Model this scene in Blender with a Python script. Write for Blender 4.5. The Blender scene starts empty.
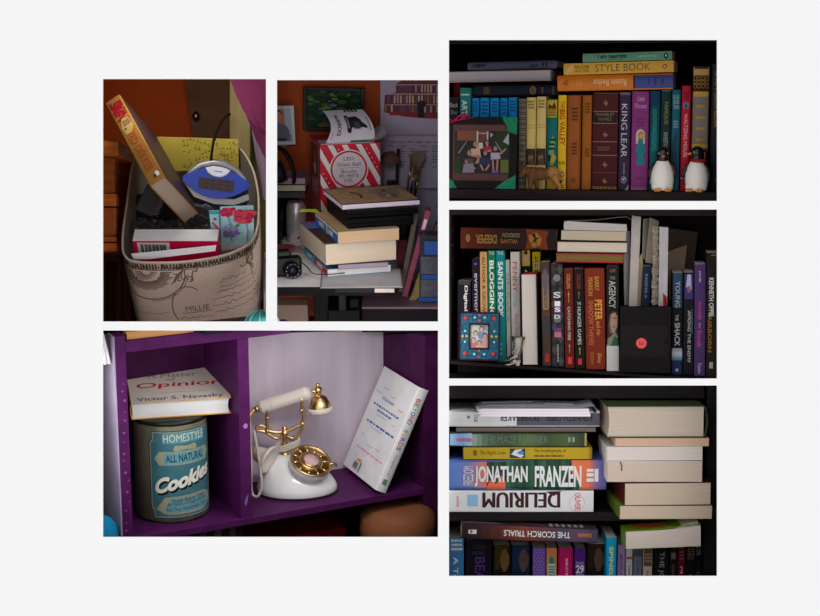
import bpy, bmesh, math, random
from mathutils import Matrix, Vector
from mathutils.geometry import tessellate_polygon
PI = math.pi
D, S, Z0 = 4.0, 0.0025, 1.2          # camera distance to the white wall, metres per pixel at the wall, height of the picture's middle
COL = bpy.context.scene.collection
rnd = random.Random(7)
T = Matrix.Translation
def R(a, ax): return Matrix.Rotation(math.radians(a), 4, ax)
def W(px, py, y=0.0):
    k = (D + y) / D
    return Vector(((px - 410) * S * k, y, Z0 + (308 - py) * S * k))
CAM = Vector((0, -D, Z0))
class Pan:
    """one niche: a local frame (x right, y away, z up) set behind its opening"""
    def __init__(s, cx, cy, y, yaw=0, pitch=0):
        s.G = T(W(cx, cy, y)) @ R(pitch, 'X') @ R(yaw, 'Z')
        s.I = s.G.inverted()
    def pt(s, px, py, y=None, z=None, x=None):
        o = s.I @ CAM; d = (s.I @ W(px, py, 0)) - o
        if y is not None: t = (y - o.y) / d.y
        elif z is not None: t = (z - o.z) / d.z
        else: t = (x - o.x) / d.x
        return o + d * t
# ---------- materials
GAIN = 1.0
def lin(c): c /= 255.0; return c / 12.92 if c <= .04045 else ((c + .055) / 1.055) ** 2.4
def col(c): return tuple(min(.9, lin(v) / GAIN) for v in c)
MATS = {}
def mat(c, rough=.55, metal=0.0, var=.12, scale=14, bump=0.0, stripes=None, kind=None, coat=0.0, raw=False):
    base = tuple(lin(v) for v in c) if raw else col(c)
    key = (tuple(round(v, 4) for v in base), rough, metal, var, scale, bump, stripes, kind, coat)
    if key in MATS: return MATS[key]
    m = bpy.data.materials.new(kind or 'surface'); m.use_nodes = True
    nt = m.node_tree; n = nt.nodes; b = n['Principled BSDF']
    b.inputs['Roughness'].default_value = rough; b.inputs['Metallic'].default_value = metal
    b.inputs['Coat Weight'].default_value = coat; b.inputs['Coat Roughness'].default_value = .15
    if metal == 0: b.inputs['Specular IOR Level'].default_value = .08 if rough >= .4 else .2
    tc = n.new('ShaderNodeTexCoord'); mp = n.new('ShaderNodeMapping'); nz = n.new('ShaderNodeTexNoise')
    nt.links.new(tc.outputs['Object'], mp.inputs[0]); nt.links.new(mp.outputs[0], nz.inputs['Vector'])
    mp.inputs['Scale'].default_value = stripes or (scale, scale, scale)
    nz.inputs['Scale'].default_value = 1.0 if stripes else 1.0
    nz.inputs['Detail'].default_value = 4
    mr = n.new('ShaderNodeMapRange'); mr.inputs[1].default_value = .25; mr.inputs[2].default_value = .75
    mr.inputs[3].default_value = 1 - var; mr.inputs[4].default_value = 1 + var
    nt.links.new(nz.outputs[0], mr.inputs[0])
    mx = n.new('ShaderNodeVectorMath'); mx.operation = 'SCALE'; mx.inputs[0].default_value = base
    nt.links.new(mr.outputs[0], mx.inputs['Scale']); nt.links.new(mx.outputs[0], b.inputs['Base Color'])
    if bump:
        bp = n.new('ShaderNodeBump'); bp.inputs['Strength'].default_value = bump; bp.inputs['Distance'].default_value = .002
        nt.links.new(nz.outputs[0], bp.inputs['Height']); nt.links.new(bp.outputs[0], b.inputs['Normal'])
    MATS[key] = m
    return m
def glass_mat():
    m = bpy.data.materials.new('clear_glass'); m.use_nodes = True
    b = m.node_tree.nodes['Principled BSDF']; b.inputs['Transmission Weight'].default_value = 1; b.inputs['Roughness'].default_value = .03
    return m
# ---------- flat shapes: (points, faces)
TXT = {}
def text_geo(s, bold=0.0, shear=0.0):
    if 'M' in s: bold = 0.0                     # this letter folds over itself when thickened
    k = (s, bold, shear)
    if k not in TXT:
        cu = bpy.data.curves.new('t', 'FONT'); cu.body = s; cu.offset = bold; cu.shear = shear; cu.resolution_u = 3
        o = bpy.data.objects.new('t', cu); COL.objects.link(o)
        me = bpy.data.meshes.new_from_object(o.evaluated_get(bpy.context.evaluated_depsgraph_get()))
        v = [(p.co.x, p.co.y) for p in me.vertices]; f = [tuple(p.vertices) for p in me.polygons]
        bpy.data.objects.remove(o); bpy.data.curves.remove(cu); bpy.data.meshes.remove(me)
        x0 = min(p[0] for p in v); x1 = max(p[0] for p in v); y0 = min(p[1] for p in v); y1 = max(p[1] for p in v)
        TXT[k] = ([((x - x0) / (x1 - x0), (y - y0) / (y1 - y0)) for x, y in v], f)
    return TXT[k]
RECT = ([(0, 0), (1, 0), (1, 1), (0, 1)], [(0, 1, 2, 3)])
def ell_geo(n=20): return ([(.5 + .5 * math.cos(2 * PI * i / n), .5 + .5 * math.sin(2 * PI * i / n)) for i in range(n)], [tuple(range(n))])
def ring_geo(w=.1, n=28):
    v = []; f = []
    for i in range(n):
        a = 2 * PI * i / n
        v += [(.5 + .5 * math.cos(a), .5 + .5 * math.sin(a)), (.5 + (.5 - w) * math.cos(a), .5 + (.5 - w) * math.sin(a))]
    for i in range(n): j = (i + 1) % n; f.append((2 * i, 2 * j, 2 * j + 1, 2 * i + 1))
    return (v, f)
def poly_geo(pts):
    tri = tessellate_polygon([[Vector((p[0], p[1], 0)) for p in pts]])
    out = []
    for t in tri:
        a, b, c = [Vector(pts[i]) for i in t]
        out.append(tuple(t) if (b - a).cross(c - a) > 0 else (t[0], t[2], t[1]))
    return (list(pts), out)
def line_geo(pts, w):
    v = []; f = []
    for i, p in enumerate(pts):
        a = Vector(pts[max(0, i - 1)]); b = Vector(pts[min(len(pts) - 1, i + 1)]); d = (b - a)
        d = d.normalized() if d.length else Vector((1, 0)); nn = Vector((-d.y, d.x)) * w / 2; p = Vector(p)
        v += [tuple(p + nn), tuple(p - nn)]
        if i: f.append((2 * i - 1, 2 * i + 1, 2 * i, 2 * i - 2))
    return (v, f)
def fit(g, u0, v0, u1, v1, rot=0):
    out = []
    for x, y in g[0]:
        if rot == 90: x, y = 1 - y, x
        elif rot == -90: x, y = y, 1 - x
        elif rot == 180: x, y = 1 - x, 1 - y
        out.append((u0 + x * (u1 - u0), v0 + y * (v1 - v0)))
    return (out, g[1])
def scale_geo(g, su, sv=None, ou=0, ov=0): return ([(x * su + ou, y * (sv or su) + ov) for x, y in g[0]], g[1])
# ---------- mesh builder
class MB:
    def __init__(s): s.bm = bmesh.new(); s.mats = []
    def mi(s, m):
        if m not in s.mats: s.mats.append(m)
        return s.mats.index(m)
    def geo(s, vs, fs, m, M=None, smooth=False):
        i = s.mi(m); bv = [s.bm.verts.new(M @ Vector(v) if M else v) for v in vs]
        for f in fs:
            try:
                q = s.bm.faces.new([bv[k] for k in f]); q.material_index = i; q.smooth = smooth
            except ValueError: pass
        return s
    def box(s, x0, x1, y0, y1, z0, z1, m, M=None, bev=0):
        b = bmesh.new(); bmesh.ops.create_cube(b, size=1)
        for v in b.verts: v.co = Vector(((x0 + x1) / 2 + v.co.x * (x1 - x0), (y0 + y1) / 2 + v.co.y * (y1 - y0), (z0 + z1) / 2 + v.co.z * (z1 - z0)))
        if bev: bmesh.ops.bevel(b, geom=b.edges[:], offset=bev, segments=2, profile=.5, affect='EDGES')
        return s.take(b, m, M)
    def take(s, b, m, M=None, smooth=False):
        b.verts.index_update()
        s.geo([v.co.copy() for v in b.verts], [[v.index for v in f.verts] for f in b.faces], m, M, smooth); b.free(); return s
    def lathe(s, prof, m, M=None, n=28, a0=0, a1=360, sx=1, sy=1):
        full = abs(a1 - a0) >= 360; k = n if full else n + 1; vs = []; fs = []
        for i in range(k):
            a = math.radians(a0 + (a1 - a0) * i / n)
            for r, z in prof: vs.append((r * math.cos(a) * sx, r * math.sin(a) * sy, z))
        p = len(prof)
        for i in range(n):
            j = (i + 1) % k
            for q in range(p - 1): fs.append((i * p + q, j * p + q, j * p + q + 1, i * p + q + 1))
        if full:
            if prof[0][0] > 1e-6: fs.append(tuple(i * p for i in range(k))[::-1])
            if prof[-1][0] > 1e-6: fs.append(tuple(i * p + p - 1 for i in range(k)))
        s.geo(vs, fs, m, M, True)
        return s
    def tube(s, pts, r, m, M=None, n=8, cap=True, flat=1.0):
        pts = [Vector(p) for p in pts]; vs = []; fs = []; L = len(pts); up = None
        for i, p in enumerate(pts):
            d = (pts[min(i + 1, L - 1)] - pts[max(i - 1, 0)]).normalized()
            if up is None: up = Vector((0, 0, 1)) if abs(d.z) < .9 else Vector((1, 0, 0))
            e = d.cross(up)
            e = e.normalized() if e.length > 1e-6 else Vector((1, 0, 0)); up = e.cross(d).normalized()
            rr = r[i] if isinstance(r, (list, tuple)) else r
            for k in range(n):
                a = 2 * PI * k / n; vs.append(p + e * rr * math.cos(a) + up * rr * flat * math.sin(a))
        for i in range(L - 1):
            for k in range(n): j = (k + 1) % n; fs.append((i * n + k, i * n + j, (i + 1) * n + j, (i + 1) * n + k))
        if cap: fs.append(tuple(range(n))[::-1]); fs.append(tuple((L - 1) * n + k for k in range(n)))
        return s.geo(vs, fs, m, M, True)
    def ball(s, c, r, m, M=None, n=16):
        b = bmesh.new(); bmesh.ops.create_uvsphere(b, u_segments=n, v_segments=max(6, n // 2), radius=1)
        rr = r if isinstance(r, (tuple, list)) else (r, r, r)
        for v in b.verts: v.co = Vector((c[0] + v.co.x * rr[0], c[1] + v.co.y * rr[1], c[2] + v.co.z * rr[2]))
        return s.take(b, m, M, True)
    def prism(s, pts, y0, y1, m, M=None, bev=0):
        """outline in x-z, extruded along y"""
        g = poly_geo(pts); n = len(pts); vs = [(p[0], y0, p[1]) for p in pts] + [(p[0], y1, p[1]) for p in pts]
        fs = [tuple(f) for f in g[1]] + [tuple(i + n for i in f)[::-1] for f in g[1]]
        ccw = sum(pts[i][0] * pts[(i + 1) % n][1] - pts[(i + 1) % n][0] * pts[i][1] for i in range(n)) > 0
        for i in range(n):
            j = (i + 1) % n; q = (i, i + n, j + n, j); fs.append(q if ccw else q[::-1])
        return s.geo(vs, fs, m, M)
    def decal(s, g, m, fn, off=0.0, cut=None, M=None, smooth=False):
        """flat shape g put on a surface: fn(u, v, off) -> point; cut = step of u (and v) cuts so it follows a curve"""
        vs, fs = g
        if cut:
            b = bmesh.new(); bv = [b.verts.new((x, y, 0)) for x, y in vs]
            for f in fs:
                try: b.faces.new([bv[k] for k in f])
                except ValueError: pass
            for ax, st in ((0, cut[0]), (1, cut[1])):
                if not st: continue
                lo = min(v.co[ax] for v in b.verts); hi = max(v.co[ax] for v in b.verts)
                q = math.floor(lo / st) + 1
                while q * st < hi:
                    p = Vector((0, 0, 0)); p[ax] = q * st; nn = Vector((0, 0, 0)); nn[ax] = 1
                    bmesh.ops.bisect_plane(b, geom=b.verts[:] + b.edges[:] + b.faces[:], plane_co=p, plane_no=nn); q += 1
            b.verts.index_update()
            vs = [(v.co.x, v.co.y) for v in b.verts]; fs = [[v.index for v in f.verts] for f in b.faces]; b.free()
        return s.geo([fn(x, y, off) for x, y in vs], fs, m, M, smooth)
    def done(s, name, parent=None, M=None):
        me = bpy.data.meshes.new(name); s.bm.to_mesh(me); s.bm.free()
        for m in s.mats: me.materials.append(m)
        o = bpy.data.objects.new(name, me); COL.objects.link(o)
        if parent: o.parent = parent
        if M is not None: o.matrix_world = M
        return o
def recalc(mb): bmesh.ops.recalc_face_normals(mb.bm, faces=mb.bm.faces[:]); return mb
def tag(o, label, cat, group=None):
    o['label'] = label; o['category'] = cat
    if group: o['group'] = group
    return o
def thing(name, label, cat, M, group=None):
    o = bpy.data.objects.new(name, None); COL.objects.link(o); o.matrix_world = M; o.empty_display_size = .02
    return tag(o, label, cat, group)
def structure(o): o['kind'] = 'structure'; return o
def dashes(n, u0, v0, u1, v1, rows, r=rnd, fill=.6):
    """small print too fine to read: rows of little bars"""
    out = []
    for i in range(rows):
        h = (v1 - v0) / rows; y = v1 - (i + .75) * h; x = u0 + r.random() * .1 * (u1 - u0)
        while x < u1 - .02 * (u1 - u0):
            w = min((u1 - u0) * (.05 + .12 * r.random()) * 3 / n, u1 - x); out.append(fit(RECT, x, y, x + w, y + h * fill)); x += w + (u1 - u0) * .03
    return out
# ---------- books.  frame: x across the thickness, y from the spine to the fore edge, z tail to head
LAY = Matrix(((0, 0, -1, 0), (0, 1, 0, 0), (1, 0, 0, 0), (0, 0, 0, 1)))
LAYI = Matrix(((0, 0, 1, 0), (0, 1, 0, 0), (-1, 0, 0, 0), (0, 0, 0, 1)))
TAILL = Matrix(((0, 1, 0, 0), (0, 0, 1, 0), (1, 0, 0, 0), (0, 0, 0, 1)))
TAILR = Matrix(((0, -1, 0, 0), (0, 0, 1, 0), (-1, 0, 0, 0), (0, 0, 0, 1)))
PAGE = (205, 196, 180)
def make_book(M, Tk, Dp, H, c, label, group=None, hard=False, deco=(), page=PAGE, bulge=None, rough=.5, name=None, cat='book', cover2=None, front=(), back=(), square=None, var=.1):
    """one bound book; deco on the spine: s 0 head..1 tail, t 0 left..1 right; front: the same on the front board (x = +T/2), t from spine to fore edge"""
    b = .0022 if hard else .0007
    if Tk < .009: b = min(b, Tk * .15)
    ins = (.0032 if hard else .0004) if square is None else square
    B = bulge if bulge is not None else (min(.0035, Tk * .12) if hard else .0006)
    o = thing(name or ('hardcover_book' if hard else 'paperback_book'), label, cat, M, group)
    hx = Tk / 2; rr = min(.003 if hard else .001, Tk * .2)
    def ys(x):
        q = abs(x) / hx
        e = -B * (1 - q * q)
        d = abs(x) - (hx - rr)
        return e + (rr - math.sqrt(max(0, rr * rr - d * d)) if d > 0 else 0)
    xs = [-hx] + [-hx + rr * (1 - math.cos(a * PI / 6)) for a in (1, 2, 3)] + [(-hx + rr) + (Tk - 2 * rr) * i / 8 for i in range(1, 8)] + [hx - rr * (1 - math.cos(a * PI / 6)) for a in (3, 2, 1)] + [hx]
    out = [(-hx, Dp)] + [(x, ys(x)) for x in xs] + [(hx, Dp)]
    inn = [(-hx + b, Dp)] + [(max(-hx + b, min(hx - b, x * (hx - b) / hx)), ys(x) + b) for x in xs] + [(hx - b, Dp)]
    n = len(out); mb = MB(); cm = mat(c, rough, var=var)
    vs = [(p[0], p[1], 0) for p in out] + [(p[0], p[1], 0) for p in inn] + [(p[0], p[1], H) for p in out] + [(p[0], p[1], H) for p in inn]
    fs = []
    for i in range(n - 1):
        fs += [(i, i + 1, 2 * n + i + 1, 2 * n + i), (n + i + 1, n + i, 3 * n + i, 3 * n + i + 1), (i + 1, i, n + i, n + i + 1), (2 * n + i, 2 * n + i + 1, 3 * n + i + 1, 3 * n + i)]
    fs += [(n, 0, 2 * n, 3 * n), (n - 1, 2 * n - 1, 4 * n - 1, 3 * n - 1)]
    mb.geo(vs, fs, cm)
    def fn(u, v, off): return (u, ys(max(-hx, min(hx, u))) - off, v)
    def ff(u, v, off): return (hx + off, u, v)
    def fb(u, v, off): return (-hx - off, Dp - u, v)
    for fnc, items, wid in ((fn, deco, Tk), (ff, front, Dp), (fb, back, Dp)):
        for k, it in enumerate(items):
            kind, s0, s1, t0, t1, cc = it[:6]
            x0 = (t0 - .5) * Tk if fnc is fn else t0 * Dp; x1 = (t1 - .5) * Tk if fnc is fn else t1 * Dp
            z0, z1 = (1 - s1) * H, (1 - s0) * H; off = .00025 + .00009 * k
            opt = it[7] if len(it) > 7 else {}
            m = mat(cc, opt.get('rough', rough), opt.get('metal', 0), var=.06)
            cut = (Tk / 10, 0) if (B > .0004 and fnc is fn) else None
            gs = []
            if kind == 'r': gs = [fit(RECT, x0, z0, x1, z1)]
            elif kind == 'e': gs = [fit(ell_geo(), x0, z0, x1, z1)]
            elif kind == 'o': gs = [fit(ring_geo(opt.get('w', .12)), x0, z0, x1, z1)]
            elif kind in ('d', 'h', 'u'):
                rot = {'d': -90, 'h': 0, 'u': 90}[kind]
                gs = [fit(text_geo(it[6], opt.get('bold', .01), opt.get('shear', 0)), x0, z0, x1, z1, rot)]
            elif kind == 'p': gs = [fit(poly_geo(it[6]), x0, z0, x1, z1)]
            elif kind == 'n': gs = dashes(opt.get('n', 3), x0, z0, x1, z1, it[6])
            elif kind == 'nd':                                          # fine print running down the spine
                for g in dashes(opt.get('n', 3), 0, 0, 1, 1, it[6]): gs.append(fit(g, x0, z0, x1, z1, -90))
            for g in gs: mb.decal(g, m, fnc, off, cut)
    mb.done('cover', o)
    pm = mat(page, .85, var=.16, stripes=(1500, 6, 6))
    pb = MB(); nseg = 6; f0 = ins; dep = Dp - ins
    prof = [(-hx + b, b + .0006), (hx - b, b + .0006)]
    con = min(.004, Tk * .08) if hard else 0
    for i in range(nseg + 1):
        q = 1 - 2 * i / nseg; prof.append(((hx - b) * q, dep - con * (1 - q * q)))
    kk = len(prof)
    vs = [(p[0], max(p[1], ys(p[0]) + b + .0006) if i < 2 else p[1], f0) for i, p in enumerate(prof)] + [(p[0], p[1], H - f0) for p in prof]
    fs = [tuple(range(kk))[::-1], tuple(range(kk, 2 * kk))] + [(i, (i + 1) % kk, kk + (i + 1) % kk, kk + i) for i in range(kk)]
    pb.geo(vs, fs, pm); pb.done('pages', o)
    return o
def book(P, rect, Y, depth, face, c, label, group=None, roll=0, yaw=0, pivot=0, tilt=0, **kw):
    """rect = the face seen from the front, in picture units, on the plane y = Y of the niche"""
    x0, y0, x1, y1 = rect; cx, cy = (x0 + x1) / 2, (y0 + y1) / 2
    w = (P.pt(x1, cy, y=Y) - P.pt(x0, cy, y=Y)).length; h = (P.pt(cx, y0, y=Y) - P.pt(cx, y1, y=Y)).length
    F = {'up': (w, depth, h, T((0, 0, -h / 2))),
         'lay': (h, depth, w, LAY @ T((0, 0, -w / 2))), 'layi': (h, depth, w, LAYI @ T((0, 0, -w / 2))),
         'fore_up': (w, depth, h, T((0, depth, 0)) @ R(180, 'Z') @ T((0, 0, -h / 2))),
         'fore_lay': (h, depth, w, T((0, depth, 0)) @ R(180, 'Z') @ LAY @ T((0, 0, -w / 2))),
         'tail': (h, w, depth, TAILL @ T((0, -w / 2, 0))), 'tailr': (h, w, depth, TAILR @ T((0, -w / 2, 0)))}[face]
    M = P.G @ T(P.pt(cx, cy, y=Y)) @ R(roll, 'Y') @ T((pivot * w, 0, 0)) @ R(yaw, 'Z') @ T((-pivot * w, 0, 0)) @ R(tilt, 'X') @ F[3]
    return make_book(M, F[0], F[1], F[2], c, label, group, **kw)
def grad(s0, s1, n, stops, t0=0, t1=1):
    out = []
    for i in range(n):
        q = (i + .5) / n * (len(stops) - 1); k = min(int(q), len(stops) - 2); f = q - k
        out.append(('r', s0 + (s1 - s0) * i / n, s0 + (s1 - s0) * (i + 1) / n, t0, t1, tuple(round(a + (b - a) * f) for a, b in zip(stops[k], stops[k + 1]))))
    return out
def pbox(P, x0, y0, x1, y1, Y, depth):
    cx, cy = (x0 + x1) / 2, (y0 + y1) / 2
    return (P.pt(x0, cy, y=Y).x, P.pt(x1, cy, y=Y).x, Y, Y + depth, P.pt(cx, y1, y=Y).z, P.pt(cx, y0, y=Y).z)
# ---------- the white wall with its six openings, and the closed box added behind it
OPEN = [(103, 79, 266, 321.5), (277, 80, 438, 321.5), (103, 330.5, 438, 537), (449, 40, 717, 201), (449, 209.5, 717, 378.5), (449, 385.5, 717, 576)]
def build_shell():
    m = mat((243, 243, 243), .9, var=0.0, raw=True)
    xs = sorted({-60, 880} | {v for o in OPEN for v in (o[0], o[2])}); ys = sorted({-60, 676} | {v for o in OPEN for v in (o[1], o[3])})
    b = bmesh.new(); vv = {}
    def V(x, y):
        if (x, y) not in vv: vv[(x, y)] = b.verts.new(W(x, y, 0))
        return vv[(x, y)]
    for i in range(len(xs) - 1):
        for j in range(len(ys) - 1):
            cx, cy = (xs[i] + xs[i + 1]) / 2, (ys[j] + ys[j + 1]) / 2
            if any(o[0] < cx < o[2] and o[1] < cy < o[3] for o in OPEN): continue
            b.faces.new([V(xs[i], ys[j + 1]), V(xs[i + 1], ys[j + 1]), V(xs[i + 1], ys[j]), V(xs[i], ys[j])])
    r = bmesh.ops.extrude_face_region(b, geom=b.faces[:])
    for v in r['geom']:
        if isinstance(v, bmesh.types.BMVert): v.co.y += .004
    bmesh.ops.recalc_face_normals(b, faces=b.faces[:])
    structure(MB().take(b, m).done('wall_front'))
    dk = mat((30, 28, 28), .9, raw=True)
    X0, X1, ZA, ZB, YB = W(-58, 0).x, W(878, 0).x, W(0, 674).z, W(0, -58).z, 1.5  # unseen dark box, added to keep world light out from behind
    for nm, a in (('wall_back', (X0, X1, YB, YB + .02, ZA, ZB)), ('wall_left', (X0 - .02, X0, .004, YB, ZA, ZB)), ('wall_right', (X1, X1 + .02, .004, YB, ZA, ZB)),
                  ('floor', (X0, X1, .004, YB, ZA - .02, ZA)), ('ceiling', (X0, X1, .004, YB, ZB, ZB + .02))):
        structure(MB().box(*a, dk).done(nm))
build_shell()
def baffle(px, y1, z0, z1, w_=.0035):
    """unseen board added behind the white strip to stop lamp light leaking between niches"""
    a, b = W(px, 0, .0045), W(px, 0, y1); m = mat((60, 56, 56), .9, raw=True); za, zb = W(0, z1).z, W(0, z0).z
    v = [(p.x + s_, p.y, z) for z in (za, zb) for p, s_ in ((a, -w_), (a, w_), (b, w_), (b, -w_))]
    structure(MB().geo(v, [(3, 2, 1, 0), (4, 5, 6, 7), (0, 1, 5, 4), (1, 2, 6, 5), (2, 3, 7, 6), (3, 0, 4, 7)], m).done('light_baffle'))
baffle(443.4, .2, -40, 660); baffle(271.6, .28, -40, 318)  # two unseen boards added against stray lamp light
def lamp(name, loc, aim, size, power, color=(1, .95, .9), sy=None, spread=180):
    l = bpy.data.lights.new(name, 'AREA'); l.shape = 'RECTANGLE'; l.size = size; l.size_y = sy or size; l.energy = power; l.color = color
    l.spread = math.radians(spread)
    o = bpy.data.objects.new(name, l); COL.objects.link(o); o.location = loc
    o.rotation_euler = (Vector(aim) - Vector(loc)).to_track_quat('-Z', 'Y').to_euler(); return o
cam = bpy.data.objects.new('camera', bpy.data.cameras.new('camera')); COL.objects.link(cam)
cam.location = CAM; cam.rotation_euler = (PI / 2, 0, 0); cam.data.lens = 36 * D / (820 * S); cam.data.sensor_width = 36
cam.data.clip_end = 50
sc = bpy.context.scene; sc.camera = cam
w = bpy.data.worlds.new('world'); sc.world = w; w.use_nodes = True
w.node_tree.nodes['Background'].inputs[0].default_value = (1, .998, .997, 1); w.node_tree.nodes['Background'].inputs[1].default_value = 1.025
vs_ = sc.view_settings; vs_.view_transform = 'Standard'; vs_.look = 'None'; vs_.gamma = 1; vs_.exposure = 0; vs_.use_curve_mapping = False
sc.display_settings.display_device = 'sRGB'
# ================= niche at the upper left: a printed basket of books and a clock radio
GAIN = .6
P = Pan(185, 200, .47, 0, 43)
def basis(px, py):
    d = (W(px, py) - CAM).normalized(); r = d.cross(Vector((0, 0, 1))).normalized(); u = r.cross(d); return r, u, d
def axes(org, X, Y, Z):
    M = Matrix.Identity(4)
    for i, v in enumerate((X, Y, Z, org)):
        for k in range(3): M[k][i] = v[k]
    return M
def smooth_(pts, k, closed=False):
    pts = [Vector(p) for p in pts]; out = []; n = len(pts)
    for i in range(n if closed else n - 1):
        g = (lambda q: pts[q % n]) if closed else (lambda q: pts[max(0, min(n - 1, q))])
        p0, p1, p2, p3 = g(i - 1), g(i), g(i + 1), g(i + 2)
        for j in range(k):
            t = j / k; out.append(.5 * ((2 * p1) + (p2 - p0) * t + (2 * p0 - 5 * p1 + 4 * p2 - p3) * t * t + (3 * p1 - p0 - 3 * p2 + p3) * t ** 3))
    return out if closed else out + [pts[-1]]
RIM = [(121.8, 246), (123, 254), (129, 260.8), (142, 263), (160, 263.4), (180, 262.8), (200, 260.6), (217, 257.7), (233, 253), (246, 247), (254, 239), (258.3, 226), (259.4, 208), (258.6, 192), (255, 174), (249, 160), (241, 149), (228, 142), (205, 139), (180, 138.5), (158, 139), (143, 143), (135, 153), (131, 168), (128, 190), (124.4, 216), (122.3, 232)]
def basket():
    rim = smooth_([P.pt(x, y, z=0) for x, y in RIM], 3, True); n = len(rim); c = sum(rim, Vector()) / n; DZ = .292
    o = thing('storage_basket', 'beige fabric basket with brown script print, filled with books and a clock radio', 'basket', P.G @ T((c.x, c.y, -DZ)))
    def ring(s, z, ins=0):
        out = []
        for i in range(n):
            t = (rim[(i + 1) % n] - rim[i - 1]); nn = Vector((-t.y, t.x, 0)).normalized()    # outline runs anticlockwise from the front left
            p = rim[i] + nn * ins; out.append(Vector(((p.x - c.x) * s, (p.y - c.y) * s, z + DZ)))
        return out
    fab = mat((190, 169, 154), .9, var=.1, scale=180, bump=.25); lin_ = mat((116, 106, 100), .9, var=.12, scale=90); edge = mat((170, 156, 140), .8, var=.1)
    ink = mat((104, 84, 74), .9, var=.2, scale=60); ink2 = mat((66, 52, 48), .9, var=.2)
    o1, o2, i1, i2 = ring(1, 0), ring(.955, -DZ), ring(1, 0, .004), ring(.955, -DZ + .004, .004)
    b = MB(); vs = o1 + o2 + i1 + i2
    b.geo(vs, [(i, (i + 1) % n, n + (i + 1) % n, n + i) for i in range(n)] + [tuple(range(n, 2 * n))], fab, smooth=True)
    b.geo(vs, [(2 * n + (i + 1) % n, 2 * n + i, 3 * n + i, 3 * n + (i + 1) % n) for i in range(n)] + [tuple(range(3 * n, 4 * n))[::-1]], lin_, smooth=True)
    # print on the outside: u runs along the front rim (0 left corner .. 1 right), v metres below the rim
    a, e = 0, 34; L = [0]
    for i in range(a, e): L.append(L[-1] + (o1[i + 1] - o1[i]).length)
    def fn(u, v, off):
        s = max(0, min(.9999, u)) * L[-1]; k = 0
        while L[k + 1] < s: k += 1
        f = (s - L[k]) / (L[k + 1] - L[k]); t = (o1[k + 1] - o1[k]).normalized(); nn = Vector((t.y, -t.x, 0))
        q = v / DZ; A = o1[k].lerp(o1[k + 1], f); B = o2[k].lerp(o2[k + 1], f); return A.lerp(B, q) + nn * (off + .0008)
    cnt = [0]; r = random.Random(5)
    def dec(g, m=ink): cnt[0] += 1; b.decal(g, m, fn, .00003 * cnt[0] % .0004, (.02, 0))
    def ln(pts, w, m=ink): dec(line_geo(pts, w), m)
    asp = L[-1]
    def curve(fx, t0, t1, k, w, m=ink): 
        pts = [fx(t0 + (t1 - t0) * i / k) for i in range(k + 1)]; v, f = line_geo([(p[0] * asp, p[1]) for p in pts], w); dec(([(x / asp, y) for x, y in v], f), m)
    dec(fit(RECT, .02, .002, 1, .024), mat((152, 132, 118), .9, var=.15, scale=60))
    for i in range(64):                                    # leafy border under the rim
        u = .02 + i * .0155; ph = r.random() * 3
        curve(lambda t: (u + .012 * t + .004 * math.sin(4 * t + ph), .013 + .010 * math.sin(5 * t + ph)), 0, 1, 6, .0045, ink2)
        if i % 2: dec(fit(ell_geo(8), u, .006 + .01 * r.random(), u + .009, .012 + .01 * r.random()), ink2)
    curve(lambda t: (.02 + .97 * t, .0255 + .001 * math.sin(60 * t)), 0, 1, 60, .002, ink2)
    cu, cv = .22, .03                                      # medallion with radiating strokes
    for i in range(34):
        a_ = PI * (i + .5) / 34; r0, r1 = .035 + .006 * r.random(), .06 + .014 * r.random()
        curve(lambda t: (cu + math.cos(a_) * (r0 + (r1 - r0) * t) / asp, cv + math.sin(a_) * (r0 + (r1 - r0) * t)), 0, 1, 2, .0034)
    for i in range(12):
        a_ = PI * (i + .5) / 12; curve(lambda t: (cu + math.cos(a_ + .3 * t) * (.012 + .02 * t) / asp, cv + math.sin(a_) * (.012 + .02 * t)), 0, 1, 4, .003)
    curve(lambda t: (cu + .1 * math.cos(t) / asp + .01, cv + .105 * math.sin(t)), .15, 2.9, 30, .004); curve(lambda t: (cu + .107 * math.cos(t) / asp + .01, cv + .112 * math.sin(t)), .1, 1.6, 20, .002)
    curve(lambda t: (.42 + .09 * math.cos(t), .165 + .075 * math.sin(t)), 2.4, 5.4, 26, .0035); curve(lambda t: (.44 + .05 * t, .07 - .05 * t + .01 * math.sin(9 * t)), 0, 1, 16, .004)
    for i in range(5): curve(lambda t: (.36 + .02 * i + .02 * math.sin(3 * t + i), .03 + .03 * t + .008 * math.cos(5 * t + i)), 0, 1.4, 10, .0035)
    dec(fit(text_geo('MILLIE', .02), .40, .185, .53, .165)); ln([(.38, .19), (.55, .19)], .002)
    def script(u0, u1, v, h, seed, w=.0016):                # a line of looping unreadable handwriting
        rr_ = random.Random(seed); k = int((u1 - u0) * 150)
        curve(lambda t: (u0 + (u1 - u0) * t + .004 * math.sin(t * k), v + h * math.sin(t * k * .93 + 1) * (.5 + .5 * math.sin(t * 13 + seed))), 0, 1, k * 4, w)
    script(.6, .76, .085, .008, 1); script(.58, .84, .125, .004, 2); script(.56, .88, .15, .005, 3); script(.55, .9, .175, .006, 4); script(.56, .9, .2, .005, 5); script(.36, .55, .21, .006, 6); script(.08, .3, .19, .006, 7, .001)
    curve(lambda t: (.72 + .1 * t, .052 + .012 * math.sin(6 * t) - .02 * t * t), 0, 1, 16, .003)
    for i in range(9): curve(lambda t: (.79 + .025 * math.sin(t * 2 + i), .03 + .03 * t + .005 * i * math.cos(t + i)), 0, 1.3, 8, .003)
    curve(lambda t: (.79 + .02 * t, .07 + .05 * t), 0, 1, 5, .0025); curve(lambda t: (.6 + .3 * t, .108 + .004 * math.sin(9 * t)), 0, 1, 16, .0014)
    b.done('body', o)
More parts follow.
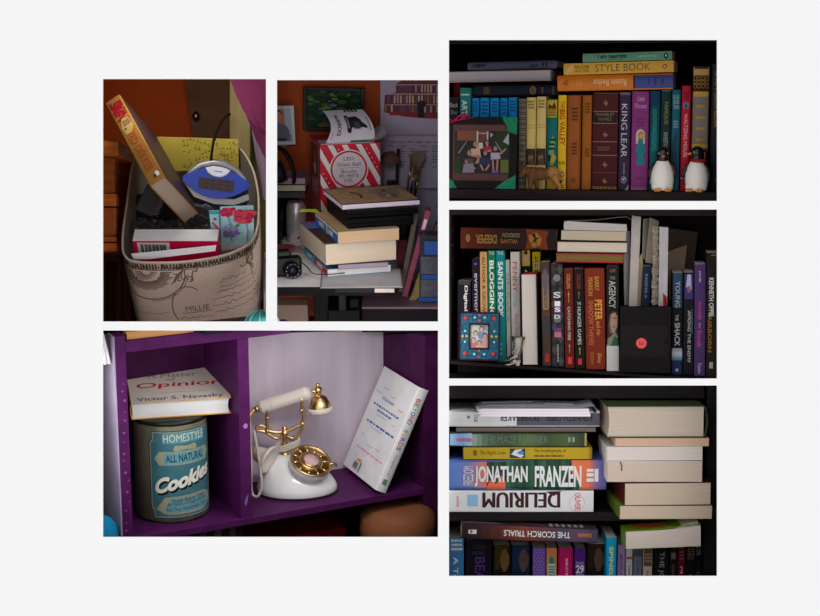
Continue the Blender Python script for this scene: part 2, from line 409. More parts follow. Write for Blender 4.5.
    e_ = MB(); e_.tube([p + Vector((0, 0, .001)) for p in ring(1, 0, .002)] + [ring(1, 0, .002)[0] + Vector((0, 0, .001))], .0032, edge, n=7, cap=False); e_.done('rim_binding', o)
basket()
def panel(poly, Y, th, c, name, label, cat, struct=False, parent=None, **kw):
    """an upright slab at distance Y with the outline poly"""
    pts = [W(x, y, Y) for x, y in poly]; bx = sum(p.x for p in pts) / len(pts); bz = min(p.z for p in pts)
    mb = MB(); mb.prism([(p.x - bx, p.z - bz) for p in pts], 0, th, mat(c, **kw)); ob = recalc(mb).done(name, None, T((bx, Y, bz)))
    if struct: structure(ob)
    else: tag(ob, label, cat)
    return ob
# --- the corner behind
panel([(80, 50), (273, 50), (273, 345), (80, 345)], .9, .02, (128, 48, 12), 'wall_back', '', '', True, rough=.6, var=.1, scale=3)
d_ = panel([(182, 60), (232, 60), (232, 200), (203, 200)], .84, .03, (66, 40, 22), 'door_1', '', '', True, rough=.5, var=.35, scale=9)
kb = MB(); kb.ball((0, -.012, 0), (.011, .012, .015), mat((90, 86, 84), .3, metal=1), n=12); kk = W(196.5, 116.5, .835)
kb.done('door_knob', d_, T(kk))
structure(MB().box(-.0, .062, 0, .05, -.45, .4, mat((140, 124, 84), .6, var=.15, stripes=(60, 60, 4)), bev=.004).done('trim_1', None, T(W(229.5, 150, .76))))
panel([(243, 70), (273, 70), (273, 300), (243, 300)], .83, .02, (92, 82, 44), 'wall_right', '', '', True, rough=.8, var=.2, scale=6)
# --- magenta cloth hanging in the upper right
def cloth(name, label, rows, Y, c, cat, amp=.012, freq=9, drop=0, **kw):
    """rows: (y, x_left, x_right) in picture units, top to bottom"""
    vs = []; fs = []; nx = 14; o0 = W((rows[-1][1] + rows[-1][2]) / 2, rows[-1][0], Y)
    for k, (y, x0, x1) in enumerate(rows):
        for i in range(nx + 1):
            q = i / nx; yy = Y + amp * math.sin(freq * q + .9 * k) + .4 * amp * math.sin(2.3 * freq * q + k); vs.append(W(x0 + (x1 - x0) * q, y, yy) - o0)
    m = nx + 1
    for k in range(len(rows) - 1):
        for i in range(nx): fs.append((k * m + i, (k + 1) * m + i, (k + 1) * m + i + 1, k * m + i + 1))
    n = len(vs); back = [v + Vector((0, .008, 0)) for v in vs]
    rimf = []
    mb = MB(); mb.geo(vs + back, fs + [tuple(n + q for q in f)[::-1] for f in fs], mat(c, .95, var=.12, scale=160, **kw), smooth=True)
    ob = mb.done(name, None, T(o0)); return tag(ob, label, cat)
cloth('magenta_blanket', 'magenta woollen blanket hanging in the top right corner behind the basket', [(60, 226, 272), (79, 230, 272), (95, 236, 272), (110, 243, 272), (120, 250, 272), (128, 258, 272), (134, 266, 272)], .5, (88, 32, 60), 'blanket', amp=.01, freq=5)
cloth('magenta_cushion_cover', 'lower fold of magenta cloth under the hanging blanket at the right', [(112, 245, 272), (125, 250, 272), (140, 256, 272), (152, 262, 272), (164, 268, 272)], .56, (82, 30, 58), 'cloth', amp=.008, freq=4)
cloth('white_cloth', 'greyish white crumpled cloth at the right side of the basket', [(252, 264, 270), (270, 263.5, 270), (290, 263, 270), (305, 263.5, 270), (335, 264, 270)], .52, (142, 136, 142), 'cloth', amp=.016, freq=11)
cloth('lilac_curtain', 'pale lilac curtain edge hanging behind the basket at the right', [(120, 250, 272), (145, 254, 272), (170, 258, 272), (200, 262, 272)], .66, (112, 96, 108), 'curtain', amp=.01, freq=8)
cap = thing('ribbed_half_ball', 'top half of a teal ribbed ball peeking in at the bottom right of the basket', 'cap', T(W(262, 327, .18)))  # upper half of an unidentified teal ball, lower half left out
tb = MB(); cr_ = .047; tb.lathe([(cr_ * math.cos(t), cr_ * .95 * math.sin(t)) for t in [PI / 2 * q / 10 for q in range(11)]], mat((44, 112, 108), .6, var=.15), n=36); tb.done('top_half', cap)
for i in range(10):
    a_ = 2 * PI * (i + .4) / 10; MB().tube([(cr_ * math.cos(t) * math.cos(a_), cr_ * math.cos(t) * math.sin(a_), cr_ * .95 * math.sin(t)) for t in [PI / 2 * q / 8 for q in range(0, 8)]], .0022, mat((96, 150, 146), .6), n=5).done('rib', cap)
# --- wooden dresser at the left
dr = thing('wooden_dresser', 'orange-brown wooden dresser with a rounded top edge, left of the basket', 'dresser', T(W(104, 330, .42)))
wd = mat((170, 88, 36), .35, var=.3, stripes=(9, 9, 70)); wd2 = mat((146, 72, 28), .35, var=.3, stripes=(9, 9, 70)); dkw = mat((84, 40, 22), .5, var=.3, stripes=(40, 9, 5))
inv = dr.matrix_world.inverted()
def dbx(nm, x0, y0, x1, y1, Y, dep, m, bev=.004):
    a = inv @ W(x0, y0, Y); b = inv @ W(x1, y1, Y); return MB().box(a.x, b.x, a.y, a.y + dep, b.z, a.z, m, bev=bev).done(nm, dr)
dbx('top', 70, 140, 118.5, 156, 0.380, .4, wd, .008); dbx('carcass', 70, 156, 112, 253, 0.460, .3, wd2)
dbx('drawer_front', 72, 157.5, 114.5, 193, 0.420, .04, wd2, .003); dbx('moulding', 72, 193.5, 116, 206, 0.400, .05, wd); dbx('drawer_front', 72, 207.5, 116, 236, 0.410, .04, wd2, .003); dbx('moulding', 72, 236.5, 116.5, 242, 0.400, .05, wd); dbx('moulding', 72, 243, 117, 251.5, 0.400, .05, wd)
dbx('lower_panel', 72, 253, 121, 345, 0.640, .06, dkw, .003); dbx('leg', 120, 250, 131, 345, 0.660, .05, dkw, .004); dbx('inner_panel', 106, 262, 116, 345, 0.632, .02, mat((46, 20, 12), .5, var=.3), .003)
# --- contents of the basket
def px_len(px, py, Y): return S * (D + W(px, py, Y).y) / D
def skin_book():
    org = P.G @ P.pt(150, 186.5, y=-.17); k = S * (D + org.y) / D; r, u, d = basis(150, 186)
    v3 = lambda a, b, c: (r * a + u * b + d * c) * k
    H, Wd, Tk = v3(-46, 85, 77), v3(37, -39, 65), v3(14.6, 10, -2.3)
    Z = H.normalized(); Y = (Wd - Z * Wd.dot(Z)).normalized(); X = Y.cross(Z); t = Tk.length
    gold_ = (134, 96, 44)
    dk = [('r', 0, 1, 0, .06, (120, 84, 36)), ('p', .02, .26, .1, .95, (150, 30, 40), [(.0, .7), (.1, 1), (.2, .7), (.5, .95), (.45, .7), (.9, .9), (1, .6), (.6, .5), (.95, .2), (.7, .15), (.5, .4), (.35, .1), (.25, .4), (.05, .2), (.15, .5)]), ('d', .04, .27, .12, .92, (128, 20, 34), 'SKIN', {'bold': .03, 'shear': .2}), ('p', .24, .42, .08, .9, (166, 136, 84), [(.2, 0), (.1, .5), (.4, 1), (.9, .9), (1, .4), (.7, 0)]), ('n', .27, .33, .35, .85, (58, 50, 36), 3), ('e', .35, .37, .3, .42, (50, 40, 30)), ('d', .40, .87, .25, .72, (150, 62, 34), 'TED DEKKER', {}), ('e', .9, .955, .6, .85, (210, 206, 200)), ('p', .92, .96, .45, .65, (50, 44, 40), [(0, 0), (1, .3), (.8, 1), (.1, .8)])]
    make_book(axes(org + X * t / 2, X, Y, Z), t, Wd.length, H.length, gold_, 'gold-spined hardcover with red title leaning diagonally out of the basket', None, hard=True, deco=dk, page=(150, 132, 118), rough=.4, bulge=.001, square=.004,
              front=[('r', 0, 1, .04, 1, (60, 44, 42))], back=[('r', 0, 1, 0, .96, (60, 50, 46))])
skin_book()
def yellow():
    pts = [(157, 137), (196, 138), (238, 139.5), (239, 168), (159, 172)]; Y = .222
    q = [P.pt(x, y, y=Y) for x, y in pts]; base = Vector((sum(v.x for v in q) / 5, Y, min(v.z for v in q)))
    mb = MB(); n = len(q); v = [p - base for p in q]; m = mat((186, 166, 72), .8, var=.1, scale=12)
    mb.prism([(p.x, p.z) for p in v], 0, .0012, m); recalc(mb)
    w_ = (P.pt(238, 150, y=Y) - P.pt(152, 150, y=Y)).x; x0 = (P.pt(152, 150, y=Y) - base).x; zt = (P.pt(190, 138, y=Y) - base).z; ink = mat((92, 80, 30), .8); r = random.Random(11)
    fn = lambda a, b, f: (a, -.0004 - f, b)
    for row in range(5):
        z = zt - .014 - row * .021
        for i in range(15):
            x = x0 + w_ * (.36 + .62 * i / 15 + .01 * r.random()) if row < 4 else x0 + w_ * (.3 + .6 * i / 15); a_ = r.random()
            if a_ < .3: continue
            dz = .006 * math.sin(i * .8 + row)
            mb.decal(fit(ell_geo(8), x, z + dz, x + .0055, z + dz + .004), ink, fn)
            if a_ > .55: mb.decal(fit(RECT, x + .0045, z + dz, x + .0055, z + dz + .013), ink, fn)
            if a_ > .8: mb.decal(line_geo([(x, z - .002), (x + .01, z - .006 + dz), (x + .02, z - .004)], .0014), ink, fn)
        mb.decal(fit(RECT, x0 + w_ * .3, z - .009, x0 + w_ * .97, z - .0086), mat((136, 118, 44), .8), fn)
    tag(mb.done('yellow_sheet_music', None, P.G @ T(base)), 'yellow paper with handwritten music notes standing at the back of the basket', 'sheet music')
yellow()
def clock():
    org = P.G @ P.pt(216, 183, y=.03); k = S * (D + org.y) / D; r, u, d = basis(216, 183)
    M = axes(org, r, d, u) @ R(6, 'Y') @ R(-10, 'X')
    o = thing('clock_radio', 'blue and silver oval clock radio with dark display lying in the basket', 'clock radio', M)
    bl = mat((14, 42, 134), .25, coat=.5, var=.05); sv = mat((120, 116, 118), .35, metal=.4, var=.1); dk = mat((40, 36, 52), .3); ds = mat((26, 8, 12), .15, coat=.5); wh = mat((176, 178, 190), .35)
    up = lambda w, h, n=18: [(-w + 2 * w * i / n, h * (1 - (1 - 2 * i / n) ** 2)) for i in range(n + 1)]
    def lens(w, hu, hl, n=18): return [(x * k, z * k) for x, z in up(w, hu, n)[1:-1] + [(-x, -z * hl / hu) for x, z in up(w, hu, n)][1:-1]]
    bs = MB(); bs.prism([(x * k, (z - 3.5) * k) for x, z in [(-30, -2), (-26, 6), (-18, 14), (-8, 20), (4, 22.5), (16, 20), (26, 12), (32, 3), (34, -6), (33, -14), (18, -19), (0, -20), (-18, -17), (-28, -9)]], .01, .075, dk); recalc(bs)
    bmesh.ops.bevel(bs.bm, geom=[e for e in bs.bm.edges if e.calc_length() < .2 and abs(e.verts[0].co.y - e.verts[1].co.y) < 1e-5], offset=.006, segments=2, profile=.5, affect='EDGES'); bs.done('housing', o)
    rg = MB(); rg.prism([(x * k, z * k) for x, z in [(-33, -2), (-20, -11), (0, -16), (20, -15), (33, -8), (34.5, -14), (20, -21), (0, -22), (-20, -17)]], -.012, .03, sv); recalc(rg).done('base_trim', o)['label'] = 'silver grey lower trim'
    hood = MB(); hood.tube([(x * k, .012, z * k) for x, z in [(-31, 0), (-26, 9), (-17, 16.5), (-6, 20.5), (6, 20.5), (18, 16), (27, 8), (32, -2)]], [.005, .009, .011, .012, .012, .011, .009, .005], sv, n=10); hood.done('hood', o)['label'] = 'silver grey hood'
    fc = MB(); fc.prism(lens(36, 14.5, 16.5, 24), -.016, .02, bl); recalc(fc); bmesh.ops.bevel(fc.bm, geom=[e for e in fc.bm.edges if all(abs(v.co.y + .016) < 1e-5 for v in e.verts)], offset=.002, segments=2, profile=.5, affect='EDGES', clamp_overlap=True); fc.done('face', o)['label'] = 'glossy blue face'
    dp = MB(); dp.prism([(x * k, z * k) for x, z in [(-17.5, 3), (18, 3), (17.5, -8.5), (-17, -8)]], -.0175, -.0155, ds); recalc(dp); dg = mat((60, 18, 24), .3)
    for i in range(4):
        for z in (-7, -2.8, 1): dp.decal(fit(RECT, (-12 + 7 * i) * k, z * k, (-8 + 7 * i) * k, (z + .9) * k), dg, lambda a, b, f: (a, -.0178, b))
    dp.done('display', o)['label'] = 'dark red display'
    bt = MB(); bt.prism([(x * k, z * k) for x, z in [(-12, 13), (-9, 8), (-3, 5), (4, 5), (10, 8), (13, 13), (6, 15.5), (-5, 15.5)]], -.021, .0, wh); recalc(bt); bmesh.ops.bevel(bt.bm, geom=[e for e in bt.bm.edges if all(abs(v.co.y + .021) < 1e-5 for v in e.verts)], offset=.003, segments=2, profile=.5, affect='EDGES')
    bt.decal(fit(RECT, -3 * k, 10 * k, 5 * k, 11 * k), mat((110, 110, 120), .5), lambda a, b, f: (a, -.0213, b)); bt.done('snooze_button', o)['label'] = 'pale grey snooze button'
    inv = M.inverted(); pts = [W(211, 166, org.y + .02), W(211.5, 155, org.y + .0), W(214, 140, org.y + .0), W(219, 127, org.y + .08), W(225, 118, org.y + .2), W(230, 114, org.y + .24)]
    cd = MB(); cd.tube([inv @ p for p in smooth_(pts, 5)], .0038, mat((20, 18, 18), .45), n=8); cd.done('cord', o)['label'] = 'black power cord'
clock()
def pink_book():
    Y = -.2; a = P.pt(132.5, 242, y=Y); b = P.pt(217.5, 239, y=Y); w_ = b.x - a.x; H = .18; Tk = .05
    M = P.G @ T((b.x, Y + Tk / 2, a.z - H + .003)) @ axes(Vector((0, 0, 0)), Vector((0, 1, 0)), Vector((-1, 0, 0)), Vector((0, 0, 1))) @ R(0, 'X')
    bk = [('r', .03, .28, .05, .43, (206, 204, 206))] + [('r', .06, .22, .08 + .009 * i, .08 + .009 * i + .0045 * (1 + i % 2), (40, 38, 44)) for i in range(34) if i % 5] + [('n', .08, .14, .6, .9, (150, 10, 50), 1)]
    make_book(M, Tk, w_, H, (186, 12, 62), 'crimson-backed paperback with a barcode standing upright at the front of the basket', None, hard=False, back=bk, page=(222, 210, 196), rough=.35)
pink_book()
def card(pts, Y, c, label, deco, name='greeting_card', cat='card', th=.0015, tilt=0):
    q = [P.pt(x, y, y=Y) for x, y in pts]; base = Vector((sum(v.x for v in q) / len(q), Y, min(v.z for v in q))); mb = MB()
    mb.prism([(p.x - base.x, p.z - base.z) for p in q], 0, th, mat(c, .5, var=.05, scale=30)); recalc(mb)
    for i, (g, cc) in enumerate(deco):
        pp = [P.pt(x, y, y=Y) - base for x, y in g[0]]; mb.geo([(p.x, -.0003 - .00008 * i, p.z) for p in pp], g[1], mat(cc, .5, var=.15, scale=80))
    return tag(mb.done(name, None, P.G @ T(base)), label, cat)
card([(131, 254), (216, 245.5), (215.5, 251), (150, 259), (134, 259.5)], -.245, (226, 222, 236), 'white paper sheet standing in front of the crimson book at the basket rim', [], 'paper_sheet', 'paper')
def E(cx, cy, rx, ry, n=12): return fit(ell_geo(n), cx - rx, cy - ry, cx + rx, cy + ry)
aq = (150, 190, 196); pk = (206, 60, 92); pk2 = (176, 40, 72); vi = (110, 84, 150); gr = (70, 110, 90)
rnd2 = random.Random(9)
def petals(cx, cy, r, n, cs): return [(E(cx + r * rnd2.uniform(-1, 1), cy + r * .6 * rnd2.uniform(-1, 1), r * .5, r * .3), cs[i % len(cs)]) for i in range(n)]
card([(220, 207), (253.5, 205.5), (254, 246), (222, 251)], -.13, aq, 'wider aqua card with pink flamingo flowers at the right inside the basket', [(fit(RECT, 222, 243, 253, 249), (190, 192, 206))] + petals(228, 212, 6, 16, [pk, pk2]) + petals(245, 216, 8, 36, [(206, 84, 80), pk, pk2]) + [(line_geo([(228, 216), (231, 224), (229, 232), (232, 240)], .8), vi), (line_geo([(246, 220), (248, 230), (247, 240)], .8), (150, 60, 90))] + petals(231, 231, 6, 18, [vi, (150, 120, 170), gr]) + petals(236, 224, 3, 4, [gr, (96, 140, 120)]) + [(line_geo([(225, 226), (229, 223), (234, 225), (240, 224)], .6), gr), (line_geo([(234, 246), (242, 245), (251, 246)], .5), (150, 150, 160))])
card([(209, 211), (219, 210.5), (222, 254), (214, 256)], -.138, (130, 184, 190), 'narrow aqua card with a pink flower edge, left of the wider flowered card', [(fit(RECT, 209.5, 211, 219, 214), (50, 140, 156))] + [(line_geo([(212, 222), (216, 226), (220, 232)], 2.2), pk), (E(215, 219, 2, 1.4), pk2), (line_geo([(219, 215), (221, 240)], .7), vi)])
# dark clutter under the leaning book
card([(136, 196), (160, 193), (186, 214), (186, 228), (136, 228)], .0, (40, 38, 40), 'black folder standing in the basket behind the crimson book', [(line_geo([(137, 218), (150, 221.5), (168, 226)], 1.2), (120, 116, 116)), (line_geo([(136, 225), (150, 222)], .8), (96, 92, 94))], 'black_folder', 'folder', th=.006)
def coil():
    o_ = P.G @ P.pt(151, 214, y=-.06); k = S * (D + o_.y) / D; r, u, d = basis(150, 200)
    o = thing('spiral_notebook', 'spiral notebook with grey coil under the leaning gold book', 'notebook', axes(o_, r, d, u) @ R(24, 'Y'))
    cv = MB(); cv.box(-16 * k, 3 * k, .0, .008, -2 * k, 26 * k, mat((52, 48, 50), .4)); cv.done('cover', o); pg = MB(); pg.box(-15.6 * k, 2.6 * k, .0084, .014, -1.8 * k, 25.6 * k, mat((150, 142, 130), .8)); pg.done('pages', o)
    c_ = MB(); m = mat((126, 110, 106), .4, metal=.3); c_.tube([(4 * k + 3 * k * math.cos(t), .007 + .011 * math.sin(t), (t / (2 * PI)) * 2.6 * k) for t in [2 * PI * i / 10 for i in range(96)]], .0016, m, n=5); c_.done('coil', o)
coil()
def bag():
    r = random.Random(4); m = mat((62, 60, 62), .12, coat=.6, var=.5, scale=60); vs = []; fs = []; nx, ny = 30, 10
    p0 = P.pt(172, 226, z=-.045)
    for j in range(ny + 1):
        for i in range(nx + 1):
            p = P.pt(133 + 80 * i / nx, 236 - 15 * j / ny, z=-.05); vs.append(Vector((p.x, p.y, -.05 + r.uniform(-.008, .014))) - p0)
    for j in range(ny):
        for i in range(nx): a = j * (nx + 1) + i; fs.append((a, a + 1, a + nx + 2, a + nx + 1))
    n = len(vs); mb = MB(); mb.geo(vs + [v - Vector((0, 0, .003)) for v in vs], fs + [tuple(n + q for q in f)[::-1] for f in fs], m)
    tag(mb.done('plastic_bag', None, P.G @ T(p0)), 'crumpled shiny black plastic bag behind the crimson book in the basket', 'bag')
bag()
card([(194, 206), (205, 208), (214, 212), (214, 224), (194, 224)], -.055, (58, 54, 56), 'charcoal pouch in the middle of the basket, under the clock radio', [(line_geo([(202, 206), (206, 204), (211, 207)], 1.5), (120, 120, 126)), (line_geo([(200, 214), (207, 218), (212, 216)], .8), (110, 110, 114))], 'charcoal_pouch', 'pouch', th=.012)

lamp('basket_fill', W(180, 71, .27), W(135, 175, .8), .25, 1.0, (1, .95, .88), .1)  # unseen fill light added above the opening to brighten the basket niche
# ================= niche at the upper middle: a crowded desk
GAIN = .5
P = Pan(357, 200, .5, 0, 16)
def zdesk(): return P.pt(315, 285, y=-.12).z
ZD = zdesk()
def flat(M, c, w_, h_, name, label, cat, items, th=.004, frame=None, fw=.01, fc=(20, 18, 18)):
    """a picture: slab w x h standing in its own x-z plane, items drawn in unit coordinates"""
    o = thing(name, label, cat, M); mb = MB(); mb.box(-w_ / 2, w_ / 2, 0, th, 0, h_, mat(c, .5, var=.04))
    for i, (g, cc) in enumerate(items): mb.decal(g, mat(cc, .5, var=.12, scale=50), lambda u, v, f: (-w_ / 2 + u * w_, -.0003 - .00006 * i, v * h_))
    mb.done('picture' if frame else 'print', o)
    if frame:
        fm = MB(); m = mat(fc, .35, var=.1); a, b = -w_ / 2 - fw, w_ / 2 + fw
        for bx in ((a, -w_ / 2, -.008, th, -fw, h_ + fw), (w_ / 2, b, -.008, th, -fw, h_ + fw), (-w_ / 2, w_ / 2, -.008, th, -fw, 0), (-w_ / 2, w_ / 2, -.008, th, h_, h_ + fw)): fm.box(*bx, m, bev=.0012)
        fm.done('frame', o)
    return o
def U(x0, y0, x1, y1): return lambda px, py: ((px - x0) / (x1 - x0), (y1 - py) / (y1 - y0))
# --- the room corner behind the desk (upright in the niche's own frame)
def wallp(x0, x1, Y, c, name, turn=0, top=60, bot=340, **kw):
    a = P.pt(x0, 200, y=Y).x; b = P.pt(x1, 200, y=Y).x
    structure(MB().box(a, b, Y, Y + .02, P.pt(300, bot, y=Y).z, P.pt(300, top, y=Y).z, mat(c, **kw)).done(name, None, P.G))
WY = .52
wallp(274, 380.5, WY, (122, 52, 26), 'wall_back', rough=.7, var=.08, scale=3)
wallp(380.7, 444, WY - .02, (134, 124, 144), 'wall_right', rough=.75, var=.06, scale=3)
def onwall(px, py, Y): return P.G @ T(P.pt(px, py, y=Y))
def sz(x0, x1, y0, y1, Y): return (P.pt(x1, 150, y=Y).x - P.pt(x0, 150, y=Y).x), (P.pt(300, y0, y=Y).z - P.pt(300, y1, y=Y).z)
# framed dark green landscape
w_, h_ = sz(307, 360, 91, 127, WY - .02); u = U(307, 91, 360, 127); r = random.Random(2); it = [(fit(RECT, 0, 0, 1, 1), (22, 40, 26))]
for i in range(60):
    x, y = r.random(), r.random(); s_ = .03 + .07 * r.random()
    if y > .45: c = r.choice([(50, 80, 40), (34, 64, 34), (80, 104, 58), (24, 50, 36)])
    elif y > .3: c = r.choice([(30, 54, 60), (40, 72, 96), (20, 44, 50)])
    else: c = r.choice([(22, 56, 50), (16, 40, 36), (40, 60, 44)])
    it.append((fit(ell_geo(9), max(0, x - s_), max(0, y - s_ * .6), min(1, x + s_), min(1, y + s_ * .6)), c))
it += [(fit(ell_geo(10), .42, .56, .56, .66), (60, 92, 130)), (fit(ell_geo(10), .2, .36, .4, .44), (36, 60, 110)), (fit(poly_geo([(0, 0), (1, 0), (.9, .6), (.5, 1), (.1, .7)]), .2, 0, .5, .14), (74, 66, 56))]
flat(onwall(333.5, 127, WY - .012) @ R(1.5, 'Y'), (22, 40, 26), w_, h_, 'framed_landscape', 'black-framed dark green landscape picture on the orange wall', 'picture', it, frame=True, fw=.012)
# silver frame with a man in a grey shirt
w_, h_ = sz(266, 292, 109, 141, WY - .03); u = U(266, 109, 292, 141); e = lambda cx, cy, rx, ry: fit(ell_geo(14), (cx - rx - 266) / 26, (141 - cy - ry) / 32, (cx + rx - 266) / 26, (141 - cy + ry) / 32)
it = [(fit(RECT, 0, 0, 1, 1), (96, 110, 130)), (fit(RECT, .4, .55, .75, 1), (150, 96, 66)), (fit(RECT, .75, .2, 1, 1), (130, 140, 150)), (e(281, 136, 9.5, 13), (82, 84, 96)), (e(279, 114.5, 4.2, 5.5), (60, 44, 38)), (e(279.2, 116, 3.6, 4.6), (150, 106, 88)), (fit(RECT, .35, 0, .8, .08), (50, 44, 48))]
flat(onwall(279, 141, WY - .022) @ R(-1.5, 'Y'), (96, 110, 130), w_, h_, 'photo_frame', 'small silver-framed photo of a man in a grey shirt, cut by the left edge', 'photo frame', it, frame=True, fw=.011, fc=(150, 146, 152))
# building print on the grey wall
w_, h_ = sz(381, 446, 78, 138, WY - .03); u = U(381, 78, 446, 138); it = []
def q(x0, y0, x1, y1, c): it.append((fit(RECT, *u(x0, y1), *u(x1, y0)), c))
it.append((poly_geo([u(384, 112), (u(385, 95)), u(396, 92), u(396, 84), u(402, 80), u(446, 79), u(446, 119), u(420, 118), u(402, 116)]), (104, 44, 50)))
r = random.Random(8)
for i in range(20):
    x = 385 + i * 3.0
    for k, (y0, y1) in enumerate(((85, 92), (95, 103), (105, 112))):
        if k == 0 and x < 397: continue
        q(x, y0 + (i % 2) * .4, x + 1.7, y1, r.choice([(150, 140, 120), (60, 50, 66), (120, 90, 50), (70, 64, 84), (140, 120, 130)]))
for y, c in ((93.2, (150, 130, 140)), (103.8, (140, 110, 110)), (84, (140, 120, 130))): q(396 if y < 90 else 386, y, 446, y + 1.0, c)
q(418, 104, 424, 117, (30, 24, 34)); it.append((fit(ell_geo(14), *u(417, 108), *u(426, 100)), (40, 32, 44)))
q(404, 114.5, 418, 116.5, (130, 30, 36)); q(390, 111.5, 398, 115, (130, 40, 44)); q(426, 114, 434, 118, (120, 40, 60))
flat(onwall(413.5, 138, WY - .026), (138, 128, 148), w_, h_, 'building_print', 'unframed print of a round red brick building, taped on the grey wall', 'print', it, th=.002)
# calendar sheet under it
w_, h_ = sz(384, 444, 136, 188, WY - .05); it = []; u = U(384, 136, 444, 188); q = lambda x0, y0, x1, y1, c: it.append((fit(RECT, *u(x0, y1), *u(x1, y0)), c))
for x in range(0, 24): 
    if x % 4 != 3: q(390 + x * 2.2, 141, 391.6 + x * 2.2, 142.6, (130, 70, 90))
for c_ in range(5):
    for rr_ in range(9):
        if random.Random(c_ * 9 + rr_).random() > .2: q(388 + c_ * 11, 145.5 + rr_ * 2.6, 388 + c_ * 11 + 4 + 3 * random.Random(rr_).random(), 146.4 + rr_ * 2.6, (104, 80, 96) if c_ % 2 else (90, 84, 100))
flat(onwall(414, 188, WY - .045), (136, 128, 146), w_, h_, 'wall_calendar', 'pale printed calendar sheet low on the grey wall behind the brushes', 'calendar', it, th=.002)
# --- desk
dk = thing('desk', 'desk with a pale worn top, dark front edge and dark underframe', 'desk', P.G @ T((P.pt(330, 300, y=0).x, 0, ZD)))
xm = P.pt(330, 300, y=0).x; XA, XB = P.pt(268, 290, y=-.12).x - xm, P.pt(444, 290, y=-.12).x - xm
dark = mat((11, 9, 10), .5, var=.2)
MB().box(XA, XB - .16, -.14, WY - .03, -.012, 0, mat((190, 182, 196), .45, var=.12, scale=8), bev=.001).done('desktop', dk)['label'] = 'pale grey worn desktop'
MB().box(XA, XB - .16, -.143, -.1405, -.0245, -.0001, dark).done('front_edge', dk)['label'] = 'dark front edge strip'
for nm, bx, m in (('drawer_unit', (-.04, .0, -.10, .2, -.12, -.013), dark), ('leg', (.03, .05, -.11, -.07, -.1, -.013), mat((26, 24, 25), .4)), ('modesty_panel', (XA, -.0405, -.02, -.0, -.12, -.013), mat((86, 34, 16), .6, var=.1)), ('lower_box', (XA, -.058, -.10, -.03, -.125, -.064), mat((90, 74, 66), .6, var=.1)), ('cross_bar', (.06, .085, -.09, -.05, -.075, -.05), dark), ('lower_shelf', (.0005, .088, -.115, .1, -.125, -.0765), mat((12, 11, 12), .6))):
    MB().box(*bx, m, bev=.002).done(nm, dk)
sd = thing('side_table', 'low dark side table with a pinkish worn top holding standing folders at the right', 'table', P.G @ T((P.pt(400, 305, y=-.05).x, -.05, P.pt(400, 305, y=-.05).z)))
x0 = P.pt(362, 305, y=-.05).x - P.pt(400, 305, y=-.05).x; x1 = P.pt(446, 305, y=-.05).x - P.pt(400, 305, y=-.05).x
MB().box(x0, x1, -.02, .25, -.006, 0, mat((84, 66, 76), .5, var=.15)).done('table_top', sd); MB().box(x0, x1, -.018, .25, -.075, -.0065, mat((14, 12, 14), .5)).done('table_body', sd)
# --- the pile of books on the desk; each turned a little so that its left end shows
def boxat(px, py, z, wd, dp, hh, yaw):
    """frame of a box whose front left bottom corner is seen at px, py at height z"""
    return P.G @ T(P.pt(px, py, z=z)) @ R(yaw, 'Z')
def wpx(x0, x1, py, z): return (P.pt(x1, py, z=z) - P.pt(x0, py, z=z)).length
def corner(px, py, ytop):
    """thickness of a lying thing whose front left edge runs from py up to ytop, resting at the present height z"""
    c = P.pt(px, py, z=z); return P.pt(px, ytop, y=c.y).z - z
def pilebook(px0, py0, px1, ytop, Dp, yaw, c, label, page, hard=False, front=(), **kw):
    """lying book with its page edge to the front and its spine at the left; width from px0 to px1"""
    global z
    wl = wpx(px0, px1, py0, z) / math.cos(math.radians(yaw)); Tk = corner(px0, py0, ytop)
    o = make_book(boxat(px0, py0, z, 0, 0, 0, yaw) @ TAILL @ T((Tk / 2, 0, 0)), Tk, wl, Dp, c, label, None, hard=hard, page=page, front=front, **kw)
    z += Tk + .0008; return o
z = ZD + .0005
fo = thing('file_folder', 'grey folder lying flat on the desk under the pile, its corner overhanging the front edge', 'folder', boxat(320, 288.5, z, 0, 0, 0, 2))
L = wpx(320, 403, 288, z)
MB().box(0, L, 0, .2, 0, .0018, mat((104, 102, 108), .5)).done('cover', fo); MB().box(.004, L - .004, .002, .2, .002, .003, mat((150, 148, 152), .6)).done('pages', fo)
bd = thing('clip_rail', 'black rail with a steel end hanging at the desk front edge below the pile', 'rail', P.G @ T(P.pt(335, 288, y=-.147)))
x1 = (P.pt(374.5, 288, y=-.147) - P.pt(335, 288, y=-.147)).x; x2 = (P.pt(394.5, 288, y=-.147) - P.pt(335, 288, y=-.147)).x
MB().box(0, x1, -.006, 0, -.012, .0, mat((28, 26, 28), .4), bev=.001).done('rail', bd); MB().box(x1 + .0003, x2, -.006, 0, -.012, 0, mat((150, 136, 130), .3, metal=.4), bev=.001).done('rail_end', bd)['label'] = 'pale steel rail end'
z += .0036
pilebook(327.5, 276.5, 390.5, 269.5, .28, 17, (60, 130, 160), 'large white-paged paperback with a bright blue and red spine low in the desk pile', (206, 202, 206), deco=[('r', .45, 1, 0, 1, (150, 30, 40)), ('n', .5, .9, .2, .8, (210, 170, 170), 1), ('r', 0, .45, 0, 1, (56, 132, 166)), ('n', .1, .4, .3, .7, (170, 200, 210), 1)])
pilebook(338, 269.6, 388, 264.8, .25, 13, (50, 36, 44), 'thin dark-covered volume with grey pages under the thick cream book', (128, 120, 130))
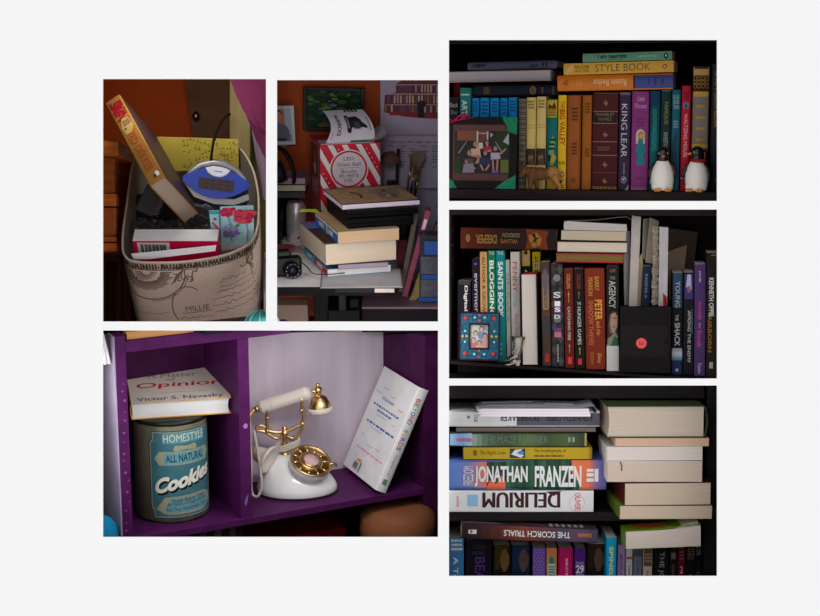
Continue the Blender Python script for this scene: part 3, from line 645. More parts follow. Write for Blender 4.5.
pilebook(325.5, 265.2, 396, 244.6, .29, 18, (120, 112, 104), 'thickest cream-paged book in the middle of the desk pile', (176, 160, 140), deco=[('r', .01, .99, .02, .98, (166, 152, 138))], front=[('r', 0, 1, 0, 1, (90, 130, 150)), ('r', .3, .98, .0, .2, (60, 36, 36)), ('r', .0, .3, .0, .25, (50, 90, 140)), ('r', .05, .12, .02, .3, (170, 40, 50))])
pilebook(337.8, 244.2, 399, 232, .26, 17, (40, 90, 150), 'tan-paged paperback with a blue and white spine above the thick cream book', (170, 142, 110), deco=[('r', 0, 1, .75, 1, (180, 160, 120)), ('n', .1, .9, .2, .6, (170, 190, 206), 2), ('r', .5, .55, 0, .75, (160, 180, 200))], front=[('r', 0, 1, 0, 1, (150, 126, 92))])
def black_boxes():
    global z
    for (px, py, px1, yt, yw, lb) in ((348, 229, 417, 219.5, 17, 'lower flat black case under the spiral sketchbook'), (347, 218.5, 421, 211.5, 17, 'upper flat black case directly under the spiral sketchbook')):
        o = thing('black_case', lb, 'case', boxat(px, py, z, 0, 0, 0, yw)); L = wpx(px, px1, py, z); m = mat((10, 9, 10), .4, var=.15); hh = corner(px, py, yt)
        MB().box(0, L, 0, .24, 0, hh * .5 - .0003, m, bev=.0015).done('body', o); MB().box(0, L, 0, .24, hh * .5, hh, m, bev=.0015).done('lid', o)
        z += hh + .0006
black_boxes()
def sketchbook():
    global z
    px, py, px1 = 342, 210.5, 424; L = wpx(px, px1, py, z); Dp = .22; hh = corner(px, py, 204.5)
    o = thing('spiral_sketchbook', 'spiral-bound sketchbook with a tan map-like cover on top of the desk pile', 'sketchbook', boxat(px, py, z, 0, 0, 0, 17))
    pg = MB(); pg.box(.002, L - .002, .001, Dp, .002, hh - .002, mat((176, 166, 178), .7, stripes=(5, 5, 1400), var=.12)); pg.done('pages', o)
    MB().box(0, L, 0, Dp, 0, .0015, mat((30, 26, 28), .5)).done('back_cover', o)
    cv = MB(); cv.box(0, L, 0, Dp, hh - .0018, hh, mat((34, 28, 28), .5)); fn = lambda u, v, f: (u, v, hh + .0002 + f)
    cv.decal(fit(RECT, .002, .004, L - .002, Dp - .008), mat((132, 106, 78), .6, var=.2, scale=30), fn); r = random.Random(6)
    for i in range(26):
        x = L * r.uniform(.05, .9); y = Dp * r.uniform(.08, .8); a = .004 + .02 * r.random(); b = .002 + .008 * r.random(); c = r.choice([(96, 74, 56), (116, 92, 68), (84, 62, 50), (150, 124, 92)])
        cv.decal(fit(ell_geo(9), x, y, min(L - .004, x + a), min(Dp - .01, y + b)), mat(c, .6), fn, .0001 + .00002 * i)
    cv.decal(fit(RECT, L * .55, Dp * .2, L * .86, Dp * .78), mat((112, 96, 88), .6), fn, .0008)
    for i in range(12):
        x = L * r.uniform(.56, .82); y = Dp * r.uniform(.22, .7); cv.decal(fit(RECT, x, y, x + .012, y + .014), mat(r.choice([(70, 60, 60), (150, 140, 130), (96, 80, 74), (50, 44, 48)]), .6), fn, .0009 + .00002 * i)
    cv.decal(line_geo([(L * .28, Dp * .7), (L * .36, Dp * .5), (L * .33, Dp * .3)], .008), mat((60, 46, 40), .6), fn, .0008); cv.done('front_cover', o)
    cl = MB(); m = mat((40, 38, 40), .3, metal=.6)
    for i in range(34): x = L * (.02 + .96 * i / 33); cl.tube([(x, Dp - .004 + .006 * math.cos(t), hh / 2 + (hh / 2 + .0024) * math.sin(t) + .0026) for t in [2 * PI * k / 8 for k in range(9)]], .0008, m, n=4)
    cl.done('spiral_binding', o)['kind'] = 'stuff'
    z += hh
sketchbook()
# --- striped gift box behind the sketchbook
def giftbox():
    Y = .3; zb = ZD + .002; zt = P.pt(320, 145.8, y=Y).z; a = P.pt(320.5, 180, y=Y).x; b = P.pt(380, 180, y=Y).x; w_ = (b - a) / math.cos(math.radians(14)); h = zt - zb; dp = .17
    o = thing('gift_box', 'red and white striped gift box with a round white label, behind the desk pile', 'box', P.G @ T((a, Y, zb)) @ R(14, 'Z'))
    rd, wh = mat((164, 26, 44), .35, var=.06), mat((196, 184, 192), .4, var=.04); mb = MB(); mb.box(0, w_, 0, dp, 0, h, rd)
    def clipband(x_, wd_, flip):
        """slanting stripe clipped to the front face"""
        pts = [(x_, 0), (x_ + wd_, 0), (x_ + wd_ - flip * h * .55, h), (x_ - flip * h * .55, h)]
        def cut(ps, ax, lim, keep):
            out = []
            for i in range(len(ps)):
                p, q_ = ps[i - 1], ps[i]; pi, qi = keep * (p[ax] - lim) <= 0, keep * (q_[ax] - lim) <= 0
                if pi != qi: t = (lim - p[ax]) / (q_[ax] - p[ax]); out.append((p[0] + t * (q_[0] - p[0]), p[1] + t * (q_[1] - p[1])))
                if qi: out.append(q_)
            return out
        for ax, lim, kp in ((0, 0, -1), (0, w_, 1)):
            if pts: pts = cut(pts, ax, lim, kp)
        return pts
    ff = lambda u, v, f: (u, -.0002 - f, v)
    for i in range(14):
        ps = clipband(-.02 + i * .043, .017, 1)
        if len(ps) > 2: mb.geo([ff(x, z_, 0) for x, z_ in ps], [tuple(range(len(ps)))], wh)
    for i in range(14):
        for k in range(22):
            t = k / 22; x = -.02 + i * .043 + .026 - h * .55 * t; zz = h * t
            if 0.004 < x < w_ - .004 and i % 2: mb.decal(fit(ell_geo(8), x - .0018, zz - .0018, x + .0018, zz + .0018), wh, ff, .0001)
    cx, cz, rr = w_ * .475, P.pt(348, 169.5, y=Y + .015).z - zb, w_ * .29
    mb.decal(fit(ell_geo(36), cx - rr * 1.12, cz - rr * 1.12, cx + rr * 1.12, cz + rr * 1.12), wh, ff, .0002); mb.decal(fit(ring_geo(.05, 36), cx - rr * 1.06, cz - rr * 1.06, cx + rr * 1.06, cz + rr * 1.06), rd, ff, .0003); mb.decal(fit(ell_geo(36), cx - rr * .94, cz - rr * .94, cx + rr * .94, cz + rr * .94), mat((180, 170, 178), .5, var=.03), ff, .0004)
    tx = mat((96, 84, 92), .5)
    for s_, y, ww in (('LED', .5, .3), ('Glass Ball', .18, .68), ('Boule', -.22, .44), ('en verre', -.48, .56), ('DEL', -.74, .26)): mb.decal(fit(text_geo(s_, .005), cx - rr * ww, cz + rr * y, cx + rr * ww, cz + rr * (y + .2)), tx, ff, .0005)
    mb.decal(fit(RECT, cx - rr * .6, cz + rr * .06, cx + rr * .6, cz + rr * .08), rd, ff, .0005)
    sf = lambda u, v, f: (-.0002 - f, dp - u, v)               # left side
    for i in range(5): mb.decal(fit(RECT, i * dp / 5 + .003, 0, i * dp / 5 + .009, h), wh, sf, .0001)
    mb.decal(fit(RECT, dp * .2, h * .66, dp * .8, h * .98), mat((92, 62, 34), .4, var=.3, scale=40), sf, .0002)
    mb.decal(fit(ell_geo(), dp * .36, h * .68, dp * .64, h * .8), mat((170, 156, 130), .4, var=.3, scale=90), sf, .0003); mb.decal(fit(RECT, dp * .45, h * .78, dp * .55, h * .92), mat((150, 130, 90), .4), sf, .0003)
    for k in range(6): mb.decal(fit(RECT, dp * .25, h * (.5 + .022 * k), dp * .75, h * (.508 + .022 * k)), wh, sf, .0004)
    mb.done('body', o); ld = MB(); ld.box(-.001, w_ + .001, -.001, dp + .001, h + .0003, h + .003, rd); ld.done('lid', o)
    return o.matrix_world, w_, h, dp
Mg, gw, gh, gd_ = giftbox()
# --- open leaflet lying on the gift box, its page curling up
def leaflet():
    o = thing('instruction_booklet', 'open white instruction booklet with a camera flash picture, curling on the striped box', 'booklet', Mg @ T((gw * .0, .0, gh + .0036)))
    L = gw * .88; pl = []
    for i in range(15):                                    # the front page rises and bends away like a fan
        q = i / 14; pl.append((.004 + .02 * q + .055 * q * q, .002 + .098 * q - .012 * q * q))
    m = mat((176, 168, 180), .5, var=.04); mb = MB(); n = len(pl); vs = []
    def edge(q): return .010 + .022 * math.sin(PI * q * .9)
    for k, (y, z_) in enumerate(pl):
        q = k / 14; vs += [(.01 + edge(q) - .002, y, z_), (L + .006 - .02 * q + .010 * math.sin(PI * q), y, z_)]
    fs = [(2 * k, 2 * k + 1, 2 * k + 3, 2 * k + 2) for k in range(n - 1)]
    mb.geo(vs, fs, m, smooth=True); mb.geo([(x, y + .0006, z_ - .0003) for x, y, z_ in vs], [f[::-1] for f in fs], m, smooth=True)
    def fn(u, v, f):
        t = max(0, min(13.999, v * 14)); k = int(t); r_ = t - k; x0 = vs[2 * k][0] * (1 - r_) + vs[2 * k + 2][0] * r_; x1 = vs[2 * k + 1][0] * (1 - r_) + vs[2 * k + 3][0] * r_
        return (x0 + (x1 - x0) * u, pl[k][0] * (1 - r_) + pl[k + 1][0] * r_ - .0006 - f, pl[k][1] * (1 - r_) + pl[k + 1][1] * r_ + f * .3)
    bk, gy, md = mat((36, 34, 38), .4), mat((110, 106, 114), .5), mat((60, 58, 62), .4)
    def dec(g, mm, f=0): mb.decal(g, mm, fn, f, (0, .05))
    dec(fit(text_geo('EX380PB', .02), .16, .22, .25, .85, 90), bk); dec(fit(text_geo('strobe', .01), .05, .1, .085, .3, 90), gy)
    dec(fit(poly_geo([(.1, .0), (.25, 0), (.3, .3), (1, .3), (1, .75), (.8, .95), (.3, .9), (.25, 1), (.05, 1), (0, .8), (0, .15)]), .38, .28, .76, .82), bk); dec(fit(poly_geo([(0, 0), (.8, 0), (1, .9), (.2, 1)]), .395, .42, .46, .78), gy, .0002)
    dec(fit(RECT, .55, .4, .7, .62), md, .0002); dec(fit(poly_geo([(0, .3), (1, 0), (1, .4), (.3, 1)]), .72, .4, .86, .62), bk)
    for i in range(6): dec(fit(RECT, .9, .35 + .07 * i, .945, .4 + .07 * i), gy)
    for i in range(4): dec(fit(RECT, .5 + .09 * i, .93, .56 + .09 * i, 1), bk)
    dec(fit(RECT, .5, .0, .98, .06), mat((30, 84, 54), .5))
    mb.done('front_page', o)
    lo = MB(); lo.box(.004, L + .002, -.002, .07, 0, .0012, m); lo.done('lower_page', o)
    fl = MB(); vs2 = []; nn = 8
    for i in range(nn + 1):
        q = i / nn; x = L * .9 + .058 * q; z0 = .004 + .022 * q * q
        vs2 += [(x, -.004, z0), (x, .06, z0 + .02)]
    f2 = [(2 * k, 2 * k + 2, 2 * k + 3, 2 * k + 1) for k in range(nn)]
    for dz in (0, -.006): fl.geo([(x - dz * .5, y, z_ + dz * (x - L * .85) * 12) for x, y, z_ in vs2], f2, mat((120, 114, 122), .5), smooth=True)
    fl.geo([(x, y, z_ - .0006) for x, y, z_ in vs2], [f[::-1] for f in f2], mat((120, 114, 122), .5), smooth=True); fl.done('folded_flap', o)['label'] = 'grey folded flap sticking out at the right'
leaflet()
# --- soda can
def can():
    p = P.pt(296, 243, z=ZD + .0005); p.y += .028; r_ = (P.pt(305.5, 230, y=p.y) - P.pt(285.5, 230, y=p.y)).x / 2; h = P.pt(296, 201, y=p.y).z - ZD
    o = thing('soda_can', 'silver soda can with a red flash standing left of the desk pile', 'can', P.G @ T(p))
    al = mat((180, 176, 182), .3, metal=.6, var=.08); rd = mat((150, 20, 34), .35); wh = mat((180, 176, 182), .4)
    b = MB(); b.lathe([(r_ * .75, 0), (r_ * .82, .002), (r_, .010), (r_, h * .86), (r_ * .96, h * .9), (r_ * .82, h * .965), (r_ * .83, h * .985), (r_ * .8, h * .985), (r_ * .78, h * .965), (0, h * .96)], al, n=40)
    fn = lambda u, v, f: ((r_ + .0003 + f) * math.sin(u), -(r_ + .0003 + f) * math.cos(u), v)
    b.decal(fit(poly_geo([(0, 0), (1, 0), (1, 1), (.6, .9), (.3, .6), (.5, .4), (.1, .2)]), .1, h * .02 + .01, 1.4, h * .42), rd, fn, 0, (.1, 0)); b.decal(fit(poly_geo([(.2, 0), (.6, 0), (.5, .6), (.9, 1), (.4, .9), (.1, .5)]), .3, h * .1, .9, h * .38), wh, fn, .0003, (.1, 0))
    for i in range(5): b.decal(fit(RECT, -.9 + .25 * i, h * .3, -.85 + .25 * i, h * .75), mat((120, 116, 124), .4), fn, .0001)
    b.done('body', o); t = MB(); t.tube([(r_ * .3 * math.cos(a), -r_ * .1 + r_ * .35 * math.sin(a), h * .972) for a in [2 * PI * i / 14 for i in range(15)]], .0012, al, n=5); t.done('pull_tab', o)
can()
gl = MB(); gm = glass_mat(); gl.lathe([(.018, 0), (.023, .003), (.026, .11), (.0245, .11), (.0215, .006), (0, .005)], gm, n=28)
p = P.pt(275, 243, z=ZD + .0005); tag(gl.done('drinking_glass', None, P.G @ T(p)), 'clear drinking glass at the left edge beside the soda can', 'glass')
# lime green note and red tin dish
p = P.pt(298, 212, y=.02); ln_ = MB(); ln_.geo([(0, 0, 0), (.032, -.008, .003), (.062, 0, -.002), (.05, .02, .004), (.01, .012, .006)], [(0, 1, 2, 3, 4)], mat((120, 150, 30), .6)); ln_.geo([(0, 0, -.001), (.032, -.008, .002), (.062, 0, -.003), (.05, .02, .003), (.01, .012, .005)], [(4, 3, 2, 1, 0)], mat((120, 150, 30), .6))
tag(ln_.done('paper_tag', None, P.G @ T(p)), 'lime green paper tag sticking out beside the black cases', 'tag')
p = P.pt(284, 252, z=ZD + .0005); ds = MB(); ds.lathe([(.015, 0), (.028, .004), (.036, .016), (.034, .017), (.026, .007), (0, .005)], mat((120, 60, 62), .35, var=.3, scale=90), n=30); tag(ds.done('red_dish', None, P.G @ T(p)), 'small reddish dish on the desk below the soda can', 'dish')
# --- black camera on the desk, lower left
def camera_():
    p = P.pt(290, 277, z=ZD + .0006); o = thing('film_camera', 'black camera with its lens to the front at the lower left of the desk', 'camera', P.G @ T(p) @ R(14, 'Z')); m = mat((9, 8, 10), .3, var=.15, coat=.15)
    MB().box(-.066, .036, 0, .04, 0, .056, m, bev=.008).done('body', o); h_ = MB(); h_.box(-.035, .006, .002, .036, .0565, .076, m, bev=.006); h_.done('viewfinder_hump', o)
    g = MB(); g.box(-.066, -.042, -.012, .03, .0, .046, m, bev=.007); g.done('grip', o)
    l = MB(); l.lathe([(.022, 0), (.023, .012), (.0215, .014), (.0215, .026), (.019, .028), (.016, .026), (.015, .02), (0, .018)], m, M=T((.004, -.0, .0245)) @ R(90, 'X'), n=30)
    for i in range(14): a = 2 * PI * i / 10; l.ball((.004 + .0185 * math.cos(a), -.0285, .0245 + .0185 * math.sin(a)), .0014, mat((150, 146, 150), .4), n=6)
    l.done('lens', o); MB().lathe([(.013, 0), (0, .003)], mat((30, 28, 44), .05, coat=1), M=T((.004, -.0205, .0245)) @ R(90, 'X'), n=24).done('lens_glass', o)
    st = MB(); st.tube(smooth_([(.034, .01, .04), (.05, 0, .026), (.062, -.03, .014), (.1, -.045, .012), (.15, -.04, .012)], 5), .0032, m, n=7, flat=.4); st.done('strap', o)
camera_()
# --- black desk lamp arm and paper trays at the left
def arm_():
    pts = [P.pt(275, 147, y=.2), P.pt(283, 150, y=.19), P.pt(290, 160, y=.18), P.pt(294, 172, y=.18), P.pt(294, 182, y=.2)]; base = pts[-1]
    o = thing('headphones', 'black headphones with a wide curved band resting above the paper trays at the left', 'headphones', P.G @ T(base)); m = mat((9, 8, 9), .4)
    MB().tube([p - base for p in smooth_(pts, 5)], [.01] * 21, m, n=10, flat=.6).done('headband', o)
    e = MB(); e.lathe([(0, -.02), (.03, -.018), (.034, 0), (.03, .016), (0, .02)], m, M=T(P.pt(279, 172, y=.2) - base) @ R(70, 'Y'), n=24); e.done('ear_cup', o)
arm_()
def trays():
    for k, (py, c, lb) in enumerate(((180, (104, 84, 96), 'upper dusky pink paper tray at the left behind the soda can'), (187, (110, 106, 92), 'lower beige paper tray at the left behind the soda can'), (194, (34, 32, 36), 'dark lowest paper tray at the left behind the soda can'))):
        a = P.pt(270, py, y=.25); b = P.pt(305, py, y=.25); o = thing('paper_tray', lb, 'tray', P.G @ T((a.x, .25, a.z - .012))); m = mat(c, .5, var=.1); L = b.x - a.x
        MB().box(0, L, 0, .19, 0, .003, m).done('tray_base', o); MB().box(0, L, 0, .003, .0032, .017, m).done('tray_lip', o)
    o = thing('tray_stand', 'dark rack carrying the paper trays behind the soda can', 'rack', P.G @ T((P.pt(272, 220, y=.485).x, .485, ZD + .0005))); MB().box(-.01, .085, -.02, 0, 0, .13, mat((12, 11, 12), .5)).done('back_plate', o)
trays()
# --- brushes in a dark jar, wooden bird lamp, right side things
def brushes():
    Y = .39; jz = P.pt(405, 214, y=Y)
    j = thing('brush_jar', 'dark jar holding paint brushes behind the sketchbook', 'jar', P.G @ T((jz.x, Y, ZD + .0005))); hh = jz.z - ZD
    MB().lathe([(.022, 0), (.025, .004), (.026, hh), (.0235, hh), (.022, .006), (0, .005)], mat((34, 32, 40), .3), n=28).done('body', j)
    lab = ['thin dark brush with a tan tip, leftmost in the jar', 'slim black brush standing in the middle of the jar', 'pointed brush with a golden tip leaning right in the jar', 'broad fan brush leaning right, its pale bristles spread']
    for i, (x0, y0, x1, y1) in enumerate(((401, 206, 412, 158), (404, 208, 415.5, 164), (408, 208, 420, 170), (408, 206, 418, 160))):
        a = P.pt(x0, y0, y=Y); b = P.pt(x1, y1, y=Y + .02 * i); a.z = ZD + .01; a.x = jz.x + (-.015 + .01 * i); a.y = Y + .004 * (i - 1.5); d = (b - a); L = d.length; dn = d.normalized(); xx = dn.orthogonal().normalized(); yy = dn.cross(xx)
        o = thing('paint_brush', lab[i], 'brush', P.G @ axes(a, Vector((0, -1, 0)).cross(dn).normalized(), (dn.cross(Vector((0, -1, 0)).cross(dn))).normalized(), dn), 'paint brushes in the jar')
        MB().tube([(0, 0, 0), (0, 0, L * .3), (0, 0, L * .72)], [.0022, .0042, .0035], mat((26, 22, 24) if i else (60, 40, 26), .3), n=8).done('handle', o)
        MB().tube([(0, 0, L * .72), (0, 0, L * .86)], .004, mat((150, 130, 90), .3, metal=.8), n=8).done('ferrule', o)
        bm_ = mat((84, 62, 38) if i < 3 else (96, 84, 70), .8, var=.3, stripes=(400, 400, 8))
        if i < 3: MB().tube([(0, 0, L * .86), (0, 0, L * .94), (0, 0, L)], [.004, .0046, .0006], bm_, n=8).done('bristles', o)
        else: MB().prism([(-.004, L * .86), (.004, L * .86), (.026, L * .98), (.03, L * 1.05), (.0, L * 1.12), (-.022, L * 1.06)], -.002, .002, bm_).done('bristles', o)
brushes()
def deskhat():
    Y = .45; a = P.pt(397, 210, y=Y); o = thing('desk_lamp', 'small lamp with a brown dome shade on a dark stem behind the sketchbook', 'lamp', P.G @ T((a.x, Y, ZD + .0005))); dz = lambda py: P.pt(397, py, y=Y).z - ZD
    MB().lathe([(.022, 0), (.023, .004), (.018, .010), (0, .012)], mat((26, 22, 24), .4), n=24).done('base', o); MB().tube([(0, 0, .01), (.0, 0, dz(180)), (.004, 0, dz(149))], .0045, mat((30, 24, 26), .4), n=8).done('stem', o)
    s_ = MB(); s_.lathe([(.036, dz(163)), (.036, dz(161.5)), (.028, dz(156)), (.014, dz(152.5)), (0, dz(151.5))], mat((86, 60, 52), .5, var=.2), M=T((-.022, 0, 0)), n=28); s_.done('shade', o)['label'] = 'brown dome shade'
    b = MB(); b.box(-.03, .0, -.012, .012, dz(187), dz(181), mat((20, 18, 20), .5)); b.tube([(-.01, 0, dz(184)), (.0, 0, dz(184))], .004, mat((20, 18, 20), .5), n=6); b.done('clamp', o)
deskhat()
def pbox_w(x0, y0, x1, y1, Y, dep): return pbox(P, x0, y0, x1, y1, Y, dep)
mo = thing('monitor', 'edge of a dark navy monitor screen cut by the right side of the desk picture', 'monitor', P.G @ T(P.pt(446, 208, y=.12)) @ R(8, 'Y'))
MB().box(-.028, -.002, 0, .02, -.005, .15, mat((12, 13, 26), .4, coat=.3), bev=.003).done('screen', mo); MB().box(-.02, -.008, .005, .03, -.06, -.006, mat((20, 20, 24), .4)).done('stand', mo)
# standing folders and boxes at the right
def stand_(x0, x1, xt0, xt1, yt, yb, Y, dep, c, label, name='ring_binder', cat='folder', parts=None, **kw):
    cb, ct = (x0 + x1) / 2, (xt0 + xt1) / 2; zb = P.pt(cb, yb, y=Y); zt = P.pt(ct, yt, y=Y); w_ = ((x1 - x0) + (xt1 - xt0)) / 2 * .0028; H = (zt - zb).length; roll = math.degrees(math.atan2(zt.x - zb.x, zt.z - zb.z)); zb.z = P.pt(400, 305, y=-.05).z + .0006 + w_ / 2 * math.sin(math.radians(abs(roll))); H = (zt - zb).length
    o = thing(name, label, cat, P.G @ T(zb) @ R(roll, 'Y')); MB().box(-w_ / 2, w_ / 2, 0, dep, 0, H, mat(c, .45, var=.12), bev=.0008).done('cover', o)
    if parts: parts(o, w_, H, dep)
    return o
ZR = 301
stand_(397, 406, 398, 407, 240, 300, .14, .05, (72, 18, 28), 'dark red box behind the pile at the right end of the desk', 'red_box', 'box')
stand_(396, 400, 404, 409, 216, 300, .2, .045, (18, 16, 16), 'black binder, leftmost of the leaning folders at the right')
stand_(399, 403, 415, 421, 213, 301, .08, .045, (74, 68, 60), 'grey-beige folder leaning among the folders at the right')
stand_(402.5, 407, 426.5, 433, 211, 302, .03, .045, (104, 48, 66), 'dusky pink folder leaning at the right, with a white label clip', parts=lambda o, w_, H, d: MB().box(-w_ * .3, w_ * .3, -.001, -.0002, H * .78, H * .9, mat((170, 150, 160), .5)).done('label_clip', o))
stand_(411, 415, 438, 443, 226, 303, .04, .045, (84, 62, 46), 'tan folder leaning right behind the dusky pink one')
cl_ = [(P.pt(x, y, y=.0)) for x, y in ((423, 268), (426, 280), (421, 288), (419, 297), (412, 303), (409, 300), (414, 292), (416, 282), (419, 274))]
b0 = Vector((cl_[4].x, .0, cl_[4].z)); yp = MB(); yp.prism([((p - b0).x, (p - b0).z) for p in cl_], 0, .003, mat((92, 84, 46), .7)); tag(recalc(yp).done('yellow_paper', None, P.G @ T(b0)), 'strip of yellowish crumpled paper beside the blue organizer', 'paper')
bo = thing('blue_organizer', 'blue plastic organizer with dark see-through drawers at the lower right', 'organizer', P.G @ T((P.pt(418, 306, y=-.03).x, -.03, P.pt(400, 305, y=-.05).z + .0006))); x1 = (P.pt(440.5, 306, y=-.03) - P.pt(418, 306, y=-.03)).x; H = P.pt(440, 236, y=-.03).z - P.pt(400, 305, y=-.05).z; bl = mat((16, 50, 106), .35, var=.1)
MB().box(0.004, x1, .004, .055, .0, H, mat((30, 30, 38), .4)).done('body', bo)
for k, f in enumerate((.02, .36, .72)): MB().box(.002 + .008 * k, x1, -.001, .0035, H * f, H * (f + (.06 if k < 2 else .2)), bl).done('drawer_rim', bo)
for k, f in enumerate((.09, .43)): 
    m_ = MB(); m_.box(.008, x1, .001, .0034, H * f, H * (f + .26), mat((44, 42, 52), .15, coat=.5, var=.4, scale=60)); m_.done('drawer', bo)
lamp('desk_fill', W(340, 72, .05), W(350, 210, .5), .2, .5, (1, .95, .95), .06)  # added fill light, hidden behind the wall, lifts the desk
# ================= niche at the lower left: purple cubby shelf with tin, telephone and books
GAIN = .7
P = Pan(270, 434, .34, 27, 13)
def c3(cx, cy): return 100 + cx / 2.398, 325 + cy / 2.398
PUR = (70, 24, 72)
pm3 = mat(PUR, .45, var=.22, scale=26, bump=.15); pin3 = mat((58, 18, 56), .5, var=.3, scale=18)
ZS = P.pt(286, 511.5, y=0).z; ZT = P.pt(165, 348, y=0).z; DP = .27
XL0, XL1 = P.pt(117.5, 434, y=0).x, P.pt(129, 434, y=0).x
XD0, XD1 = P.pt(239.5, 434, y=0).x, P.pt(250.5, 434, y=0).x
XR0 = P.pt(383, 434, y=DP).x; XR1 = XR0 + .07
ZB = ZS - .02 - .22
o = thing('cubby_shelf', 'purple painted cubby shelf with a pale back panel and spotted edges', 'shelf', P.G @ T((XL0, 0, ZS)))
def slab(mb, x0, x1, zb, zf, zk, m, d=None):
    """an upright board whose top slopes down from the front (zf) to the back (zk)"""
    d = d or DP; v = [(x, y, z) for x in (x0 - XL0, x1 - XL0) for y, z in ((0, zb - ZS), (d, zb - ZS), (d, zk - ZS), (.045, zf - ZS), (0, zf - ZS))]
    mb.geo(v, [(0, 1, 2, 3, 4), (5, 9, 8, 7, 6)] + [(i, 5 + i, 5 + (i + 1) % 5, (i + 1) % 5) for i in range(5)], m); recalc(mb); return mb
def sbox(nm, x0, x1, y0, y1, z0, z1, m, bev=.0012): return MB().box(x0 - XL0, x1 - XL0, y0, y1, z0 - ZS, z1 - ZS, m, bev=bev).done(nm, o)
lm = mat((122, 62, 134), .5, var=.2); fl = lambda u, v, f: (u, -.0003, v)
mb_ = slab(MB(), XL0 + .003, XL1, ZB, ZT + .045, ZT - .035, pm3)
for i in range(19):
    z = -.06 + i * .027 + rnd.uniform(-.006, .006); x = .003 + (XL1 - XL0) * rnd.uniform(.3, .75); r = rnd.uniform(.0018, .0042)
    mb_.decal(fit(ell_geo(12), x - r, z - r, x + r, z + r), lm, fl)
mb_.done('side_panel', o)['label'] = 'purple post with small paler spots'
slab(MB(), XL0 - .001, XL0 + .0025, ZB, ZT + .045, ZT - .035, mat((140, 130, 152), .5, var=.2, scale=9)).done('side_panel', o)['label'] = 'pale lavender painted outer side'
mb_ = slab(MB(), XD0, XD1, ZS, ZT - .0005, ZT - .05, pm3, DP - .006)
q = P.pt(245.5, 426, y=0); mb_.decal(fit(ell_geo(16), q.x - XL0 - .0065, q.z - ZS - .0075, q.x - XL0 + .0065, q.z - ZS + .0075), mat((150, 100, 168), .5), fl)
q = P.pt(246.5, 500, y=0); mb_.decal(fit(poly_geo([(.2, 0), (.7, .3), (1, 1), (.5, .7), (0, .4)]), q.x - XL0 - .006, q.z - ZS - .018, q.x - XL0 + .006, q.z - ZS + .018), mat((120, 90, 140), .5), fl)
mb_.done('divider', o)
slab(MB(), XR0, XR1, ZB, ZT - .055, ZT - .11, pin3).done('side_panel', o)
sbox('shelf', XL1 + .0005, XR0 - .0005, -.002, DP, ZS - .019, ZS, pm3)
sbox('shelf', XL1 + .0005, P.pt(291, 334, y=0).x, .0, .044, ZT, ZT + .03, pm3)
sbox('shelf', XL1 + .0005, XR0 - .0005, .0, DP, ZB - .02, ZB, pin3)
bpl = MB(); bpl.prism([(XD1 - .004 - XL0, 0), (XR0 - XL0, 0), (XR0 - XL0, ZT - .095 - ZS), (XD1 - .004 - XL0, ZT - .05 - ZS)], DP - .004, DP + .002, mat((176, 164, 176), .6, var=.09, stripes=(30, 6, 3))); recalc(bpl).done('back_panel', o)['label'] = 'pale lavender white brushed back panel'
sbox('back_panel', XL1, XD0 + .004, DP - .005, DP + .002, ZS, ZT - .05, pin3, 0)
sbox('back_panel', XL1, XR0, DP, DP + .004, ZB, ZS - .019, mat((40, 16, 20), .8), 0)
AW = Vector((math.sin(math.radians(22)), math.cos(math.radians(22)), 0))     # away from the viewer, level
def basis(px, py):
    d = (W(px, py) - CAM).normalized(); r = d.cross(Vector((0, 0, 1))).normalized(); u = r.cross(d); return r, u, d
def axes(org, X, Y, Z):
    M = Matrix.Identity(4)
    for i, v in enumerate((X, Y, Z, org)):
        for k in range(3): M[k][i] = v[k]
    return M
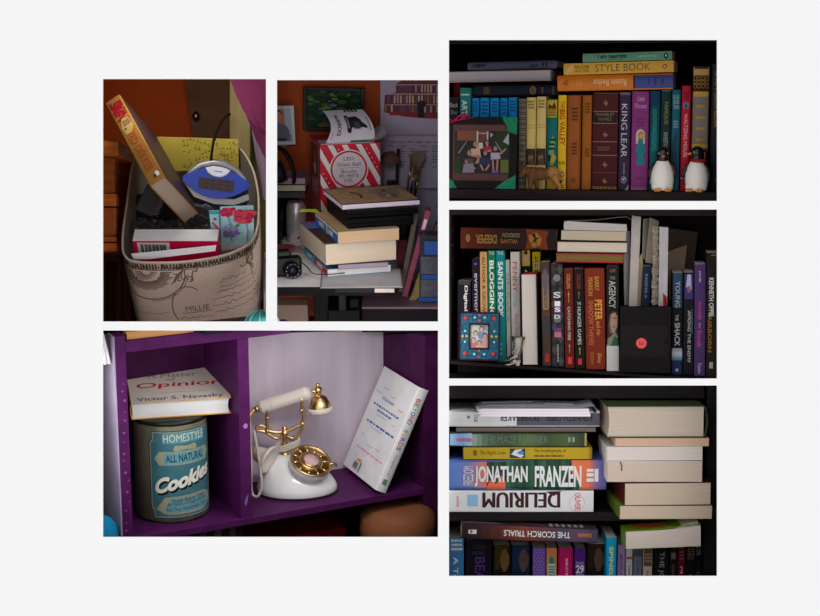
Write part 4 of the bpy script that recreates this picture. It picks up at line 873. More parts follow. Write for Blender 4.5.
# --- cookie tin
def tin():
    p = P.pt(*c3(170, 476), z=ZS); r = .1005; c = p + AW * r; c.z = ZS + .0004
    h = (P.pt(170.9, 421, y=c.y).z - P.pt(170.9, 512, y=c.y).z) + .012
    o = thing('cookie_tin', 'round teal vintage cookie tin standing in the left cubby under a book', 'tin', P.G @ T(c) @ R(-27 + 32, 'Z'))
    edge = mat((104, 102, 80), .4, var=.18, scale=20, metal=.2); dark = mat((44, 44, 40), .35, metal=.6)
    b = MB(); b.lathe([(r * .97, 0), (r, .003), (r, h - .004), (r * .985, h)], edge, n=64); b.lathe([(r, .0005), (r * 1.012, .002), (r * 1.012, .005), (r * 1.0, .0065)], dark, n=64)
    fn = lambda u, v, f: ((r + f) * math.sin(u), -(r + f) * math.cos(u), v)
    k = [0]
    def dec(g, c, cut=.06, **kw): k[0] += 1; b.decal(g, mat(c, .4, var=.12, scale=40, **kw), fn, .0002 + k[0] * .00006, (cut, 0), smooth=False)
    def rc(u0, v0, u1, v1, c): dec(fit(RECT, u0, v0 * h, u1, v1 * h), c)
    def tx(s, u0, v0, u1, v1, c, rise=0, **kw):
        g = fit(text_geo(s, **kw), u0, v0 * h, u1, v1 * h)
        g = ([(x, y + rise * h * (x - u0) / (u1 - u0)) for x, y in g[0]], g[1]); dec(g, c)
    teal, lt, crm, navy = (60, 104, 114), (96, 142, 150), (142, 142, 116), (36, 60, 72)
    for side in (0, -2.62, 2.62):
        L_ = [(.92, .05), (.92, .12), (1.0, .15), (1.0, .84), (.92, .87), (.92, .95)]
        def frame(s, c, gx=0):
            pts = [(s * a_ + side, v) for a_, v in L_] + [(-s * a_ + side, v) for a_, v in reversed(L_)]
            dec(poly_geo([(a_, h * (.5 + (v - .5) * (1 - gx))) for a_, v in pts]), c)
        frame(1.02, navy); frame(.99, crm, .02); frame(.96, teal, .04)
    rc(-.62, .82, .62, .93, (78, 132, 142)); tx('HOMESTYLE', -.6, .835, .62, .915, (190, 190, 164), bold=.02)
    dec(fit(poly_geo([(0, .3), (.1, .0), (.5, .2), (.9, 0), (1, .3), (.9, .9), (.5, .7), (.1, .9)]), -.35, h * .74, .35, h * .81), crm)
    dec(fit(poly_geo([(0, .5), (.08, .0), (.92, .0), (1, .5), (.92, 1), (.08, 1)]), -.86, h * .6, .86, h * .74), crm); rc(-.6, .61, .62, .73, lt); tx('ALL NATURAL', -.55, .63, .58, .71, navy, bold=.02)
    for dx, dy, c in ((.035, -.022, (30, 26, 24)), (.02, -.012, (30, 26, 24)), (0, 0, (206, 206, 196))): tx('Cookies', -.86 + dx, .3 + dy, .86 + dx, .46 + dy, c, rise=.14, bold=.05, shear=.25)
    dec(fit(poly_geo([(0, .3), (.1, .1), (.2, 0), (.8, 0), (1, .3), (.98, .8), (.8, 1), (.15, .9)]), -.85, h * .09, .86, h * .29), crm); dec(fit(poly_geo([(0, .2), (.12, 0), (1, 0), (1, .9), (.12, .9)]), -.62, h * .11, .7, h * .27), lt)
    tx('Fresh Baked Taste', -.4, .21, .56, .255, navy, rise=.02); tx('All Natural Ingredients', -.56, .165, .64, .21, navy, rise=.02); tx('For That Homemade Taste', -.56, .12, .64, .16, navy, rise=.02)
    b.done('body', o)
    l = MB(); l.lathe([(r * .9, h + .0002), (r * 1.015, h + .0005), (r * 1.02, h + .009), (r * .98, h + .012), (0, h + .012)], dark, n=64); l.done('lid', o)
    return P.G.inverted() @ o.matrix_world, h + .0122, c
Mt, ht, tc = tin()
# --- book on the tin
def tin_book():
    zb = ZS + .0004 + ht + .0004
    a = P.pt(*c3(76, 228), z=zb); b = P.pt(*c3(318, 212), z=zb); x = (b - a); Dp = x.length * .985; X = x.normalized(); Y = Vector((-X.y * .99, X.x * .99, .14)).normalized(); Z_ = X.cross(Y)
    Tk = .047
    M = P.G @ axes(a + Z_ * (Tk / 2 + .0005), Z_, X, Y)      # book frame: thickness up, spine->fore edge to the right, height going back
    crm = (206, 196, 178)
    fr = [('r', 0, 1, .0, 1, (204, 194, 184)), ('h', .62, .72, .2, .72, (120, 110, 100), 'A Matter', {'shear': .15}), ('h', .53, .59, .4, .5, (110, 100, 90), 'of', {'shear': .3}), ('h', .33, .5, .08, .96, (176, 36, 36), 'Opinion', {'shear': .1, 'bold': .01}),
          ('r', .22, .225, .3, .8, (120, 110, 100)), ('h', .02, .13, .06, .93, (58, 58, 84), 'Victor S. Navasky', {'bold': .01}), ]
    fr = [(it[0], 1 - it[2], 1 - it[1]) + tuple(it[3:]) for it in [(f[0], f[1], f[2]) + tuple(f[3:]) for f in fr]]
    make_book(M, Tk, Dp, .262, (196, 152, 84), 'white hardcover with red and grey title lying on the cookie tin', None, hard=True, page=(226, 216, 218), front=fr, bulge=.003, square=.004)
tin_book()
# --- telephone
def phone():
    q = .00116
    p = P.pt(*c3(474, 421), z=ZS); c = p + AW * .085; c.z = ZS + .0005
    o = thing('rotary_telephone', 'white and gold antique-style rotary telephone in the right cubby', 'telephone', P.G @ T(c) @ R(-22, 'Z'))
    wh = mat((236, 232, 240), .12, coat=.6, var=.02); gd = mat((190, 160, 110), .3, metal=1, var=.12, scale=40); cr = mat((196, 186, 178), .3, coat=.3, var=.03); dk = mat((40, 34, 34), .4)
    def X(cx): return (cx - 474) * q
    def Zs(cy, y=0): return ((400 - cy) * q - .29 * y) / .956
    mb = MB(); rings = [(0, 0, .112, .086, 0), (0, 0, .115, .088, .006), (0, 0, .115, .088, .016), (-.001, 0, .111, .085, .026), (-.004, .003, .102, .079, .042), (-.010, .007, .087, .069, .060), (-.018, .012, .068, .056, .078), (-.026, .017, .048, .042, .092), (-.03, .02, .03, .028, .101), (-.032, .021, .018, .018, .104)]
    n = 48; vs = []; fs = []
    for cx, cy, rx, ry, z in rings:
        for i in range(n): a_ = 2 * PI * i / n; vs.append((cx + rx * math.cos(a_), cy + ry * math.sin(a_), z))
    for k in range(len(rings) - 1):
        for i in range(n): j = (i + 1) % n; fs.append((k * n + i, k * n + j, (k + 1) * n + j, (k + 1) * n + i))
    fs += [tuple(range(n))[::-1], tuple((len(rings) - 1) * n + i for i in range(n))]
    mb.geo(vs, fs, wh, smooth=True); base = mb.done('base', o)
    tr = MB(); tr.tube([(.116 * math.cos(2 * PI * i / 40), .089 * math.sin(2 * PI * i / 40), .0028) for i in range(41)], .0028, dk, n=6, cap=False); tr.done('base_rim', o)
    # dial: a gold wheel with ten finger holes on the sloping face
    nrm = Vector((.28, -.43, .86)).normalized(); xa = Vector((0, 0, 1)).cross(nrm).normalized(); ya = nrm.cross(xa)
    dc = Vector((X(507), -.036, 0)); dc.z = Zs(334, dc.y) + .003
    Md = axes(dc, xa, ya, nrm); Rd = 52 * q
    pl = MB(); pl.lathe([(Rd * .98, -.02), (Rd * .98, .003), (Rd * .7, .0045), (0, .0045)], wh, M=Md, n=40); pl.done('dial_plate', o)
    dl = MB(); m = 60; 
    def ringpart(r0, r1, z0, z1): dl.lathe([(r0, z0), (r1, z0), (r1, z1), (r0, z1), (r0, z0)], gd, M=Md, n=40)
    ringpart(Rd * .9, Rd * 1.02, .006, .0095); ringpart(Rd * .40, Rd * .58, .006, .0095)
    for i in range(11):
        a_ = math.radians(-20 + i * 31.5); ca, sa = math.cos(a_), math.sin(a_)
        dl.tube([(Rd * .55 * ca, Rd * .55 * sa, .0078), (Rd * .95 * ca, Rd * .95 * sa, .0078)], Rd * .055, gd, M=Md, n=8, flat=.5)
    dl.lathe([(Rd * .44, .0095), (Rd * .44, .011), (Rd * .38, .0125), (Rd * .36, .0118)], gd, M=Md, n=32)
    dl.tube([(Rd * .7, -Rd * .5, .012), (Rd * 1.12, -Rd * .55, .012), (Rd * 1.14, -Rd * .55, .0)], Rd * .06, gd, M=Md, n=8)
    dial = dl.done('dial', o); dial['label'] = 'gold finger wheel'
    ct = MB(); ct.lathe([(Rd * .37, .008), (Rd * .37, .0118), (0, .0126)], mat((190, 158, 160), .4, var=.15, scale=120), M=Md, n=24); ct.done('dial_centre', o)['label'] = 'pinkish dial centre disc'
    # cradle
    px, py = X(446), .022; zt = Zs(255, py)
    cd = MB(); cd.lathe([(.022, .098), (.016, .104), (.009, .110), (.014, .116), (.008, .122), (.007, zt - .012), (.012, zt - .006), (.012, zt), (.006, zt + .004), (.009, zt + .012), (0, zt + .018)], gd, M=T((px, py, 0)), n=20)
    hl = (X(405), py, Zs(206, py)); hr = (X(489), py, Zs(182, py))
    def arm(pts, r=.0042): cd.tube(smooth_(pts, 4), r * 1.3, gd, n=8)
    A = lambda cx, cy, y=py: (X(cx), y, Zs(cy, y))
    arm([A(447, 256), A(425, 256), A(405, 252)]); arm([A(405, 254), A(403, 232), A(406, 204)]); arm([A(447, 256), A(470, 246), A(490, 237)]); arm([A(490, 240), A(493, 215), A(489, 184)])
    arm([A(447, 262), A(428, 272), A(410, 262), A(392, 252), A(376, 252)], .0035); arm([A(447, 262), A(466, 272), A(482, 258), A(494, 240)], .0035)
    arm([A(374, 246), A(384, 238), A(398, 242), A(404, 252)], .003); cd.ball(A(447, 258), (.011, .011, .012), gd, n=14); cd.ball(A(404, 252), (.008, .008, .008), gd, n=12); cd.ball(A(490, 237), (.008, .008, .008), gd, n=12)
    for cx, cy in ((404, 220), (488, 204)):
        cd.ball(A(cx, cy), (.0075, .0075, .006), gd, n=12)
        for s_ in (-1, 1): cd.tube([(X(cx), py, Zs(cy - 8, py)), (X(cx), py + s_ * .016, Zs(cy - 20, py)), (X(cx), py + s_ * .018, Zs(cy - 34, py))], .0032, gd, n=8)
    cd.done('cradle', o)['label'] = 'gold scrolled cradle'
    # handset
    e0 = Vector(A(384, 196)); e1 = Vector(A(512, 160)); d = (e1 - e0).normalized()
    def along(m, prof, org, dr):
        z = dr; x = z.orthogonal().normalized(); y = z.cross(x); m.lathe(prof[0], prof[1], M=axes(org, x, y, z), n=24)
    hs = MB(); L = (e1 - e0).length
    along(hs, ([(.012, 0), (.018, .004), (.022, .012), (.019, .018), (.0225, .024), (.019, .030), (.0215, .036), (.0205, .044), (.0195, L * .5), (.0205, L * .86), (.0225, L * .9), (.0195, L * .94), (.013, L)], cr), e0, d); hs.done('handset', o)['label'] = 'cream handset grip'
    ec = Vector(A(533, 186)); ea = Vector((.1, -.06, -1)).normalized()
    er = MB(); along(er, ([(0, -.024), (.012, -.022), (.022, -.014), (.030, .002), (.033, .012), (.033, .014)], gd), ec, ea)
    er.ball(ec - ea * .036, (.0125, .0125, .012), gd, n=14); er.ball(ec - ea * .050, (.006, .006, .007), gd, n=10); er.tube([e1 - d * .004, e1 + d * .01, ec - ea * .014], .006, gd, n=8); er.done('earpiece', o)['label'] = 'gold bell-shaped earpiece cap'
    ew = MB(); along(ew, ([(.033, .013), (.036, .016), (.0355, .026), (.030, .031), (0, .031)], cr), ec, ea); ew.done('ear_cap', o)['label'] = 'cream ear cap'
    mc = Vector(A(396, 315, -.035)); ma = Vector((.75, -.45, -.3)).normalized()
    mp = MB(); along(mp, ([(.0, -.040), (.014, -.038), (.021, -.024), (.026, -.004), (.034, .006), (.041, .012), (.042, .018), (.037, .020), (.029, .012), (0, .01)], cr), mc, ma); mp.done('mouthpiece', o)['label'] = 'cream cup-shaped mouthpiece'
    nk = MB(); nk.tube([e0 + d * .002, e0 - d * .014, Vector(A(362, 212, -.0)), Vector(A(358, 250, -.015)), Vector(A(362, 290, -.03)), mc - ma * .034], [.007, .007, .006, .006, .006, .008], gd, n=10); nk.ball(e0 - d * .006, .011, gd, n=12); nk.done('handset_neck', o)['label'] = 'gold curved handset neck'
    # cord
    cdm = mat((176, 168, 158), .5, var=.2, stripes=(200, 200, 600))
    co = MB(); pts = [A(372, 250, -.04), A(380, 300, -.06), A(386, 350, -.075), A(388, 385, -.085), A(378, 408, -.09), A(366, 404, -.085), A(362, 380, -.08), A(364, 330, -.07), A(362, 270, -.05), A(362, 225, -.03)]
    co.tube(smooth_(pts, 5), .0042, cdm, n=8); co.done('cord', o)['label'] = 'pale braided cord'
    cl = MB(); lp = []
    for k in range(3):
        for i in range(12): t = 2 * PI * i / 12; lp.append(Vector(A(452, 292 - 5 * k, .02)) + Vector((.034 * math.cos(t), .014 * math.sin(t), .010 * math.cos(t) + .004 * math.sin(t))))
    cl.tube(smooth_(lp, 3), .0036, cdm, n=7); cl.done('cord_coil', o)['label'] = 'pale cord coiled behind the cradle'
def smooth_(pts, k):
    pts = [Vector(p) for p in pts]; out = []
    for i in range(len(pts) - 1):
        p0 = pts[max(0, i - 1)]; p1 = pts[i]; p2 = pts[i + 1]; p3 = pts[min(len(pts) - 1, i + 2)]
        for j in range(k):
            t = j / k; out.append(.5 * ((2 * p1) + (p2 - p0) * t + (2 * p0 - 5 * p1 + 4 * p2 - p3) * t * t + (3 * p1 - p0 - 3 * p2 + p3) * t ** 3))
    return out + [pts[-1]]

phone()
# --- leaning white book
def leaning():
    br = P.G @ P.pt(*c3(686, 402), z=ZS + .003); r, u, d = basis(*c3(680, 260)); q = .00118 * (br.y + D) / (D + .43)
    Wv = r * 80 - u * 55 - d * 181; Hv = r * 100 + u * 240 - d * 29
    up_ = (P.G.to_3x3() @ Vector((0, 0, 1))); Wv = Wv - up_ * Wv.dot(up_); wl = Wv.length * q; hl = Hv.length * q
    Yv = -Wv.normalized(); Zv = (Hv - Yv * Hv.dot(Yv)).normalized(); Xv = Yv.cross(Zv); Tk = .036
    M = axes(br - Xv * (-Tk / 2 + .0) * 0, Xv, Yv, Zv) @ T((-Tk / 2, .0, 0))
    M.translation = br + (-Xv * Tk / 2) * 1.0
    low = min((M @ Vector((sx * Tk / 2, yy, 0)) - P.G @ Vector((0, 0, ZS))).dot(up_) for sx in (-1, 1) for yy in (0, wl)); M.translation += up_ * (.0008 - low)
    cols = [(170, 70, 100), (90, 140, 90), (200, 130, 60), (80, 110, 170), (190, 70, 60), (120, 90, 150)]
    sp_ = []
    for i, ch in enumerate('BEYOND WORDS'):
        if ch != ' ': sp_.append(('d', .1 + .042 * i, .136 + .042 * i, .22, .6, cols[i % 6], ch, {'bold': .02}))
    sp_ += [('d', .64, .84, .3, .55, (150, 150, 170), 'the lighter side', {}), ('r', .88, .93, .25, .6, (90, 130, 100))]
    bl, rd, aq = (74, 92, 150), (206, 120, 120), (150, 180, 200)
    bk = [('h', .24, .275, .28, .62, bl, 'Wit and wisdom', {}), ('n', .33, .36, .12, .85, bl, 1), ('n', .37, .4, .25, .7, bl, 1), ('n', .41, .43, .3, .6, aq, 1), ('n', .5, .53, .08, .92, bl, 1), ('n', .54, .56, .3, .62, aq, 1), ('n', .16, .18, .2, .36, aq, 1), ('n', .22, .24, .05, .25, aq, 1), ('n', .2, .215, .45, .6, rd, 1), ('n', .27, .285, .75, .9, rd, 1), ('n', .42, .43, .74, .84, rd, 1), ('n', .64, .655, .1, .25, aq, 1), ('n', .7, .715, .35, .55, aq, 1), ('n', .76, .78, .1, .9, (206, 130, 150), 1), ('n', .69, .7, .6, .75, rd, 1), ('r', .895, .965, .24, .38, (190, 190, 190)), ('r', .88, .97, .42, .45, (40, 120, 80)), ('r', .86, .885, .3, .42, (226, 120, 90))] + [('r', .9, .96, .25 + .013 * i, .256 + .013 * i, (40, 40, 44)) for i in range(10)]
    make_book(M, Tk, wl, hl, (214, 210, 218), 'white book with rainbow-lettered spine leaning against the right side of the cubby', None, hard=True, deco=sp_, back=bk, bulge=.004, rough=.3)
leaning()
# --- things above and below
wd = mat((186, 134, 84), .5, var=.2, stripes=(4, 30, 60))
a = P.pt(127, 338, y=.01); b_ = P.pt(194.5, 338, y=.01)
bx = thing('wooden_box', 'light wooden box standing on top of the purple shelf at left', 'box', P.G @ T(((a.x + b_.x) / 2, .01, ZT + .0305)))
w_ = (b_.x - a.x) / 2
MB().box(-w_, w_, 0, .04, 0, .015, wd, bev=.001).done('body', bx); MB().box(-w_ - .002, w_ + .002, -.002, .042, .0155, .020, wd, bev=.001).done('lid', bx)
a = P.pt(204.5, 338, y=-.03); b_ = P.pt(262, 338, y=-.03); w_ = (b_.x - a.x) / 2
bx = thing('black_case', 'flat black case overhanging the top edge of the purple shelf', 'case', P.G @ T(((a.x + b_.x) / 2, -.03, ZT + .0305)))
bm_ = mat((24, 23, 24), .4); MB().box(-w_, w_, 0, .07, -.0, .014, bm_, bev=.002).done('body', bx); MB().box(-w_, w_, 0, .07, .0145, .020, bm_, bev=.002).done('lid', bx)
a = P.pt(197.5, 338, y=.02)
tag(MB().box(-.002, .002, 0, .03, 0, .02, mat((206, 202, 204), .6)).done('white_booklet', None, P.G @ T((a.x, .02, ZT + .0305))), 'thin white booklet upright between the wooden box and the black case', 'booklet')
ts = MB(); tm = mat((206, 202, 206), .8, var=.2); tx_ = P.pt(106, 336, y=.09)
for i in range(9): ts.tube([(0, 0, .05), (.002 * (i - 4), .004 * math.sin(i * 2), .02), (.004 * (i - 4), .006 * math.sin(i * 2), -.02), (.0052 * (i - 4), .006 * math.sin(i * 3), -.055)], .0042, tm, n=6)
tg = thing('white_tassel', 'white tassel hanging at the outer left corner of the purple shelf', 'tassel', P.G @ T((XL0 - .03, .02, tx_.z))); tso = ts.done('strands', tg); MB().ball((0, 0, .05), .012, tm).done('knot', tg)
fb_ = bmesh.new(); bmesh.ops.create_uvsphere(fb_, u_segments=28, v_segments=18, radius=1)
for v in fb_.verts:
    n_ = math.sin(v.co.x * 5 + v.co.z * 4) * .09 + math.sin(v.co.y * 7 - v.co.z * 6) * .06; v.co = Vector((v.co.x * .06, v.co.y * .07, v.co.z * .075)) * (1 + n_)
pf = P.pt(104, 528, y=.03)
tag(MB().take(fb_, mat((20, 112, 150), .8, var=.4, scale=260, bump=.4), smooth=True).done('fabric_bundle', None, P.G @ T((XL0 - .063, .02, pf.z - .03))), 'teal blue crumpled fabric bundle at the outer lower left corner of the purple shelf', 'fabric')
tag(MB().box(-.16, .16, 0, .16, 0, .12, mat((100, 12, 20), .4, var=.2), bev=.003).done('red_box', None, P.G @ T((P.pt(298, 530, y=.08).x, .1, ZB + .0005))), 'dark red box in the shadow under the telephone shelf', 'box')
bw = MB(); bwm = mat((120, 74, 50), .5, var=.15)
bw.lathe([(.03, 0), (.06, .01), (.1, .06), (.112, .12), (.108, .165), (.085, .185), (.05, .19), (0, .19)], bwm, n=36)
tag(bw.done('wooden_bowl', None, P.G @ T((P.pt(398, 530, y=.02).x, .02, ZB + .0005))), 'brown rounded wooden bowl in the compartment under the leaning white book', 'bowl')
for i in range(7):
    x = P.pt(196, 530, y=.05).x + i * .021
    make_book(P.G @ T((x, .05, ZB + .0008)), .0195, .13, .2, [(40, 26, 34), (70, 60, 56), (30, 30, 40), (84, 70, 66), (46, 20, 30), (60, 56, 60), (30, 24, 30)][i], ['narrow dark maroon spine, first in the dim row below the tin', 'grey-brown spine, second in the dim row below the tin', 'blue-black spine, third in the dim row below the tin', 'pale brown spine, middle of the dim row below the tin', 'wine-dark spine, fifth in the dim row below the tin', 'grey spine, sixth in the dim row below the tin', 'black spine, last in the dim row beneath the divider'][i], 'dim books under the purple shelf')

lamp('shelf_fill', W(350, 326, .03) + Vector((0, 0, .02)), W(350, 450, .5), .35, 1.5, (1, .97, .97), .05)  # fill light added out of view over the cubby opening
lamp('side_fill', W(88, 430, .05), W(300, 440, .45), .08, .35, (1, .97, .95), .35)  # second unseen fill, added at the left to brighten the cubby
# ================= niche at the upper right: old books, penguins, lion, black photo frame
GAIN = .84
P = Pan(583, 120, .30, -13, 7.7)
o = thing('bookcase', 'black-brown bookcase holding the penguins, the lion and old cloth-bound books', 'bookcase', P.G)
wm = mat((33, 24, 24), .5, var=.3, stripes=(4, 60, 60))
ZS = P.pt(583, 190.6, y=-.03).z
xl, xr = P.pt(444.5, 120, y=0).x, P.pt(735, 120, y=0).x
MB().box(xl - .012, xr, -.03, .28, ZS - .0265, ZS, wm, bev=.001).done('shelf', o)
MB().box(xl - .012, xr, 0, .28, P.pt(583, 43, y=0).z, P.pt(583, 34, y=0).z, wm, bev=.001).done('shelf', o)
MB().box(xl - .012, xr, .281, .29, ZS - .02, P.pt(583, 38, y=0).z, mat((14, 11, 11), .8)).done('back_panel', o)
MB().box(xr - .02, xr, 0, .28, ZS, P.pt(583, 44, y=0).z, wm).done('side_panel', o)
MB().box(xl - .012, xl - .002, 0, .28, ZS, P.pt(583, 44, y=0).z, wm).done('side_panel', o)
G4 = 'old books standing on the upper bookcase shelf'
def std(x0, x1, yt, c, label, deco=(), Y=.01, dep=.15, hard=True, **k):
    yb = yt + 60; lo, hi = 150, 230
    for _ in range(40):
        m_ = (lo + hi) / 2
        if P.pt((x0 + x1) / 2, m_, y=Y).z > ZS + .0004: lo = m_
        else: hi = m_
    return book(P, (x0 + .2, yt, x1 - .2, lo), Y, dep, 'up', c, label, G4, deco=deco, hard=hard, **k)
cr = (196, 176, 110)
std(447, 458.6, 97.5, (22, 20, 22), 'black spine with rows of white words, cut by the left edge behind the pink bow', [('h', .06, .11, .2, .95, (130, 128, 128), 'Black'), ('h', .14, .19, .3, .95, (110, 108, 108), 'Silver'), ('h', .24, .33, .3, .95, (150, 148, 148), 'dark'), ('h', .36, .41, .3, .95, (110, 108, 108), 'begin')], hard=False, dep=.06)
std(452.5, 460.5, 83, (118, 28, 26), 'plain red volume behind the left-edge black spine', Y=.075, dep=.1)
std(459.3, 470.8, 88, (24, 96, 98), 'faded teal spine with pale sideways capitals at the left', [('r', .06, .075, .1, .9, (150, 170, 150)), ('d', .12, .62, .2, .7, (170, 180, 170), 'ART HISTORY', {'bold': .02})])
for i, (x0, x1, yt) in enumerate([(471.2, 479, 98.4), (479.6, 488.9, 98), (489.6, 498.8, 98.2), (499.6, 507.3, 98.2), (507.8, 517, 97.6)]):
    lab = ['sky-blue cloth spine next to the teal spine, leftmost of the matching blue set', 'sky-blue cloth spine, second from left in the matching blue set', 'sky-blue cloth spine, middle one of the matching blue set', 'sky-blue cloth spine, second from right in the matching blue set', 'sky-blue cloth spine next to the grey patterned book, rightmost of the matching blue set'][i]
    std(x0, x1, yt, (10, 112, 172), lab, [('n', .03, .16 + .03 * (i % 2), .2, .85, (20, 60, 90), 4, {'n': 2}), ('r', .5, .52, 0, 1, (20, 70, 110))], Y=.02)
gp = [('n', .02 + .06 * i, .06 + .06 * i, .05, .95, (58, 54, 50), 2, {'n': 1.2}) for i in range(16)] + [('h', .52, .6, .3, .75, (50, 46, 44), 'V'), ('r', .7, .74, .3, .7, (56, 50, 46))]
std(518.2, 526, 99, (104, 94, 78), 'narrow grey-brown spine with worn dotted pattern above the lion', gp)
def cream(seed): return [('n', .03, .13, .15, .85, (120, 100, 60), 3, {'n': 1.6}), ('r', .33, .338, .05, .95, (150, 128, 80)), ('r', .3, .31, .1, .9, (150, 128, 80)), ('r', .56, .74, .02, .98, (52, 42, 34)), ('e', .6, .72, .25, .75, (120, 92, 70)), ('p', .59, .74, .15, .9, (80, 62, 48), [(0, 0), (1, 0), (.9, .4), (.6, .5), (.3, .4)]), ('e', .58, .64, .3, .7, (60, 44, 30)), ('n', .76, .8, .2, .8, (120, 96, 50), 2)]
std(526, 535.8, 97.6, (186, 160, 92), 'cream-yellow jacket spine with a small portrait band, left of its twin', cream(1))
std(536, 546, 96.8, (190, 166, 102), 'cream-yellow jacket spine with a small portrait band, right of its twin', cream(2))
std(546.4, 557.2, 99.4, (16, 96, 96), 'teal spine with yellow top panel and a striped green creature picture', [('r', .01, .2, .03, .97, (176, 140, 40)), ('p', .03, .1, .1, .9, (50, 40, 30), [(0, 0), (.2, .7), (.5, .3), (.8, 1), (1, 0)]), ('n', .1, .19, .1, .9, (70, 60, 40), 3), ('p', .4, .74, .1, .95, (96, 140, 90), [(.3, 0), (.1, .4), (.3, .8), (.6, 1), (.9, .75), (.7, .5), (.9, .2), (.6, 0)]), ('r', .44, .46, .3, .9, (24, 34, 30)), ('r', .49, .51, .2, .8, (24, 34, 30)), ('r', .54, .56, .2, .8, (24, 34, 30)), ('p', .6, .72, .3, .95, (170, 140, 50), [(0, .3), (.6, 1), (1, .6), (.6, 0)]), ('p', .6, .7, .05, .5, (28, 40, 60), [(0, 1), (1, .7), (.7, 0), (.2, .2)]), ('r', .8, 1, 0, 1, (170, 140, 40))])
std(557.4, 566.4, 95.4, (206, 164, 30), 'bright yellow spine with heavy red sideways capitals', [('d', .06, .14, .35, .8, (150, 30, 24), 'THE'), ('d', .15, .53, .22, .85, (150, 26, 22), 'BIG VALLEY', {'bold': .02}), ('n', .7, .74, .1, .9, (90, 60, 20), 2), ('e', .81, .88, .3, .8, (60, 50, 40)), ('e', .825, .865, .4, .7, (190, 180, 150)), ('e', .9, .94, .3, .6, (60, 50, 40)), ('n', .95, .99, .2, .8, (90, 60, 20), 2)])
std(566.9, 580.8, 95, (138, 76, 32), 'wide tan-brown spine with faint dark stamped lettering, beside the bright yellow spine', [('n', .13, .28, .3, .8, (84, 44, 20), 4, {'n': 1.5}), ('n', .5, .64, .35, .75, (84, 44, 20), 4, {'n': 1.5}), ('n', .88, .93, .3, .7, (84, 44, 20), 2), ('r', .0, 1, .9, .97, (112, 60, 26)), ('r', 0, .012, 0, 1, (90, 50, 24))])
std(581.6, 591.6, 95, (142, 80, 30), 'narrower tan-brown spine with faint dark lettering, beside the maroon volume', [('n', .08, .2, .3, .8, (90, 50, 22), 4, {'n': 1.5}), ('n', .56, .66, .35, .8, (90, 50, 22), 3), ('r', 0, .01, 0, 1, (90, 50, 24))])
gld = (128, 92, 60)
def flower(s0, s1): return ('p', s0, s1, .4, .62, gld, [(.5, 0), (.7, .2), (1, .35), (.75, .6), (.6, .55), (.5, 1), (.35, .6), (0, .5), (.3, .3)])
wv = [('r', 0, .19, 0, 1, (66, 26, 28)), flower(.06, .14), ('r', .19, .31, 0, 1, (34, 28, 28)), ('h', .205, .24, .12, .85, (120, 96, 66), 'WAVERLEY'), ('h', .255, .285, .25, .75, (120, 96, 66), 'NOVELS'), flower(.39, .46), ('n', .55, .6, .2, .7, (104, 70, 54), 2), flower(.7, .77), flower(.87, .94)] + [('r', q, q + .006, .02, .98, (150, 110, 76)) for q in (.188, .31, .5, .64)] + [('r', .82, .825, .02, .98, (110, 70, 56)), ('n', .965, .995, 0, 1, (150, 110, 70), 2), ('r', 0, .006, 0, 1, (110, 80, 60))]
std(592, 618, 93, (66, 25, 28), 'widest maroon leather spine with gold bands and small gold flowers', wv, bulge=.004)
std(618.6, 630.2, 92.4, (52, 38, 62), 'dark plum spine with large white sideways capitals', [('d', .12, .38, .22, .72, (200, 192, 190), 'KING', {'bold': -.012}), ('d', .42, .66, .22, .72, (200, 192, 190), 'LEAR', {'bold': -.012}), ('nd', .72, .84, .4, .6, (120, 110, 120), 1), ('o', .86, .93, .25, .75, (150, 140, 150), 0, {'w': .1}), ('p', .88, .91, .35, .65, (170, 160, 170), [(.5, 0), (1, 1), (0, 1)]), ('n', 0, .03, 0, 1, (120, 110, 116), 2), ('p', .93, 1, .6, 1, (150, 140, 140), [(0, 0), (1, 0), (1, 1), (.5, .4)])])
lp = [('h', .05, .1, .3, .75, (176, 120, 160), 'Little', {'shear': .3}), ('h', .12, .17, .15, .88, (176, 120, 160), 'Princess', {'shear': .3}), ('n', .26, .36, .25, .75, (96, 40, 84), 3, {'n': 1.5}), ('r', .42, .53, .28, .8, (176, 160, 140)), ('e', .38, .5, .28, .8, (176, 160, 140)), ('e', .4, .49, .4, .75, (150, 116, 60)), ('e', .425, .475, .48, .68, (180, 136, 110)), ('p', .48, .74, .25, .85, (24, 110, 116), [(.3, 1), (.2, .75), (0, .5), (.25, .45), (.25, .35), (.1, 0), (.5, -.03), (.95, .02), (.75, .4), (.85, .5), (1, .45), (.95, .7), (.75, .85), (.7, 1)]), ('n', .86, .9, .3, .7, (96, 40, 84), 1), ('n', .97, 1, 0, 1, (150, 110, 130), 2)]
std(631, 648.6, 91.6, (118, 48, 104), 'magenta spine with a small girl in a teal dress', lp)
std(649.2, 659.6, 91.2, (18, 66, 76), 'dark teal mottled spine with blue-green sideways lettering behind the left penguin', [('p', .0, .16, 0, 1, (16, 50, 84), [(0, 0), (1, .2), (.8, 1), (0, .9)]), ('p', .3, .8, 0, 1, (20, 84, 92), [(.2, 0), (1, .4), (.6, 1), (0, .7)]), ('d', .18, .6, .3, .7, (40, 130, 120), 'ADVENTURE CALLING', {}), ('r', .9, .93, .1, .6, (130, 150, 150))])
std(660.4, 670.6, 90, (22, 44, 50), 'greenish-black spine with yellow-green sideways capitals', [('d', .12, .34, .34, .72, (120, 130, 50), 'FAMOUS', {}), ('d', .42, .7, .3, .72, (140, 150, 130), 'INVESTIGATIONS', {}), ('r', .0, 1, .0, .06, (70, 90, 90)), ('n', 0, .02, 0, 1, (90, 100, 96), 1)])
